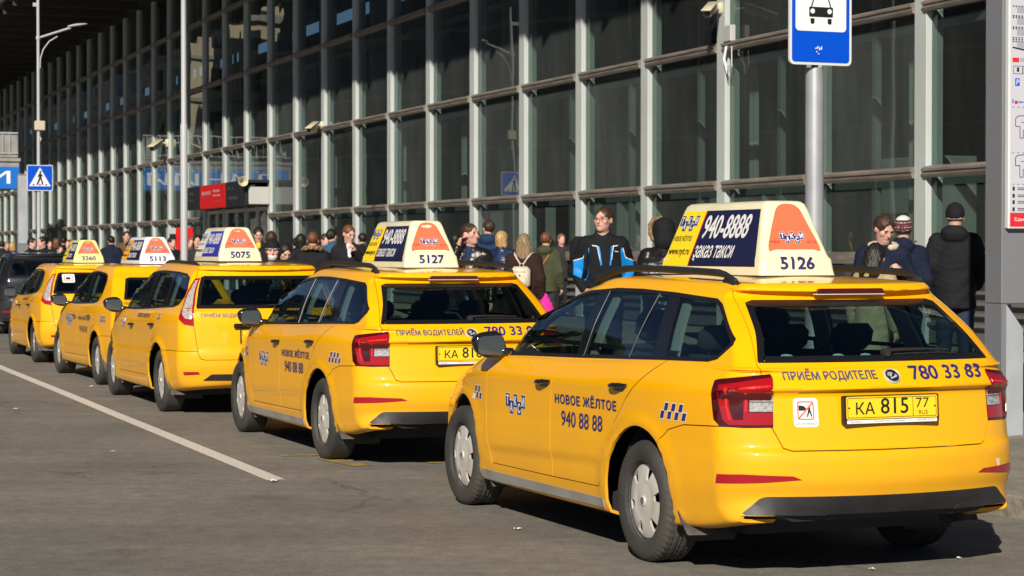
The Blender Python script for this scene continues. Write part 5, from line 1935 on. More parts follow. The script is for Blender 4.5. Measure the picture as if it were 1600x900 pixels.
# ---- entrance canopy with shop boards
can = empty('entrance_canopy', fpt(0, DF, 0), FRZ)
tag(can, 'red and black shop boards over the station entrance with pale end panel', 'canopy')
z0_, z1_ = 2.93, 3.66
for (a, b, m_, nm) in ((60.45, 63.1, 'shop_dark', 'black_board'), (63.1, 66.75, 'shop_red', 'red_board'), (66.75, 68.9, 'shop_dark', 'black_board')):
    MB().box(((a + b) / 2, .70, (z0_ + z1_) / 2), (b - a - .02, .08, z1_ - z0_), None, .01).build(nm, MATS[m_], can)
MB().box((64.6, .33, z0_ + .06), (8.4, .66, .08)).box((64.6, .33, z1_ - .02), (8.4, .66, .08)).build('canopy_frame', MATS['shop_dark'], can)
MB().box((60.42, .35, 3.22), (.06, .60, .50), None, .01).build('end_panel', MATS['panel_pale'], can)
def cf(a, b): return Vector((a, .745, b)), Vector((0, 1, 0))
for (a, s_, z, h, w) in ((62.7, 'Кафе', 3.42, .09, .7), (62.7, 'ТОННЕЛЬ', 3.14, .09, 1.3), (66.4, 'ВОКЗАЛ', 3.36, .11, 1.2), (66.3, 'вход', 3.24, .06, .4), (64.8, 'Кассы', 3.42, .09, .9), (64.8, 'пригород', 3.28, .06, 1.0), (64.6, 'поезда', 3.10, .06, .8), (68.5, 'Аптека', 3.42, .08, .8), (68.5, 'Цветы', 3.2, .08, .8)):
    decal_text('shop_lettering', cf, s_, MATS['sign_face'] if a in (66.4, 64.8) else MATS['shop_grey'], can, (a, z), (-1, 0), (0, 1), h, w=w, off=.001)
dr = MB()
for t_ in (60.6, 62.0, 63.4, 64.8, 66.2, 67.6, 68.9):
    dr.box((t_, -.02, 1.65), (.10, .10, 2.5))
dr.box((64.75, -.02, 2.86), (8.4, .10, .10))
drd = empty('entrance_doors', fpt(0, DF, 0), FRZ); tag(drd, 'dark glazed entrance doors with white frames under the red shop board', 'doors')
dr.build('door_frame', MATS['door_white'], drd)
for t_ in (61.3, 62.7, 64.1, 65.5, 66.9, 68.25):
    MB().box((t_, -.03, 1.62), (1.28, .02, 2.4)).build('door_leaf', MATS['facade_glass'], drd)
MB().box((64.7, -1.6, 1.6), (8.6, .1, 2.6)).build('inner_screen', MATS['shop_dark'], drd)
# loudspeaker horn
hn = empty('loudspeaker', fpt(60.3, DF - .86, 3.62), FRZ); tag(hn, 'small beige loudspeaker horn on the corner of the entrance canopy', 'loudspeaker')
MB().lathe([(.03, .16), (.045, .06), (.09, -.04), (.14, -.10), (.145, -.10), (.10, -.02), (.05, .10), (.0, .12)], 'x', 24).build('horn', MATS['camera_beige'], hn, True, 60)
MB().box((.2, 0, 0), (.12, .09, .09), None, .02).tube([(.2, 0, 0), (.2, -.14, -.02)], .015, 8).build('driver', MATS['camera_beige'], hn, True)

# ---- CCTV cameras on the columns
def cctv(px_, py_, k, label, sc=1.0, q=.06, mirror=1, aim=(.3, .55, -.25)):
    t_ = T0 + BAY * k
    # row on the column where the bracket sits
    Yc = (AX * t_ + BX * DF).y
    z = 1.62 + (392 - py_) / 3331 * Yc
    e = empty('security_camera', fpt(t_, DF - q, z), FRZ)
    tag(e, label, 'camera', 'security cameras on the facade columns')
    d = Vector((-.62, .50, -.30)).normalized() if mirror > 0 else Vector((.62, .5, -.3)).normalized()
    R = d.to_track_quat('X', 'Z').to_matrix()
    mb = MB().box((0, 0, 0), (.12, .10, .16), None, .02)
    mb.tube([(0, .03, 0), (0, .18, .01), tuple(d * .24 + Vector((0, .02, 0)))], .018, 8)
    mb.build('bracket', MATS['camera_beige'], e, True, 50)
    c_ = d * .36 + Vector((0, .06, .06))
    MB().box(c_, (.40, .11, .10), R, .018).box(c_ + R @ Vector((.03, 0, .065)), (.46, .14, .018), R, .006).build('housing', MATS['camera_beige'], e, True, 50)
    MB().box(c_ + R @ Vector((.20, 0, 0)), (.012, .08, .07), R).build('lens_window', MATS['camera_lens'], e)
    cb = [(0, .04, -.06), (.05, .07, -.16), (.12, .06, -.20), (.16, .05, -.10), (.08, .04, -.02)]
    MB().tube(cb, .008, 6).tube([(a + .04, b, c2 - .05) for a, b, c2 in cb], .007, 6).build('cable_loop', MATS['cable'], e, True)
    e.scale = (sc,) * 3
cctv(1127, 14, 2, 'beige security camera high on the steel column left of the blue car sign', 1.15)
cctv(512, 196, 10, 'beige security camera with loose cables on a column above the black coated man', 1.25)
cctv(275, 224, 17, 'small beige security camera on a shaded column left of the galvanised pole', 1.8)
jb = empty('junction_box', fpt(T0 + BAY * 2 - .38, DF - .02, 4.98), FRZ); tag(jb, 'pale cable box with hanging white cables inside the glass near the camera', 'cable box')
MB().box((0, .06, .03), (.26, .10, .26), None, .015).build('box_cover', MATS['panel_pale'], jb, True)
for k in range(4):
    MB().tube([(.10 - .02 * k, .07, -.10), (.16 - .02 * k, .09, -.36), (.0, .10, -.60 + .04 * k), (-.14, .09, -.48), (-.12, .08, -.18)], .007, 6).build('hanging_cable', MATS['sign_face'], jb, True)

# ---- poles, signs and pylons
CRZ = rad(21.9)          # signs face the traffic
sp = empty('sign_post', (2.58, 18.2, ground_z(2.58, 18.2)), CRZ)
tag(sp, 'blue and white car stop sign on a thick silver post behind the nearest taxi', 'road sign')
zg = sp.location.z
MB().lathe([(.0, 0), (.14, 0), (.14, .01), (.079, .02), (.079, 3.12 - zg), (.076, 3.18 - zg), (0, 3.19 - zg)], 'z', 32).build('post', MATS['galvanised'], sp, True, 40)
MB().tube([(0, .0, 3.1 - zg), (0, 0, 4.3 - zg)], .03, 12).box((0, -.05, 3.35 - zg), (.12, .06, .05)).box((0, -.05, 3.95 - zg), (.12, .06, .05)).build('upper_tube', MATS['black_plastic'], sp)
def plate2d(name, poly, y0, y1, m, parent, dx=0, dz=0, r=.0):
    return MB().prism([(a + dx, b + dz) for a, b in poly], y0, y1, 'y').build(name, m, parent)
zs = 3.195 - zg
W2 = .30
plate2d('sign_board', round_poly([(-W2, 0), (W2, 0), (W2, .90), (-W2, .90)], .05, 6), -.100, -.075, MATS['sign_edge'], sp, dz=zs)
plate2d('blue_field', round_poly([(-W2 + .022, .022), (W2 - .022, .022), (W2 - .022, .878), (-W2 + .022, .878)], .035, 6), -.1025, -.099, MATS['sign_blue'], sp, dz=zs)
plate2d('white_field', round_poly([(-.245, .285), (.245, .285), (.245, .84), (-.245, .84)], .04, 6), -.105, -.102, MATS['sign_face'], sp, dz=zs)
cs = MB()
def pp_(poly): cs.prism([(a, b + zs) for a, b in poly], -.1065, -.1045, 'y')
body_o = round_poly([(-.115, .405), (.115, .405), (.115, .490), (-.115, .490)], .01, 3)
Vv, Ff = fill2d(body_o, [[(-.082 + .022 * math.cos(a), .455 + .022 * math.sin(a)) for a in [2 * PI * k / 18 for k in range(18)]], [(.082 + .022 * math.cos(a), .455 + .022 * math.sin(a)) for a in [2 * PI * k / 18 for k in range(18)]]])
vs_, fs_ = solidify([Vector((a, -.1065, b + zs)) for a, b in Vv], [Vector((a, -.1045, b + zs)) for a, b in Vv], Ff)
cs.add(vs_, fs_)
for s_ in (-.083, .083): pp_(round_poly([(s_ - .019, .345), (s_ + .019, .345), (s_ + .019, .393), (s_ - .019, .393)], [.018, .018, .0, .0], 4))
pp_([(-.100, .488), (-.088, .488), (-.065, .56), (-.076, .56)]); pp_([(.100, .488), (.088, .488), (.065, .56), (.076, .56)]); pp_([(-.077, .556), (.077, .556), (.072, .572), (-.072, .572)])
pp_([(-.15, .60), (-.02, .60), (-.02, .615), (-.15, .615)])
cs.build('car_symbol', MATS['decal_black'], sp)
st_ = MB()
for (a, b, w, h) in ((-.055, .135, .018, .012), (-.035, .14, .012, .022), (-.02, .125, .014, .026), (-.045, .105, .01, .014), (.0, .13, .012, .03), (-.028, .09, .014, .01)):
    st_.prism([(a, b + zs), (a + w, b + zs + .003), (a + w * .8, b + h + zs), (a + .003, b + h * .9 + zs)], -.1045, -.1025, 'y')
st_.build('sticker_remains', MATS['sign_face'], sp)

def crossing_sign(parent, x, z, s=.70):
    h = s / 2
    e = parent
    plate2d('crossing_board', round_poly([(-h, -h), (h, -h), (h, h), (-h, h)], .04, 5), -.085, -.06, MATS['sign_edge'], e, x, z)
    plate2d('crossing_field', round_poly([(-h + .02, -h + .02), (h - .02, -h + .02), (h - .02, h - .02), (-h + .02, h - .02)], .03, 5), -.088, -.084, MATS['sign_blue'], e, x, z)
    plate2d('crossing_triangle', [(-.29, -.225), (.29, -.225), (0, .285)], -.091, -.087, MATS['sign_face'], e, x, z)
    w = MB()
    def q(poly): w.prism([(a + x, b + z) for a, b in poly], -.094, -.0905, 'y')
    q([(.012 + .030 * math.cos(a), .165 + .030 * math.sin(a)) for a in [2 * PI * k / 14 for k in range(14)]])
    q([(-.022, .13), (.030, .13), (.042, .0), (.0, -.02), (-.030, .01)])
    q([(-.018, .02), (.028, .0), (-.055, -.19), (-.10, -.19)]); q([(.0, .02), (.04, .01), (.075, -.09), (.095, -.19), (.055, -.19), (.035, -.09)])
    q([(-.02, .12), (-.075, .03), (-.062, .015), (.0, .08)]); q([(.025, .12), (.085, .05), (.075, .03), (.02, .07)])
    for a in (-.20, -.03, .14): q([(a, -.205), (a + .055, -.205), (a + .045, -.165), (a + .010, -.165)])
    w.build('walking_symbol', MATS['decal_black'], e)
lp = empty('lamp_post', (px(61, 58), 58, ground_z(px(61, 58), 58)), CRZ)
tag(lp, 'grey lamp post with curved arm carrying a blue pedestrian crossing sign', 'lamp post')
g_ = lp.location.z
MB().lathe([(.10, 0), (.10, .5), (.055, .55), (.050, 3.0), (.042, 6.5), (.040, 8.6), (0, 8.6)], 'z', 16).build('post', MATS['pole_grey'], lp, True, 40)
za = 7.40 - g_
MB().tube([(0, 0, za), (.45, 0, za + .16), (.88, 0, za + .31)], .032, 10).tube([(.05, 0, za - .82), (.06, 0, za - .55), (.14, 0, za - .30), (.30, 0, za - .08), (.52, 0, za + .06)], .018, 8).lathe([(.055, za - .05), (.06, za), (.055, za + .05)], 'z', 14).build('arm', MATS['pole_grey'], lp, True, 50)
V = []; F = []
for i in range(13):
    u = i / 12; r_ = .085 * math.sin(PI * min(1, .12 + u * .88)) ** .6 * (1 if u < 1 else .3)
    for j in range(12):
        a = 2 * PI * j / 12
        V.append((.80 + .55 * u, r_ * 1.3 * math.cos(a), za + .335 + .10 * u + r_ * .62 * math.sin(a) * (1 if math.sin(a) > 0 else .5)))
for i in range(12):
    for j in range(12):
        F.append((i * 12 + j, i * 12 + (j + 1) % 12, (i + 1) * 12 + (j + 1) % 12, (i + 1) * 12 + j))
F += [tuple(range(12)), tuple(range(144, 156))]
MB().add(V, F).build('lamp_head', MATS['pole_grey'], lp, True, 50)
MB().box((.03, -.02, 5.02 - g_), (.28, .16, .26), None, .02).tube([(-.02, .02, 4.8 - g_), (.06, -.06, 4.65 - g_), (.0, .06, 4.5 - g_)], .02, 6).build('control_box', MATS['camera_beige'], lp, True)
MB().box((-.06, 0, 8.3 - g_), (.16, .05, .10)).build('top_bracket', MATS['pole_grey'], lp)
crossing_sign(lp, .02, 3.60 - g_)
gp = empty('galvanised_pole', (px(288, 38), 38, ground_z(px(288, 38), 38)), 0)
tag(gp, 'tall plain galvanised pole with a stepped upper section beside the third taxi', 'pole')
g_ = gp.location.z
MB().lathe([(.12, 0), (.12, .02), (.066, .03), (.064, 3.86 - g_), (.050, 3.90 - g_), (.045, 6.3), (.040, 10.5), (0, 10.5)], 'z', 22).build('shaft', MATS['pole_grey'], gp, True, 40)
MB().lathe([(.050, 5.95), (.052, 5.95), (.052, 6.05), (.050, 6.05)], 'z', 18).build('joint_band', MATS['galvanised'], gp, True)

def pylon(X, Y, top, label, big, w=1.25):
    g = ground_z(X, Y)
    e = empty('map_pylon', (X, Y, g), rad(20.2)); tag(e, label, 'information pylon', 'map pylons on the pavement')
    d = .235
    up0, up1 = 1.21 - g, top - g
    MB().box((w / 2, d / 2, (up0 + up1) / 2), (w, d, up1 - up0), None, .006).build('upper_case', MATS['pylon_grey'], e, True)
    MB().box((w / 2 + .20, -.001, (up0 + 1.79 - g) / 2), (.004, .006, 1.79 - g - up0)).build('case_joint', MATS['pylon_light'], e)
    for s_, x0 in (((0, 0), (1, w - .19)) if big else ((0, 0),)):
        lg = MB()
        lg.box((x0 + .022, d / 2, up0 / 2 - .05), (.044, d - .002, up0 + .1 - .002))
        lg.build('leg', MATS['pylon_grey'], e)
        lf = MB().prism([(x0 + .046, -.1), (x0 + .200, -.1), (x0 + .200, up0 - .20), (x0 + .046, up0 - .004)], .004, .03, 'y')  # paler grey and slanted cut build sun and shadow into the leg
        lf.build('leg_sunlit_part', MATS['pylon_light'], e)
        MB().box((x0 + .125, d - .05, up0 / 2 - .02), (.16, .02, up0 + .02)).build('leg_back', MATS['pylon_grey'], e)
    if not big:
        MB().box((w / 2, -.012, (up1 + up0) / 2 + .3), (w - .03, .02, up1 - up0 - .7), None, .004).build('map_case', MATS['pylon_light'], e)
        return e
    MB().box((w / 2 + .01, -.03, (1.79 + top - .1) / 2 - g), (w - .02, .055, top - .1 - 1.79), None, .008).build('map_case', MATS['sign_edge'], e, True)
    MB().box((w / 2 + .01, -.0585, (1.915 + top - .12) / 2 - g), (w - .05, .004, top - .12 - 1.915)).build('map_sheet', MATS['map_white'], e)
    MB().box((w / 2 + .01, -.0585, 1.86 - g), (w - .05, .004, .105)).build('map_footer', MATS['map_red'], e)
    def mf(a, b): return Vector((a, -.0605, b - g)), Vector((0, -1, 0))
    if not big: 
        return e
    decal_text('map_lettering', mf, 'Единая справочная', MATS['sign_face'], e, (.075, 1.845), (1, 0), (0, 1), .032, w=.46, off=.001)
    pr_ = MB()
    mats_ = [MATS['decal_black'], MATS['map_grey'], MATS['sign_blue'], MATS['map_red']]
    def ln(x0, z0, x1, z1, w_=.006, c=0):
        pr_.cur = c
        a = Vector((x0, z0)); b = Vector((x1, z1)); dd = (b - a); L_ = dd.length
        if L_ < 1e-6: return
        nn = Vector((-dd.y, dd.x)) / L_ * w_ / 2
        pr_.add([(a.x + nn.x, -.0612, a.y + nn.y - g), (a.x - nn.x, -.0612, a.y - nn.y - g), (b.x - nn.x, -.0612, b.y - nn.y - g), (b.x + nn.x, -.0612, b.y + nn.y - g)], [(0, 1, 2, 3)])
    def rc(x0, z0, x1, z1, c=0): ln(x0, (z0 + z1) / 2, x1, (z0 + z1) / 2, abs(z1 - z0), c)
    z_of = lambda y: 1.62 + (392 - y) / 202
    x_of = lambda x: (x - 1565) / 195 + .0
    def dash(y, x0=.05, x1=1.2, n=44, w_=.010):
        for k in range(n):
            a = x0 + (x1 - x0) * k / n
            rc(a, z_of(y) - w_ / 2, a + (x1 - x0) / n * .55, z_of(y) + w_ / 2)
    for y in (11, 26, 28.5, 43.5, 46, 60, 63, 66): dash(y)
    for y in (16, 34, 51, 71): rc(.09, z_of(y) - .028, 1.15, z_of(y) + .022, 1)
    for y in (16, 34): rc(.16, z_of(y) - .02, .19, z_of(y) + .015, 0)
    ln(.05, z_of(75), .30, z_of(84), .012); ln(.30, z_of(84), 1.1, z_of(78), .012)
    rc(.05, z_of(98), .11, z_of(91), 3); rc(.12, z_of(97), .17, z_of(91), 1); rc(.20, z_of(97), .9, z_of(90), 3)
    for (x0, x1) in ((.06, .14), (.145, .20)):
        for a, b, c2, d2 in ((x0, 104, x1, 104), (x0, 116, x1, 116), (x0, 104, x0, 116), (x1, 104, x1, 116)): ln(a, z_of(b), c2, z_of(d2), .004)
    rc(.09, z_of(113), .11, z_of(106)); rc(.155, z_of(112), .19, z_of(106)); rc(.075, z_of(135), .115, z_of(123), 2)
    rc(.05, z_of(162), .06, z_of(156), 2); rc(.07, z_of(163), .10, z_of(158), 3); rc(.105, z_of(161), .15, z_of(159), 2)
    for k in range(26): rc(.05 + k * .045, z_of(168.4), .05 + k * .045 + .02, z_of(167.6)); rc(.05 + k * .045, z_of(239.4), .05 + k * .045 + .02, z_of(238.6)); rc(.05 + k * .045, z_of(288.4), .05 + k * .045 + .02, z_of(287.6))
    for (oy, sc_) in ((182, 1), (243, 1)):
        P_ = [(.10, oy), (.20, oy - 2), (.20, oy + 6), (.30, oy + 6), (.30, oy + 14), (.21, oy + 14), (.21, oy + 22), (.15, oy + 22), (.15, oy + 34), (.12, oy + 34), (.12, oy + 16), (.08, oy + 16), (.08, oy + 4), (.10, oy)]
        for k in range(len(P_) - 1): ln(P_[k][0], z_of(P_[k][1]), P_[k + 1][0], z_of(P_[k + 1][1]), .006)
        for k in range(3): rc(.16 + .01 * k, z_of(oy + 40), .163 + .01 * k, z_of(oy + 36))
        rc(.13, z_of(oy + 10), .18, z_of(oy + 9)); ln(.22, z_of(oy + 20), .40, z_of(oy + 30), .005); ln(.40, z_of(oy + 30), .40, z_of(oy + 8), .005)
    for k, y in enumerate((295, 306, 316, 327)):
        rc(.055, z_of(y + 3), .075, z_of(y - 3)); rc(.10, z_of(y - .6), .20, z_of(y - 1.8)); rc(.10, z_of(y + 2), .17, z_of(y + .8))
        rc(.27, z_of(y + 3), .29, z_of(y - 3)); rc(.31, z_of(y - .6), .42, z_of(y - 1.8))
    mp_ = pr_.build('map_print', None, e, mats=mats_, fix=False); mp_['kind'] = 'stuff'
    decal_text('map_lettering', mf, 'P', MATS['sign_face'], e, (.086, z_of(133)), (1, 0), (0, 1), .040, off=.002)
    return e
pylon(3.79, 16.5, 4.30, 'tall grey map pylon with red footer strip at the right edge', True)
pylon(px(28, 70), 70, 4.14, 'distant pale grey map pylon left of the crossing sign', False, .34)
# red poster board by the galvanised pole
rbd = empty('poster_board', (px(276, 45), 45, ground_z(px(276, 45), 45)), CRZ); tag(rbd, 'red standing poster board with white letters behind the galvanised pole', 'poster board')
MB().box((.17, 0, 1.22), (.36, .06, 1.4), None, .01).build('red_panel', MATS['shop_red'], rbd)
MB().box((.17, .03, .3), (.30, .04, .6)).build('stand', MATS['pylon_grey'], rbd)
def bf(a, b): return Vector((a, -.032, b)), Vector((0, -1, 0))
decal_text('board_lettering', bf, 'Сок', MATS['sign_face'], rbd, (.03, 1.22), (1, 0), (0, 1), .14, w=.28, off=.001)
kio = empty('ticket_kiosk', (px(264, 46), 46, ground_z(px(264, 46), 46)), CRZ); tag(kio, 'small white ticket terminal standing beside the red poster board', 'terminal')
MB().prism([(-.02, 0), (.26, 0), (.26, 1.2), (.18, 1.45), (.18, 1.92), (-.02, 1.92)], 0, .16, 'y').build('terminal_case', MATS['panel_pale'], kio)
MB().box((.09, -.004, 1.68), (.15, .01, .22)).build('screen', MATS['dark_window'], kio)
# ---- overpass across the road at the far end
ov = empty('overpass', fpt(96.5, DF, 0), FRZ); tag(ov, 'concrete overpass with railing and blue lettered banner at the far left', 'overpass')
MB().box((2.4, 6.2, 5.0), (4.8, 7.2, 1.2)).box((2.4, 6.2, 5.66), (5.0, 7.3, .14)).build('deck', MATS['concrete_band'], ov)
MB().box((-.06, 6.1, 4.86), (.08, 7.0, .96)).build('banner', MATS['banner_blue'], ov)
def of(a, b): return Vector((-.105, a, b)), Vector((-1, 0, 0))
mf_ = 'ИИИИ'
decal_text('banner_lettering', of, 'ЛИНИИ', MATS['sign_face'], ov, (9.2, 4.60), (-1, 0), (0, 1), .56, w=6.2, off=.002)
decal_text('banner_lettering', of, 'торговый комплекс', MATS['sign_face'], ov, (9.0, 5.22), (-1, 0), (0, 1), .06, w=5.4, off=.002)
rl = MB()
rl.box((0, 6.2, 6.85), (.06, 7.1, .06)).box((0, 6.2, 5.95), (.04, 7.1, .04))
rl.build('handrail', MATS['pole_grey'], ov)
bl0 = MB().box((0, 0, 6.35), (.03, .03, .95)).build('baluster', MATS['pole_grey'], ov)
for k in range(22):
    o = bl0 if k == 0 else share('baluster', bl0, (0, 0, 0), ov); o.location = (0, 3.0 + .30 * k, 0)
MB().box((.1, 3.1, 6.3), (.1, .95, 1.1), None, .03).build('railing_board', MATS['concrete_band'], ov)
for y in (8.5,): MB().box((2.4, y, 2.2), (1.2, 1.0, 4.4)).build('pier', MATS['concrete_band'], ov)
MB().prism([(4.9, 0.0), (16, 0.0), (16, .5), (4.9, 5.2), (4.9, 4.4)], 3.2, 5.6, 'y').build('stair_flight', MATS['soffit'], ov)
# ---- blocks across the road, beyond the left edge of the frame; they show in the glass
def block(x, y, w, d, h, floors, wall, label, rz=0):
    e = empty('apartment_block', (x, y, 0), rz); tag(e, label, 'building', 'blocks across the road')
    MB().box((0, 0, h / 2), (w, d, h)).build('wall', MATS[wall], e)
    fh_ = h / floors
    wn_ = MB(); bn = MB()
    for k in range(floors):
        z = fh_ * (k + .55)
        for s_ in range(int(d // 3.2)):
            yy = -d / 2 + 1.6 + 3.2 * s_
            wn_.box((w / 2, yy, z), (.3, 1.7, fh_ * .48))
        for s_ in range(int(w // 3.2)):
            xx = -w / 2 + 1.6 + 3.2 * s_
            wn_.box((xx, -d / 2, z), (1.7, .3, fh_ * .48))
        bn.box((w / 2 + .1, 0, fh_ * k + .15), (.5, d + .4, .3))
        bn.box((0, -d / 2 - .1, fh_ * k + .15), (w + .4, .5, .3))
    bn.box((0, 0, h + .3), (w + 1.2, d + 1.2, .6))
    o = wn_.build('windows', MATS['dark_window'], e, fix=False); o['kind'] = 'stuff'
    o = bn.build('floor_bands', MATS['concrete_band'], e, fix=False); o['kind'] = 'stuff'
block(-78, 182, 24, 40, 21, 6, 'cream_wall', 'cream six storey block across the road, mirrored in the facade glass')
block(-96, 236, 30, 50, 33, 9, 'cream_wall', 'taller cream block farther along the road, mirrored in the glass')
block(-86, 108, 30, 96, 22, 5, 'grey_wall', 'low dark grey block nearest across the road, mirrored in the near panes')
block(-100, 26, 34, 60, 22, 5, 'grey_wall', 'dark grey block across the road level with the nearest taxi')
# ================================================================ people
class SDF:
    def __init__(s, ax):
        s.ax = ax
        s.X = ax[0][:, None, None].astype(np.float32)
        s.Y = ax[1][None, :, None].astype(np.float32)
        s.Z = ax[2][None, None, :].astype(np.float32)
        s.d = None
        s.R = None; s.c = None
    def loc(s):
        if s.R is None: return s.X, s.Y, s.Z
        x, y, z = s.X - s.c[0], s.Y - s.c[1], s.Z - s.c[2]
        R = s.R
        return (R[0][0] * x + R[1][0] * y + R[2][0] * z, R[0][1] * x + R[1][1] * y + R[2][1] * z, R[0][2] * x + R[1][2] * y + R[2][2] * z)
    def join(s, d, k=.0):
        if s.d is None: s.d = d + 0 * (s.X + s.Y + s.Z); return
        if k <= 0: s.d = np.minimum(s.d, d); return
        h = np.clip(.5 + .5 * (s.d - d) / k, 0, 1)
        s.d = s.d * (1 - h) + d * h - k * h * (1 - h)
    def cut(s, d, k=.0):
        """remove d"""
        if k <= 0: s.d = np.maximum(s.d, -d); return
        h = np.clip(.5 - .5 * (s.d + d) / k, 0, 1)
        s.d = s.d * (1 - h) - d * h + k * h * (1 - h)
    def cap(s, a, b, r1, r2, k=.02, cut=False):
        x, y, z = s.loc()
        a = np.array(a, float); b = np.array(b, float)
        v = b - a; L = v @ v + 1e-9
        t = np.clip(((x - a[0]) * v[0] + (y - a[1]) * v[1] + (z - a[2]) * v[2]) / L, 0, 1)
        d = np.sqrt((x - a[0] - v[0] * t) ** 2 + (y - a[1] - v[1] * t) ** 2 + (z - a[2] - v[2] * t) ** 2) - (r1 + (r2 - r1) * t)
        (s.cut if cut else s.join)(d, k)
    def ell(s, c, r, k=.02, cut=False):
        x, y, z = s.loc()
        q = np.sqrt(((x - c[0]) / r[0]) ** 2 + ((y - c[1]) / r[1]) ** 2 + ((z - c[2]) / r[2]) ** 2)
        d = (q - 1) * min(r) * (1 if max(r) < 1.6 * min(r) else 1.15)
        (s.cut if cut else s.join)(d, k)
    def mesh(s):
        D = s.d
        nx, ny, nz = D.shape
        neg = D < 0
        cells = np.zeros((nx - 1, ny - 1, nz - 1), np.int8)
        for i in (0, 1):
            for j in (0, 1):
                for k in (0, 1):
                    cells += neg[i:nx - 1 + i, j:ny - 1 + j, k:nz - 1 + k]
        act = (cells > 0) & (cells < 8)
        I, J, K = np.nonzero(act)
        if len(I) == 0: return [], []
        idx = -np.ones(act.shape, np.int64)
        idx[I, J, K] = np.arange(len(I))
        acc = np.zeros((len(I), 3)); cnt = np.zeros(len(I))
        for ax in range(3):
            for u in (0, 1):
                for v in (0, 1):
                    o = [0, 0, 0]
                    oth = [q for q in range(3) if q != ax]
                    o[oth[0]] = u; o[oth[1]] = v
                    a = (I + o[0], J + o[1], K + o[2])
                    o2 = list(o); o2[ax] = 1
                    b = (I + o2[0], J + o2[1], K + o2[2])
                    da = D[a]; db = D[b]
                    m = (da < 0) != (db < 0)
                    t = np.where(m, da / np.where(m, da - db, 1), 0)
                    for q in range(3):
                        ca = s.ax[q][a[q]]; cb = s.ax[q][b[q]]
                        acc[:, q] += np.where(m, ca + (cb - ca) * t, 0)
                    cnt += m
        V = acc / cnt[:, None]
        F = []
        for ax in range(3):
            A = [slice(None)] * 3; B = [slice(None)] * 3
            A[ax] = slice(0, -1); B[ax] = slice(1, None)
            n1 = neg[tuple(A)]; n2 = neg[tuple(B)]
            ch = n1 != n2
            E = np.array(np.nonzero(ch)).T
            o1, o2 = [(1, 2), (2, 0), (0, 1)][ax]
            ok = (E[:, o1] > 0) & (E[:, o2] > 0) & (E[:, o1] < D.shape[o1] - 1) & (E[:, o2] < D.shape[o2] - 1)
            E = E[ok]
            if len(E) == 0: continue
            fl = n1[tuple(E.T)]
            def cell(d1, d2):
                q = E.copy(); q[:, o1] += d1; q[:, o2] += d2
                return idx[tuple(q.T)]
            a, b, c, d = cell(-1, -1), cell(0, -1), cell(0, 0), cell(-1, 0)
            Q = np.stack([a, b, c, d], 1)
            Q[~fl] = Q[~fl][:, ::-1]
            F.append(Q)
        return V, np.vstack(F)

def axis(lo, hi, h, fine=()):
    out = [lo]
    while out[-1] < hi:
        x = out[-1]
        st = h
        for (a, b, f) in fine:
            if a <= x < b: st = min(st, f)
            elif x < a < x + st: st = max(f, a - x)
        out.append(x + st)
    return np.array(out)

def sdf_obj(name, sdf, m, parent, noise_d=None):
    V, F = sdf.mesh()
    if len(V) == 0: return None
    me = bpy.data.meshes.new(name)
    me.vertices.add(len(V)); me.vertices.foreach_set('co', V.astype(np.float32).ravel())
    me.loops.add(F.size); me.loops.foreach_set('vertex_index', F.astype(np.int32).ravel())
    me.polygons.add(len(F))
    me.polygons.foreach_set('loop_start', np.arange(0, F.size, 4, dtype=np.int32))
    me.update(calc_edges=True)
    me.polygons.foreach_set('use_smooth', [True] * len(F))
    me.materials.append(m)
    me.validate()
    o = bpy.data.objects.new(name, me)
    COL.objects.link(o)
    o.parent = parent
    return o

mat('skin', (0.56, 0.31, 0.22), rough=.55, noise_amt=.2, noise_scale=14)
mat('skin_pink', (0.62, 0.34, 0.26), rough=.55, noise_amt=.2, noise_scale=14)
mat('hair_black', (0.012, 0.010, 0.009), rough=.5, bump=.8, bump_scale=70, stretch=(1, 1, .15))
mat('hair_brown', (0.055, 0.028, 0.015), rough=.5, noise_amt=.5, noise_scale=40, bump=.8, bump_scale=70, stretch=(1, 1, .15))
mat('hair_auburn', (0.17, 0.065, 0.028), rough=.5, noise_amt=.5, noise_scale=40, bump=.8, bump_scale=70, stretch=(1, 1, .15))
mat('hair_blonde', (0.55, 0.34, 0.14), rough=.5, noise_amt=.5, noise_scale=50, bump=.8, bump_scale=70, stretch=(1, 1, .15))
mat('hair_ash', (0.30, 0.20, 0.11), rough=.5, noise_amt=.5, noise_scale=50, bump=.8, bump_scale=70, stretch=(1, 1, .15))
mat('hair_fair', (0.20, 0.11, 0.055), rough=.5, noise_amt=.4, noise_scale=50, bump=.8, bump_scale=90)
mat('hair_white', (0.62, 0.60, 0.57), rough=.7, bump=.8, bump_scale=90)
mat('fur_tan', (0.36, 0.22, 0.10), rough=.95, noise_amt=.7, noise_scale=50, bump=1, bump_scale=120)
mat('fur_brown', (0.16, 0.095, 0.045), rough=.95, noise_amt=.7, noise_scale=30, bump=1, bump_scale=90)
mat('fleece', (0.62, 0.54, 0.40), rough=.95, noise_amt=.2, noise_scale=60, bump=.8, bump_scale=120)
mat('lip', (0.36, 0.12, 0.10), rough=.5)
mat('eye_dark', (0.02, 0.015, 0.012), rough=.2)
def cloth(name, c, rough=.85, k=.25, b=.25):
    return mat(name, c, rough=rough, noise_amt=k, noise_scale=9, bump=b, bump_scale=26, spec=.25 if rough > .6 else .5)
cloth('coat_black', (0.012, 0.012, 0.014)); cloth('coat_jet', (0.008, 0.008, 0.010), rough=.5)
cloth('leather_black', (0.012, 0.011, 0.011), rough=.32, b=.5)
cloth('coat_navy', (0.009, 0.013, 0.033)); cloth('puffer_navy', (0.012, 0.024, 0.070), rough=.38)
cloth('coat_blue', (0.014, 0.034, 0.085)); cloth('denim', (0.035, 0.085, 0.15))
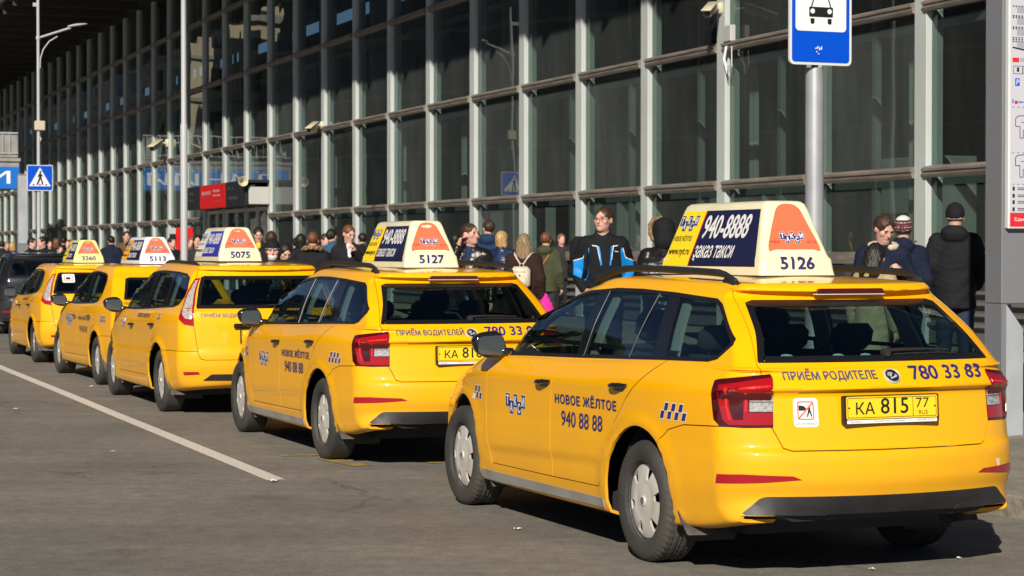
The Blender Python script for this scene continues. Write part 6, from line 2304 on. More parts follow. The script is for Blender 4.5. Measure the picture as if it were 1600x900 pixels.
cloth('coat_olive', (0.055, 0.062, 0.032)); cloth('coat_plum', (0.030, 0.014, 0.012))
cloth('coat_grey', (0.030, 0.030, 0.032)); cloth('coat_khaki', (0.38, 0.32, 0.20)); cloth('grey_wool', (0.16, 0.16, 0.16))
cloth('ski_black', (0.010, 0.010, 0.012)); cloth('ski_blue', (0.0, 0.25, 0.72), rough=.6)
cloth('jeans', (0.022, 0.035, 0.065)); cloth('trousers', (0.018, 0.018, 0.02)); cloth('coat_brown', (0.07, 0.035, 0.018))
cloth('shirt_white', (0.7, 0.7, 0.7)); cloth('shirt_yellow', (0.7, 0.5, 0.02)); cloth('magenta', (0.75, 0.03, 0.30)); cloth('coat_charcoal', (0.011, 0.012, 0.015))
cloth('bag_cream', (0.62, 0.54, 0.42), rough=.5); cloth('bag_tan', (0.16, 0.11, 0.06), rough=.5); cloth('strap_orange', (0.6, 0.16, 0.05)); cloth('coat_red', (0.35, 0.03, 0.03))
mat('shoe', (0.015, 0.014, 0.013), rough=.4)
mat('hat_white', (0.6, 0.58, 0.55), rough=.95)
mat('hat_maroon', (0.09, 0.02, 0.025), rough=.95)
mat('phone_black', (0.01, 0.01, 0.012), rough=.1)
mat('paper_white', (0.8, 0.8, 0.8), rough=.7)

ARMS = {
    'down': ((.235, .03, 1.13), (.245, -.05, .88)),
    'pocket': ((.262, .07, 1.15), (.19, -.11, .97)),
    'phone': ((.25, -.13, 1.17), (.115, -.115, 1.50)),
    'chin': ((.25, -.10, 1.15), (.07, -.26, 1.40)),
    'fore': ((.24, -.04, 1.13), (.12, -.30, 1.14)),
    'fore_high': ((.24, -.08, 1.16), (.10, -.32, 1.26)),
    'strap': ((.26, -.06, 1.18), (.15, -.16, 1.36)),
}
def person(px_x, Y, top_y, face, label, group=None, coat='coat_black', hair='hair_brown', hair_len='short', hat=None,
           arms=('down', 'down'), yaw=0, nod=0, puff=.02, quilt=False, hood=None, hem=.78, pants='trousers', lean=0, res=1, fur=None, collar=True,
           skin='skin', shirt=None, extra=None, walk=0, beard=None, z_add=0, turn_side=0, female=False):
    """face: bearing of the body in degrees, 0 = towards the camera, 180 = away; yaw: head turned relative to body"""
    X = px(px_x, Y)
    gz = ground_z(X, Y)
    # height from the row in which the top of the head stands
    topz = 1.62 + (392 - top_y) / 3331 * Y
    Hh = topz - gz
    sc = Hh / 1.75
    t = empty('person', (X, Y, gz), rad(face) - math.atan2(X, Y))
    t.scale = (sc, sc, sc) if .84 < sc < 1.16 else (max(.9, min(1.1, sc)),) * 2 + (sc,)
    tag(t, label, 'person', group or 'people on the pavement outside the station')
    hh = {1: .013, 2: .019, 3: .026}[res]
    fh = {1: .0075, 2: .011, 3: .018}[res]
    bow = math.radians(lean)
    hx, hy, hz = 0, -math.sin(bow) * .55, .95 + math.cos(bow) * .55 - .55 + .68 - .0
    hz = 1.632 - (1 - math.cos(bow)) * .6
    hc = (0, hy - .012, hz)
    Rh = np.array((Matrix.Rotation(rad(yaw), 3, 'Z') @ Matrix.Rotation(rad(nod), 3, 'X')))
    def sh(p):   # shift of the upper body with the lean
        x, y, z = p
        k = max(0, min(1, (z - .95) / .6))
        return (x, y + hy * k, z - (1 - math.cos(bow)) * .6 * k)
    wst = []
    hands = []
    for sgn, am in zip((1, -1), arms):
        e, w = ARMS[am] if isinstance(am, str) else am
        s_ = sh((sgn * .168, .01, 1.395)); e_ = sh((sgn * e[0], e[1], e[2])); w_ = sh((sgn * w[0], w[1], w[2]))
        wst.append((s_, e_, w_, am))
    fx = [(-.11, .11, fh)]; fy = [(hc[1] - .13, hc[1] + .12, fh)]; fz = [(hz - .15, hz + .14, fh)]
    if res == 1:
        for (s_, e_, w_, am) in wst:
            if am not in ('down', 'pocket'):
                fx.append((w_[0] - .06, w_[0] + .06, fh)); fy.append((w_[1] - .10, w_[1] + .06, fh)); fz.append((w_[2] - .08, w_[2] + .12, fh))
    ymin = min(-.30, hy - .17) - (.12 if any(a[3] in ('fore', 'fore_high', 'chin') for a in wst) else 0)
    ax = [axis(-.42, .42, hh, fx), axis(ymin - .06, .26, hh, fy), axis(-.02, hz + .17, hh * 1.25, fz)]
    # ---- body
    S = SDF(ax)
    legs = []
    for sgn in (1, -1):
        st = walk * .16 * sgn
        hipp = (sgn * .09, 0, .93); kn = (sgn * .10, -st * .6 - .01, .50); an = (sgn * .105, -st + .02, .09)
        legs.append((hipp, kn, an))
        S.cap(hipp, kn, .085, .058, .03); S.cap(kn, an, .056, .036, .02)
        S.cap(an, (an[0] + sgn * .01, an[1] - .14, .035), .036, .03, .02)
    S.ell(sh((0, 0, 1.27)), (.165, .105, .24), .05); S.ell(sh((0, 0, 1.0)), (.155, .105, .17), .06)
    for (s_, e_, w_, am) in wst:
        S.cap(s_, e_, .050, .040, .04); S.cap(e_, w_, .040, .026, .02)
        # hand: palm, four fingers, thumb
        s_v = Vector(w_) - Vector(e_); s_v.normalize()
        side = Vector((0, 0, 1)) if abs(s_v.z) < .6 else Vector((0, 1, 0))
        sgn = 1 if w_[0] > 0 else -1
        if am == 'phone': pn = Vector((-sgn, 0, 0))
        elif am in ('chin', 'fore', 'fore_high'): pn = Vector((-sgn * .6, .2, -.6))
        else: pn = Vector((-sgn, 0, 0))
        pn = (pn - s_v * pn.dot(s_v)).normalized()
        wd = s_v.cross(pn).normalized()
        w0 = Vector(w_)
        curl = .9 if am in ('fore', 'fore_high', 'chin') else .55
        pc = w0 + s_v * .05
        S.cap(w0, w0 + s_v * .085 + wd * .018, .024, .021, .012); S.cap(w0, w0 + s_v * .082 - wd * .018, .024, .020, .012)
        if res < 3:
            for f, (off, ln) in enumerate(((.031, .068), (.0105, .078), (-.0105, .073), (-.031, .056))):
                a0 = w0 + s_v * .085 + wd * off
                d1 = (s_v * math.cos(curl) + pn * math.sin(curl))
                a1 = a0 + d1 * ln * .5
                d2 = (s_v * math.cos(curl * 1.9) + pn * math.sin(curl * 1.9))
                a2 = a1 + d2 * ln * .5
                S.cap(a0, a1, .0095, .0088, .004); S.cap(a1, a2, .0088, .0075, .004)
            tb = w0 + s_v * .03 + wd * .030
            t1 = tb + (s_v * .5 + wd * .5 + pn * .5).normalized() * .04
            t2 = t1 + (s_v * .8 + pn * .6).normalized() * .03
            S.cap(tb, t1, .013, .011, .008); S.cap(t1, t2, .011, .009, .004)
        hands.append((w0, s_v, pn, wd))
    nk = sh((0, .015, 1.44))
    S.cap(nk, (hc[0], hc[1] + .025, hc[2] - .07), .062, .052, .03)
    S.R = Rh; S.c = hc
    S.ell((0, .012, .030), (.075, .094, .086), .02)
    S.ell((0, -.024, -.040), (.058, .064, .070), .045); S.ell((0, -.035, -.062), (.046, .048, .040), .03)
    if res < 3:
        S.cap((-.036, -.082, .030), (.036, -.082, .030), .011, .011, .018)
        S.ell((-.031, -.100, .010), (.017, .014, .013), .014, cut=True); S.ell((.031, -.100, .010), (.017, .014, .013), .014, cut=True)
        S.cap((0, -.094, .016), (0, -.108, -.020), .008, .0135, .010)
        S.ell((0, -.088, -.050), (.023, .011, .011), .008)
        S.ell((0, -.074, -.088), (.024, .020, .018), .022)
        S.ell((-.048, -.062, -.012), (.022, .020, .022), .02); S.ell((.048, -.062, -.012), (.022, .020, .022), .02)
    for sg in (-1, 1): S.ell((sg * .077, .014, -.004), (.011, .020, .031), .008)
    S.R = None
    body = sdf_obj('body', S, MATS[skin], t)
    def headpt(p):
        v = Rh @ np.array(p, float)
        return Vector((hc[0] + v[0], hc[1] + v[1], hc[2] + v[2]))
    # ---- eyes, brows, lips
    vis = abs(((face + yaw + 180) % 360) - 180) < 100
    if res < 3 and vis:
        for nm, ps, m_ in (('eyebrow', (.033, -.096, .030), MATS[hair] if hair != 'hair_white' else MATS['hair_white']),):
            for sg in (-1, 1):
                a = [headpt((sg * (.033 + q), ps[1] + abs(q) * .25 + .002, ps[2] + .003 - abs(q + .004) * .25)) for q in (-.018, -.006, .006, .018)]
                MB().tube(a, [.002, .0032, .003, .0015], 6).build(nm, m_, body, True, 80)
        for sg in (-1, 1):
            c = headpt((sg * .031, -.0850, .010))
            mb = MB().lathe([(0, .0055)] + [(.0085 * math.sin(PI * k / 6), .0055 * math.cos(PI * k / 6)) for k in range(1, 6)] + [(0, -.0055)], 'z', 10, c)
            mb.build('eye', MATS['eye_dark'], body, True, 80)
        a = [headpt((q, -.0985 + abs(q) * .25, -.050 + abs(q) * .05)) for q in (-.022, -.01, 0, .01, .022)]
        MB().tube(a, [.002, .005, .0055, .005, .002], 6).build('lips', MATS['lip'], body, True, 80)
    # ---- trousers and shoes (coarse grid)
    hz_ = {1: .02, 2: .024, 3: .03}[res]
    ax2 = [axis(-.26, .26, hz_), axis(-.30, .30, hz_), axis(-.02, 1.08, hz_)]
    S = SDF(ax2)
    for (hipp, kn, an) in legs:
        S.cap(hipp, kn, .108, .076, .03); S.cap(kn, (an[0], an[1], an[2] + .02), .074, .058, .02)
    S.ell((0, 0, .96), (.165, .12, .13), .05)
    S.d = S.d + .004 * np.sin(S.Z * 55 + S.X * 20)
    sdf_obj('trousers', S, MATS[pants], t)
    for (hipp, kn, an) in legs:
        mb = MB()
        pr = []
        for k in range(9):
            u = k / 8
            w = .042 * (math.sin(PI * min(1, .25 + u * .75)) ** .5) if k not in (8,) else .012
            hgt = .075 - .035 * u
            pr.append((an[1] + .06 - .27 * u, w, hgt))
        V = []; F = []
        for (yy, w, hgt) in pr:
            V += [(an[0] - w, yy, 0), (an[0] + w, yy, 0), (an[0] + w, yy, hgt * .6), (an[0] + w * .5, yy, hgt), (an[0] - w * .5, yy, hgt), (an[0] - w, yy, hgt * .6)]
        for k in range(8):
            for q in range(6):
                F.append((k * 6 + q, k * 6 + (q + 1) % 6, (k + 1) * 6 + (q + 1) % 6, (k + 1) * 6 + q))
        F += [tuple(range(6)), tuple(range(48, 54))]
        mb.add(V, F).build('shoe', MATS['shoe'], t, True, 60)
    # ---- coat
    ax3 = [axis(-.46, .46, hh * 1.15), axis(ymin - .05, .34, hh * 1.15), axis(hem - .06, hz + .20, hh * 1.15)]
    S = SDF(ax3)
    nar = .93 if female else 1.0
    S.ell(sh((0, .005, 1.26)), (.178 * nar + puff * .8, .118 + puff * .8, .22), .05)
    S.ell(sh((0, .0, 1.08)), (.165 * nar + puff, .115 + puff, .24), .08)
    S.cap((0, 0, .95), (0, .0, hem - .1), .155 * nar + puff * .8, .175 + puff, .06)
    S.cap(sh((0, .01, 1.455)), sh((-.16, .0, 1.385)), .062, .062 + puff * .4, .06); S.cap(sh((0, .01, 1.455)), sh((.16, .0, 1.385)), .062, .062 + puff * .4, .06)
    for (s_, e_, w_, am) in wst:
        S.cap(s_, e_, .058 + puff * .6, .050 + puff * .6, .055)
        wv = Vector(w_) - Vector(e_)
        S.cap(e_, tuple(Vector(e_) + wv * .93), .052 + puff * .6, .040 + puff * .4, .02)
    if collar:
        S.cap(sh((0, .02, 1.46)), sh((0, .012, 1.525)), .078, .074, .02)
        S.ell(sh((0, -.03, 1.57)), (.055, .085, .055), .01, cut=True)
    if hood == 'down':
        S.ell(sh((0, .105, 1.475)), (.125, .075, .085), .035)
        S.ell(sh((0, .03, 1.56)), (.085, .085, .07), .01, cut=True)
    S.cap((0, 0, hem - .2), (0, 0, hem - .001), .6, .6, 0, cut=True) if False else None
    x_, y_, z_ = S.X, S.Y, S.Z
    if quilt:
        S.d = S.d - .009 * np.abs(np.sin(z_ * (PI / .075) + .3 * np.sin(x_ * 9))) + .004 + .002 * np.sin(x_ * 60 + z_ * 30)
    else:
        f1, f2, f3 = [random.uniform(0, 6) for _ in range(3)]
        S.d = S.d + .005 * np.sin(z_ * 30 + f1 + 2.2 * np.sin(x_ * 13 + f2 + z_ * 6) + 1.5 * np.sin(y_ * 14 + f3)) * (.6 + .5 * np.sin(x_ * 9 + f3 + z_ * 5)) + .0025 * np.sin(z_ * 95 + f2 - x_ * 40 + 3 * np.sin(y_ * 22 + x_ * 18 + f1))
    S.d = np.maximum(S.d, hem - z_)
    if hood != 'up':
        # keep the coat clear of the head
        S.R = Rh; S.c = hc
        S.ell((0, -.02, -.02), (.078, .105, .125), .004, cut=True)
        S.R = None
    coat_o = sdf_obj('coat', S, MATS[coat], t)
    if hood == 'up':
        S = SDF([axis(-.16, .16, hh), axis(hc[1] - .20, hc[1] + .20, hh), axis(hz - .18, hz + .20, hh)])
        S.R = Rh; S.c = hc
        S.ell((0, .03, .03), (.115, .125, .125), .01); S.ell((0, .06, -.08), (.11, .10, .10), .04)
        S.ell((0, -.12, .0), (.075, .10, .10), .02, cut=True)
        S.R = None
        sdf_obj('hood', S, MATS['coat_black'] if coat == 'leather_black' else MATS[coat], coat_o)
    if fur:
        S = SDF([axis(-.20, .20, .012), axis(hc[1] - .24, hc[1] + .24, .012), axis(hz - .24, hz + .22, .012)])
        S.R = Rh; S.c = hc
        n = 12
        if hood == 'up':
            pts = [(.105 * math.sin(2 * PI * k / n), -.055 - .02 * math.cos(2 * PI * k / n), .02 + .125 * math.cos(2 * PI * k / n)) for k in range(n)]
            for k in range(n): S.cap(pts[k], pts[(k + 1) % n], .026, .026, .01)
        else:
            pts = [(.13 * math.cos(a), .05 + .10 * math.sin(a), -.13 + .03 * math.sin(a)) for a in [rad(-25 + 230 * k / n) for k in range(n + 1)]]
            for k in range(n): S.cap(pts[k], pts[k + 1], .034, .034, .01)
        S.R = None
        S.d = S.d + .008 * np.sin(S.X * 190) * np.sin(S.Y * 170) * np.sin(S.Z * 180) + .006 * np.sin(S.X * 90 + S.Z * 70)
        sdf_obj('fur_trim', S, MATS[fur], coat_o)
    # ---- hair or hat
    ha = [axis(-.13, .13, fh * 1.1), axis(hc[1] - .15, hc[1] + .19, fh * 1.1), axis(hz - (.34 if hair_len == 'long' else .20), hz + .17, fh * 1.1)]
    if hair_len != 'bald' and not (hat and hair_len == 'short' and False):
        S = SDF(ha)
        S.R = Rh; S.c = hc
        gv = .007 if hair_len == 'crop' else .012
        S.ell((0, .018, .034), (.077 + gv, .096 + gv, .088 + gv), .01)
        if hair_len == 'long':
            S.cap((-.05, .055, -.02), (-.07, .06, -.22), .055, .045, .04); S.cap((.05, .055, -.02), (.07, .06, -.22), .055, .045, .04)
            S.cap((0, .075, .0), (0, .085, -.22), .06, .05, .04)
        elif hair_len == 'bob':
            S.cap((-.045, .035, -.02), (-.055, .03, -.10), .050, .042, .04); S.cap((.045, .035, -.02), (.055, .03, -.10), .050, .042, .04)
            S.cap((0, .06, .0), (0, .06, -.09), .055, .05, .04)
        elif hair_len == 'bun':
            S.ell((0, .11, .06), (.04, .035, .04), .01)
        # face opening
        S.ell((0, -.125, .008), (.066, .080, .100), .012, cut=True)
        if hair_len in ('short', 'crop', 'bun'):
            for sg in (-1, 1): S.ell((sg * .088, -.005, -.012), (.030, .040, .036), .008, cut=True)
            S.ell((0, -.045, -.115), (.13, .105, .085), .012, cut=True)
            x, y, z = S.loc()
            S.d = np.maximum(S.d, -(z + .062 - .25 * np.clip(y, -1, .02)) )
        x, y, z = S.loc()
        S.d = S.d + .0035 * np.sin(x * 150 + 30 * y) * np.sin(z * 60 + 8 * x)
        S.R = None
        if not (hat and hair_len in ('short', 'crop')): sdf_obj('hair', S, MATS[hair], body)
    if beard:
        S = SDF(ha)
        S.R = Rh; S.c = hc
        S.ell((0, -.050, -.066), (.060, .060, .060), .01)
        S.ell((0, -.06, .0), (.10, .08, .052), .01, cut=True)
        S.ell((0, -.118, -.050), (.018, .02, .008), .003, cut=True)
        S.d = S.d + .003 * np.sin(S.X * 160) * np.sin(S.Z * 150)
        S.R = None
        sdf_obj('beard', S, MATS[beard], body)
    if hat:
        for i, (m_, z0, z1, gv) in enumerate(hat):
            S = SDF(ha)
            S.R = Rh; S.c = hc
            S.ell((0, .016, .034), (.078 + gv, .098 + gv, .092 + gv + .006), .01)
            x, y, z = S.loc()
            zz = z + .12 * y
            S.d = np.maximum(S.d, z0 - zz)
            S.d = np.maximum(S.d, zz - z1)
            S.d = S.d + .0012 * np.sin(np.arctan2(x, y) * 40)
            S.R = None
            sdf_obj('hat' if i == 0 else 'hat_band', S, MATS[m_], body)
    if shirt:
        S = SDF([axis(-.09, .09, .012), axis(hy * 1 - .20, hy + .05, .012), axis(1.28, 1.56, .012)])
        S.cap(sh((0, -.095, 1.30)), sh((0, -.052, 1.47)), .032 + puff * .5, .045, .01)
        S.d = np.maximum(S.d, S.Z - 1.50)
        sdf_obj('shirt', S, MATS[shirt], coat_o)
    info = dict(root=t, body=body, coat=coat_o, hands=hands, headpt=headpt, sh=sh, sc=sc, hc=hc)
    if extra: extra(info)
    return info

def world_pt(info, p):
    t = info['root']
    M = Matrix.Translation(t.location) @ Matrix.Rotation(t.rotation_euler[2], 4, 'Z') @ Matrix.Diagonal((*t.scale, 1))
    return M @ Vector(p)

def carried(info, name, label, cat, p, rz=None):
    """an object held or worn by a person is a thing of its own"""
    t = info['root']
    e = empty(name, world_pt(info, p), t.rotation_euler[2] if rz is None else rz)
    e.scale = t.scale
    tag(e, label, cat)
    return e

def backpack(info, label, m, w=.26, h=.30, d=.12, z=1.16, straps=True, gloss=None):
    e = carried(info, 'backpack', label, 'backpack', (0, .16, z - h / 2))
    mb = MB().box((0, d / 2, h / 2), (w, d, h), None, .045)
    b = mb.build('bag_body', MATS[m], e, True, 60)
    MB().box((0, d * .52, h * .78), (w * .86, d * 1.06, h * .36), None, .04).build('flap', MATS[m], e, True, 60)
    MB().box((0, d + .005, h * .28), (w * .66, .03, h * .36), None, .012).build('pocket', MATS[m], e, True, 60)
    MB().lathe([(0, .008), (.012, .006), (.014, 0)], 'y', 12, (0, d + .012, h * .60)).build('clasp', MATS['chrome'], e, True)
    for sg in (-1, 1):
        pts = [(sg * .02, .0, h + .03), (sg * .06, -.005, h + .09), (sg * .115, -.05, h + .17), (sg * .13, -.14, h + .19)]
        if straps: MB().tube(pts, .011, 8).build('strap', MATS[m], e, True)
    MB().tube([(-.03, .01, h), (-.02, .01, h + .04), (.02, .01, h + .04), (.03, .01, h)], .006, 8).build('carry_loop', MATS[m], e, True)
    return e
# ---------------------------------------------------------------- the people
def ski_panels(i):
    c = i['coat']; sh = i['sh']
    bv = BVHTree.FromPolygons([v.co.copy() for v in c.data.vertices], [tuple(p.vertices) for p in c.data.polygons])
    def pf(x, z):
        r = bv.ray_cast(Vector((x, -2, z)), Vector((0, 1, 0)))
        if r[0] is None: return None
        n = r[1] if r[1].y < 0 else -r[1]
        return r[0], n
    def pp(name, poly, m, off=.003): patch(name, pf, poly, MATS[m], c, off=off + .005, th=.002, grid=.02, edge=.015)
    for sg in (1, -1):
        pp('chest_stripe', [(sg * .055, 1.38), (sg * .075, 1.38), (sg * .050, 1.20), (sg * .034, 1.20)], 'ski_blue')
        pp('chest_zip', [(sg * .075, 1.385), (sg * .125, 1.392), (sg * .125, 1.386), (sg * .078, 1.377), (sg * .056, 1.25), (sg * .051, 1.25)], 'paper_white', .005)
        pp('sleeve_panel', [(sg * .150, 1.37), (sg * .165, 1.37), (sg * .20, 1.27), (sg * .285, 1.24), (sg * .29, 1.11), (sg * .24, 1.08), (sg * .19, 1.05), (sg * .160, 1.09)], 'ski_blue')
        pp('sleeve_piping', [(sg * .165, 1.37), (sg * .172, 1.37), (sg * .206, 1.278), (sg * .285, 1.247), (sg * .285, 1.24), (sg * .20, 1.27)], 'paper_white', .005)
    pp('chest_mark', [(.09, 1.335), (.125, 1.332), (.125, 1.325), (.09, 1.328)], 'paper_white', .005)

def specs_on(i):
    e = empty('spectacles'); hp = i['headpt']
    p0 = i['root']
    mb = MB()
    for sg in (-1, 1):
        pts = [hp((sg * .033 + .020 * math.cos(2 * PI * k / 14), -.111 + .0, .011 + .013 * math.sin(2 * PI * k / 14))) for k in range(15)]
        mb.tube(pts, .0016, 5, False)
        mb.tube([hp((sg * .054, -.110, .014)), hp((sg * .078, -.05, .014)), hp((sg * .08, .01, .008))], .0018, 5)
    mb.tube([hp((-.013, -.112, .012)), hp((.013, -.112, .012))], .0016, 5)
    bpy.data.objects.remove(e)
    o = mb.build('spectacles', MATS['eye_dark'], i['body'], True)

def p_blue(i):
    ski_panels(i); specs_on(i)
    e = carried(i, 'backpack', 'black backpack slung behind the man in the black and blue ski jacket', 'backpack', (-.06, .17, 1.16))
    MB().box((-.07, .04, .10), (.34, .16, .44), None, .06).build('bag_body', MATS['ski_black'], e, True, 60)
    MB().tube([(-.10, -.05, .31), (-.12, -.20, .29), (-.13, -.33, .16), (-.14, -.33, .0), (-.15, -.22, -.12)], .019, 8).build('strap', MATS['coat_charcoal'], e, True)
person(943, 22.0, 325, 8, 'man in glasses and black ski jacket with bright blue sleeves, standing behind the front taxi', coat='ski_black', hair='hair_brown', hair_len='crop', yaw=-38, nod=0, puff=.032, arms=('pocket', 'pocket'), collar=True, hem=.72, extra=p_blue, skin='skin_pink')

person(1492, 20.8, 320, 176, 'man seen from behind in black hooded coat and black beanie beside the grey pylon', coat='coat_charcoal', hair='hair_brown', hat=[('coat_black', -.01, .3, .012), ('hat_white', -.012, .002, .0135)], hood='down', puff=.036, hem=.76, arms=('pocket', 'pocket'), pants='jeans', walk=.5)

def p_smoker(i):
    w0, sv, pn, wd = i['hands'][0]
    q = w0 + sv * .13 + pn * .03
    e = carried(i, 'cigarette', 'lit white cigarette held in the fingers of the dark haired man', 'cigarette', q)
    MB().tube([(0, 0, 0), (.03, -.055, -.012)], .004, 8).build('paper_tube', MATS['paper_white'], e)
    MB().tube([(-.012, .022, .005), (0, 0, 0)], .0042, 8).build('filter', MATS['bag_tan'], e)
    c = i['coat']
    S = SDF([axis(-.2, .2, .012), axis(-.22, .22, .012), axis(1.36, 1.62, .012)])
    hy = i['hc'][1]
    for k in range(12):
        a0 = rad(-60 + 300 * k / 12); a1 = rad(-60 + 300 * (k + 1) / 12)
        S.cap((.115 * math.cos(a0), hy + .03 + .09 * math.sin(a0), 1.475 + .02 * math.sin(a0)), (.115 * math.cos(a1), hy + .03 + .09 * math.sin(a1), 1.475 + .02 * math.sin(a1)), .03, .03, .01)
    S.d = S.d + .003 * np.sin(S.X * 200) * np.sin(S.Z * 190)
    sdf_obj('fleece_collar', S, MATS['fleece'], c)
person(1378, 19.3, 338, 10, 'dark haired man in navy coat with cream fleece collar looking down at his hands', coat='coat_navy', hair='hair_brown', yaw=25, nod=28, lean=8, puff=.036, arms=('fore_high', 'fore'), collar=False, extra=p_smoker, skin='skin_pink')
person(1362, 18.2, 381, 150, 'woman with long black hair and beige coat in front of the man with the cigarette', coat='coat_khaki', hair='hair_black', hair_len='long', nod=22, lean=8, puff=.02, female=True, hem=.6, pants='coat_khaki')

def p_knit(i): backpack(i, 'small tan leather backpack on the woman in the patterned knit hat', 'bag_tan', .20, .26, .10, z=1.20)
person(1411, 20.4, 341, 172, 'woman in patterned knit hat and navy hooded jacket seen from behind', coat='coat_navy', hair='hair_black', hood='down', puff=.034, female=True,
       hat=[('hat_maroon', -.02, .3, .014), ('hat_white', .004, .012, .0165), ('hat_white', .030, .040, .0165), ('hat_white', .050, .056, .0165), ('eye_dark', -.02, .002, .0165), ('hat_white', .078, .088, .0165), ('hat_white', .104, .3, .0165)], extra=p_knit, hem=.74)
person(1036, 20.6, 345, 205, 'person in black puffer jacket with tan fur hood raised behind the nearest roof sign', coat='leather_black', hair='hair_black', hood='up', fur='fur_tan', quilt=True, puff=.04, hem=.78, arms=('fore', 'fore'))

def p_green(i):
    e = carried(i, 'bag_strap', 'thin orange shoulder strap across the back of the green parka', 'strap', (0, 0, 0))
    MB().tube([(-.10, .08, 1.44), (-.05, .155, 1.34), (.04, .165, 1.20), (.12, .15, 1.06), (.17, .10, .98)], .008, 8).build('strap_band', MATS['strap_orange'], e, True)
person(853, 31.5, 364, 165, 'person with auburn hair in olive green parka walking away', coat='coat_olive', hair='hair_auburn', hood='down', puff=.04, arms=('pocket', 'down'), extra=p_green, hem=.80, pants='coat_grey', walk=.8)

def p_cream(i):
    backpack(i, 'cream leather backpack worn by the woman in the dark brown coat', 'bag_cream', .27, .30, .13, z=1.15)
    e = carried(i, 'carrier_bag', 'bright pink plastic bag held low between two walking women', 'bag', (-.30, -.02, .55))
    S = SDF([axis(-.14, .14, .015), axis(-.10, .10, .015), axis(-.02, .40, .015)])
    S.ell((0, 0, .15), (.11, .07, .15), .02); S.cap((0, 0, .25), (0, 0, .37), .06, .02, .04)
    S.d = S.d + .006 * np.sin(S.X * 60 + S.Z * 45) * np.sin(S.Y * 50 + S.Z * 30)
    sdf_obj('bag_body', S, MATS['magenta'], e)
person(819, 27.5, 366, 168, 'woman with long ash blonde hair in dark brown coat walking away', coat='coat_plum', hair='hair_ash', hair_len='long', puff=.045, female=True, hem=.45, extra=p_cream, fur=None, walk=.6)
person(784, 30.5, 362, 150, 'blonde woman in shiny navy quilted jacket seen from behind', coat='puffer_navy', hair='hair_blonde', hair_len='bob', quilt=True, puff=.036, female=True, hem=.80)
person(763, 33.0, 345, 170, 'tall man in plain blue hooded jacket walking away beside the blonde woman', coat='coat_blue', hair='hair_brown', hood='down', puff=.048, hem=.80, arms=('pocket', 'pocket'), yaw=30)
def p_phone(i):
    w0, sv, pn, wd = i['hands'][0]
    e = carried(i, 'mobile_phone', 'black mobile phone held to the ear of the man in the leather jacket', 'phone', w0 + sv * .09 + pn * .018)
    MB().box((0, 0, 0), (.012, .065, .135), Matrix.Rotation(.35, 3, 'X'), .005).build('phone_body', MATS['phone_black'], e)
person(735, 24.0, 350, -12, 'man in black leather jacket talking on a mobile phone', coat='leather_black', hair='hair_brown', hair_len='crop', yaw=62, puff=.026, arms=('down', 'phone'), shirt='coat_blue', skin='skin_pink', hem=.86,
       extra=lambda i: p_phone(dict(i, hands=i['hands'][::-1])))
person(545, 31.0, 353, 5, 'short haired man in black coat with grey shoulders raising a hand to his mouth', coat='coat_black', hair='hair_auburn', hair_len='crop', yaw=28, nod=20, puff=.036, arms=('chin', 'pocket'), shirt='shirt_white', skin='skin_pink')
person(521, 34.0, 357, 190, 'man in denim blue jacket leaning behind the man in the black coat', coat='denim', hair='hair_black', hair_len='crop', yaw=-40, lean=12, puff=.032)
person(489, 30.0, 363, 172, 'person seen from behind in black jacket with tan fur collar', coat='coat_black', hair='hair_auburn', hair_len='crop', fur='fur_tan', puff=.052, hem=.78, pants='jeans')
person(426, 26.5, 376, 0, 'old man with white beard and black hat with striped band', coat='coat_jet', hair='hair_white', beard='hair_white', nod=8, lean=8, puff=.03, skin='skin_pink',
       hat=[('coat_black', .015, .3, .014), ('hat_maroon', .0, .018, .017), ('hat_white', .018, .026, .017), ('ski_blue', .026, .034, .017)])
person(448, 29.5, 379, -8, 'woman with black hair in navy coat looking down behind the third roof sign', coat='coat_navy', hair='hair_black', hair_len='bob', yaw=30, nod=30, lean=16, puff=.03, female=True, skin='skin_pink')
person(404, 38.0, 356, 2, 'man with dark hair in black coat over a yellow shirt near the doors', coat='coat_black', hair='hair_black', nod=18, shirt='shirt_yellow', puff=.03, res=2, beard=None)
person(424, 36.0, 362, 178, 'person seen from behind with brown hair and dark coat near the doors', coat='coat_black', hair='hair_brown', hair_len='bob', puff=.04, res=2)
person(309, 40.0, 368, 6, 'woman with long dark hair and brown collar facing the road beside the galvanised pole', coat='coat_grey', hair='hair_black', hair_len='long', yaw=-12, fur='fur_brown', puff=.03, res=2, female=True, skin='skin_pink')
person(299, 42.0, 372, 0, 'fair haired person half hidden by the galvanised pole', coat='coat_brown', hair='hair_fair', hair_len='short', res=2, skin='skin_pink')
person(198, 52.0, 362, 4, 'man with open brown fur coat over black suit behind the fourth taxi', coat='fur_brown', hair='hair_brown', res=2, shirt='coat_black', puff=.05, skin='skin_pink')
person(174, 51.0, 369, 178, 'man in plain navy coat seen from behind behind the fourth taxi', coat='coat_navy', hair='hair_black', hair_len='crop', res=2, puff=.035)
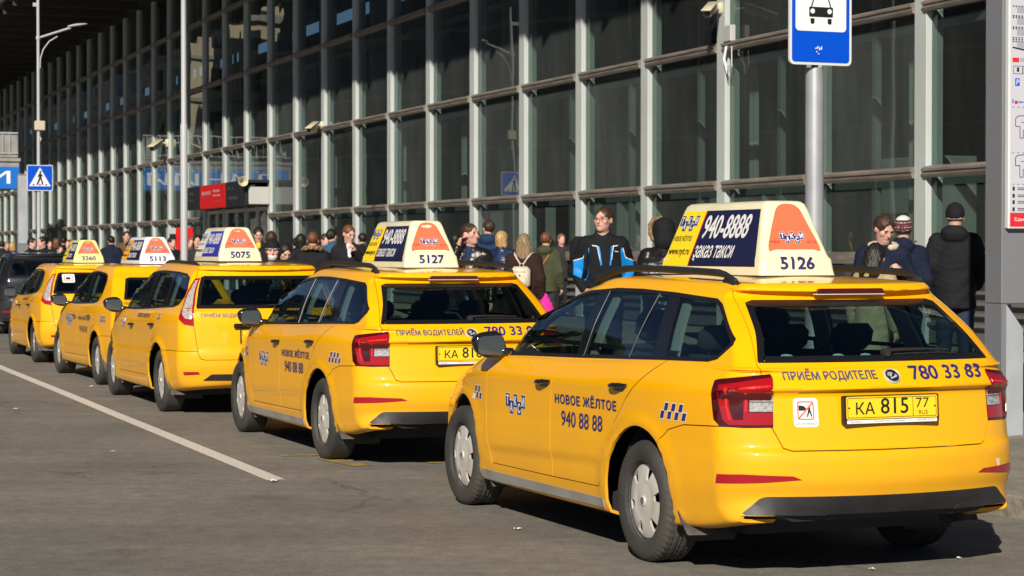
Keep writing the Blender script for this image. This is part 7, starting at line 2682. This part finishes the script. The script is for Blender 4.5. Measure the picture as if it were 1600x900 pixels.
# ---- the crowd in the distance
CR = [
    (222, 55, 371, 170, 'coat_brown', 'hair_black', 'short', 'dark haired person right of the man in the fur coat'),
    (258, 50, 372, 170, 'coat_black', 'hair_black', 'short', 'dark haired person seen behind the white roof sign'),
    (269, 44, 371, 30, 'coat_charcoal', 'hair_black', 'short', 'person in dark coat between the white roof sign and the red board'),
    (67, 50, 370, -60, 'coat_black', 'hair_black', 'short', 'dark haired man in black coat in profile beside the lamp post'),
    (50, 53, 372, 60, 'coat_black', 'hair_black', 'short', 'man in black coat between the grey pylon and the lamp post'),
    (88, 56, 373, 200, 'coat_charcoal', 'hair_auburn', 'bob', 'auburn haired person in dark coat right of the lamp post'),
    (100, 60, 371, 180, 'coat_navy', 'hair_black', 'short', 'dark haired person in navy coat left of the lemon roof sign'),
    (108, 54, 375, -30, 'coat_brown', 'hair_auburn', 'short', 'auburn haired man in brown coat right beside the lemon roof sign'),
    (94, 51, 384, 20, 'coat_black', 'hair_brown', 'short', 'short person in black coat at the front of the distant crowd'),
    (10, 66, 378, 40, 'coat_brown', 'hair_ash', 'bob', 'ash blonde woman in brown coat by the left edge'),
    (3, 62, 377, 180, 'coat_black', 'hair_black', 'short', 'black haired person cut by the left edge'),
    (20, 60, 379, 150, 'coat_grey', 'hair_blonde', 'bob', 'fair haired woman in grey coat left of the distant pylon'),
    (78, 66, 376, 10, 'coat_grey', 'hair_brown', 'short', 'brown haired man far back behind the lamp post'),
    (115, 63, 377, 190, 'coat_black', 'hair_black', 'bob', 'black haired woman far back near the lemon roof sign'),
    (148, 70, 378, 0, 'coat_red', 'hair_black', 'short', 'distant person in dark red coat above the fourth taxi'),
    (240, 62, 376, 180, 'coat_olive', 'hair_brown', 'short', 'distant person in olive coat behind the white roof sign'),
    (463, 40, 372, 185, 'coat_charcoal', 'hair_black', 'short', 'distant black haired person behind the seated crowd by the glass'),
    (336, 45, 370, 175, 'coat_black', 'hair_brown', 'short', 'person in black coat left of the third roof sign, near the doors'),
    (384, 47, 372, 0, 'coat_navy', 'hair_black', 'short', 'man in navy coat standing in front of the dark doors'),
    (470, 36, 366, 170, 'coat_charcoal', 'hair_black', 'bob', 'dark haired woman in charcoal coat left of the fur collared jacket'),
    (508, 38, 366, 30, 'coat_black', 'hair_brown', 'short', 'brown haired man in black coat behind the fur collared jacket'),
    (566, 40, 365, 200, 'coat_grey', 'hair_black', 'short', 'person in grey coat behind the second roof sign'),
    (712, 38, 366, 160, 'coat_black', 'hair_black', 'bob', 'black haired person behind the man on the phone'),
    (745, 40, 364, 10, 'coat_brown', 'hair_brown', 'short', 'man in brown coat glimpsed between the phone caller and the blue jacket'),
    (130, 57, 372, 160, 'coat_black', 'hair_black', 'short', 'person in black coat behind the lemon roof sign'),
    (210, 57, 373, 20, 'coat_navy', 'hair_auburn', 'bob', 'auburn haired woman in navy coat behind the fur coated man'),
    (877, 40, 366, 20, 'coat_grey', 'hair_fair', 'short', 'fair haired person facing the road beside the olive parka'),
    (32, 72, 380, 90, 'coat_black', 'hair_black', 'short', 'distant person just left of the grey pylon'),
]
for (x, Y, ty, fc, ct, hr, hl, lb) in CR:
    person(x, Y, ty, fc, lb, group='distant people by the station', coat=ct, hair=hr, hair_len=hl, res=3, puff=.035, skin='skin_pink')
# ================================================================ the queue
def place(t, hx, hy, yaw, half=.865, label=None, cat='taxi', group='yellow taxis waiting in a line'):
    h = Vector((-math.sin(yaw), math.cos(yaw))); r = Vector((math.cos(yaw), math.sin(yaw)))
    o = Vector((hx, hy)) + r * half
    t.location = (o.x, o.y, 0)
    t.rotation_euler = (0, 0, math.atan2(h.y, h.x))
    tag(t, label, cat, group)
place(make_octavia(True, '5126', 'ПРИЁМ РОДИТЕЛЕ', 'КА 815', '780 33 83'), .677, 11.1, rad(21.9), label='nearest yellow estate taxi with roof sign 5126 and a sticker on its tailgate')
place(make_octavia(False, '5127', 'ПРИЁМ ВОДИТЕЛЕЙ', 'КА 816', '780 33 83'), -1.48, 16.55, rad(21), label='second yellow estate taxi with roof sign 5127 and plate KA 816')
place(make_other('wagon', '5075', 'royal', 'ПРИЁМ ВОДИТЕЛЕЙ', 'КА 817', '780 33 83', sign_x=.10), -3.54, 21.5, rad(21), .85, label='third taxi, a yellow estate with tall clear tail lamps and sign 5075')
c4 = make_other('sedan', '5113', 'white', '', 'КА 402', '', sign_x=.32)
c4.scale = (1, 1, .955)
place(c4, -5.02, 25.8, rad(22), .82, label='fourth taxi, a yellow saloon with chrome handles and white sign 5113')
c5 = make_other('hatch', '3260', 'lemon', '', 'КА 139', '', sticker=True, sign_x=.34)
c5.scale = (1, 1, .955)
place(c5, -6.95, 31.0, rad(20), .85, label='fifth yellow taxi with lemon sign 3260 and a white sticker in its rear window')
c6 = make_other('wagon', '', '', '', 'А 604', '', body='black_paint', logo=False)
place(c6, -10.1, 41.6, rad(20), .85, label='dark grey estate car parked ahead of the taxis at the left edge', cat='car', group=None)
c6.scale = (1, 1, 1.06)
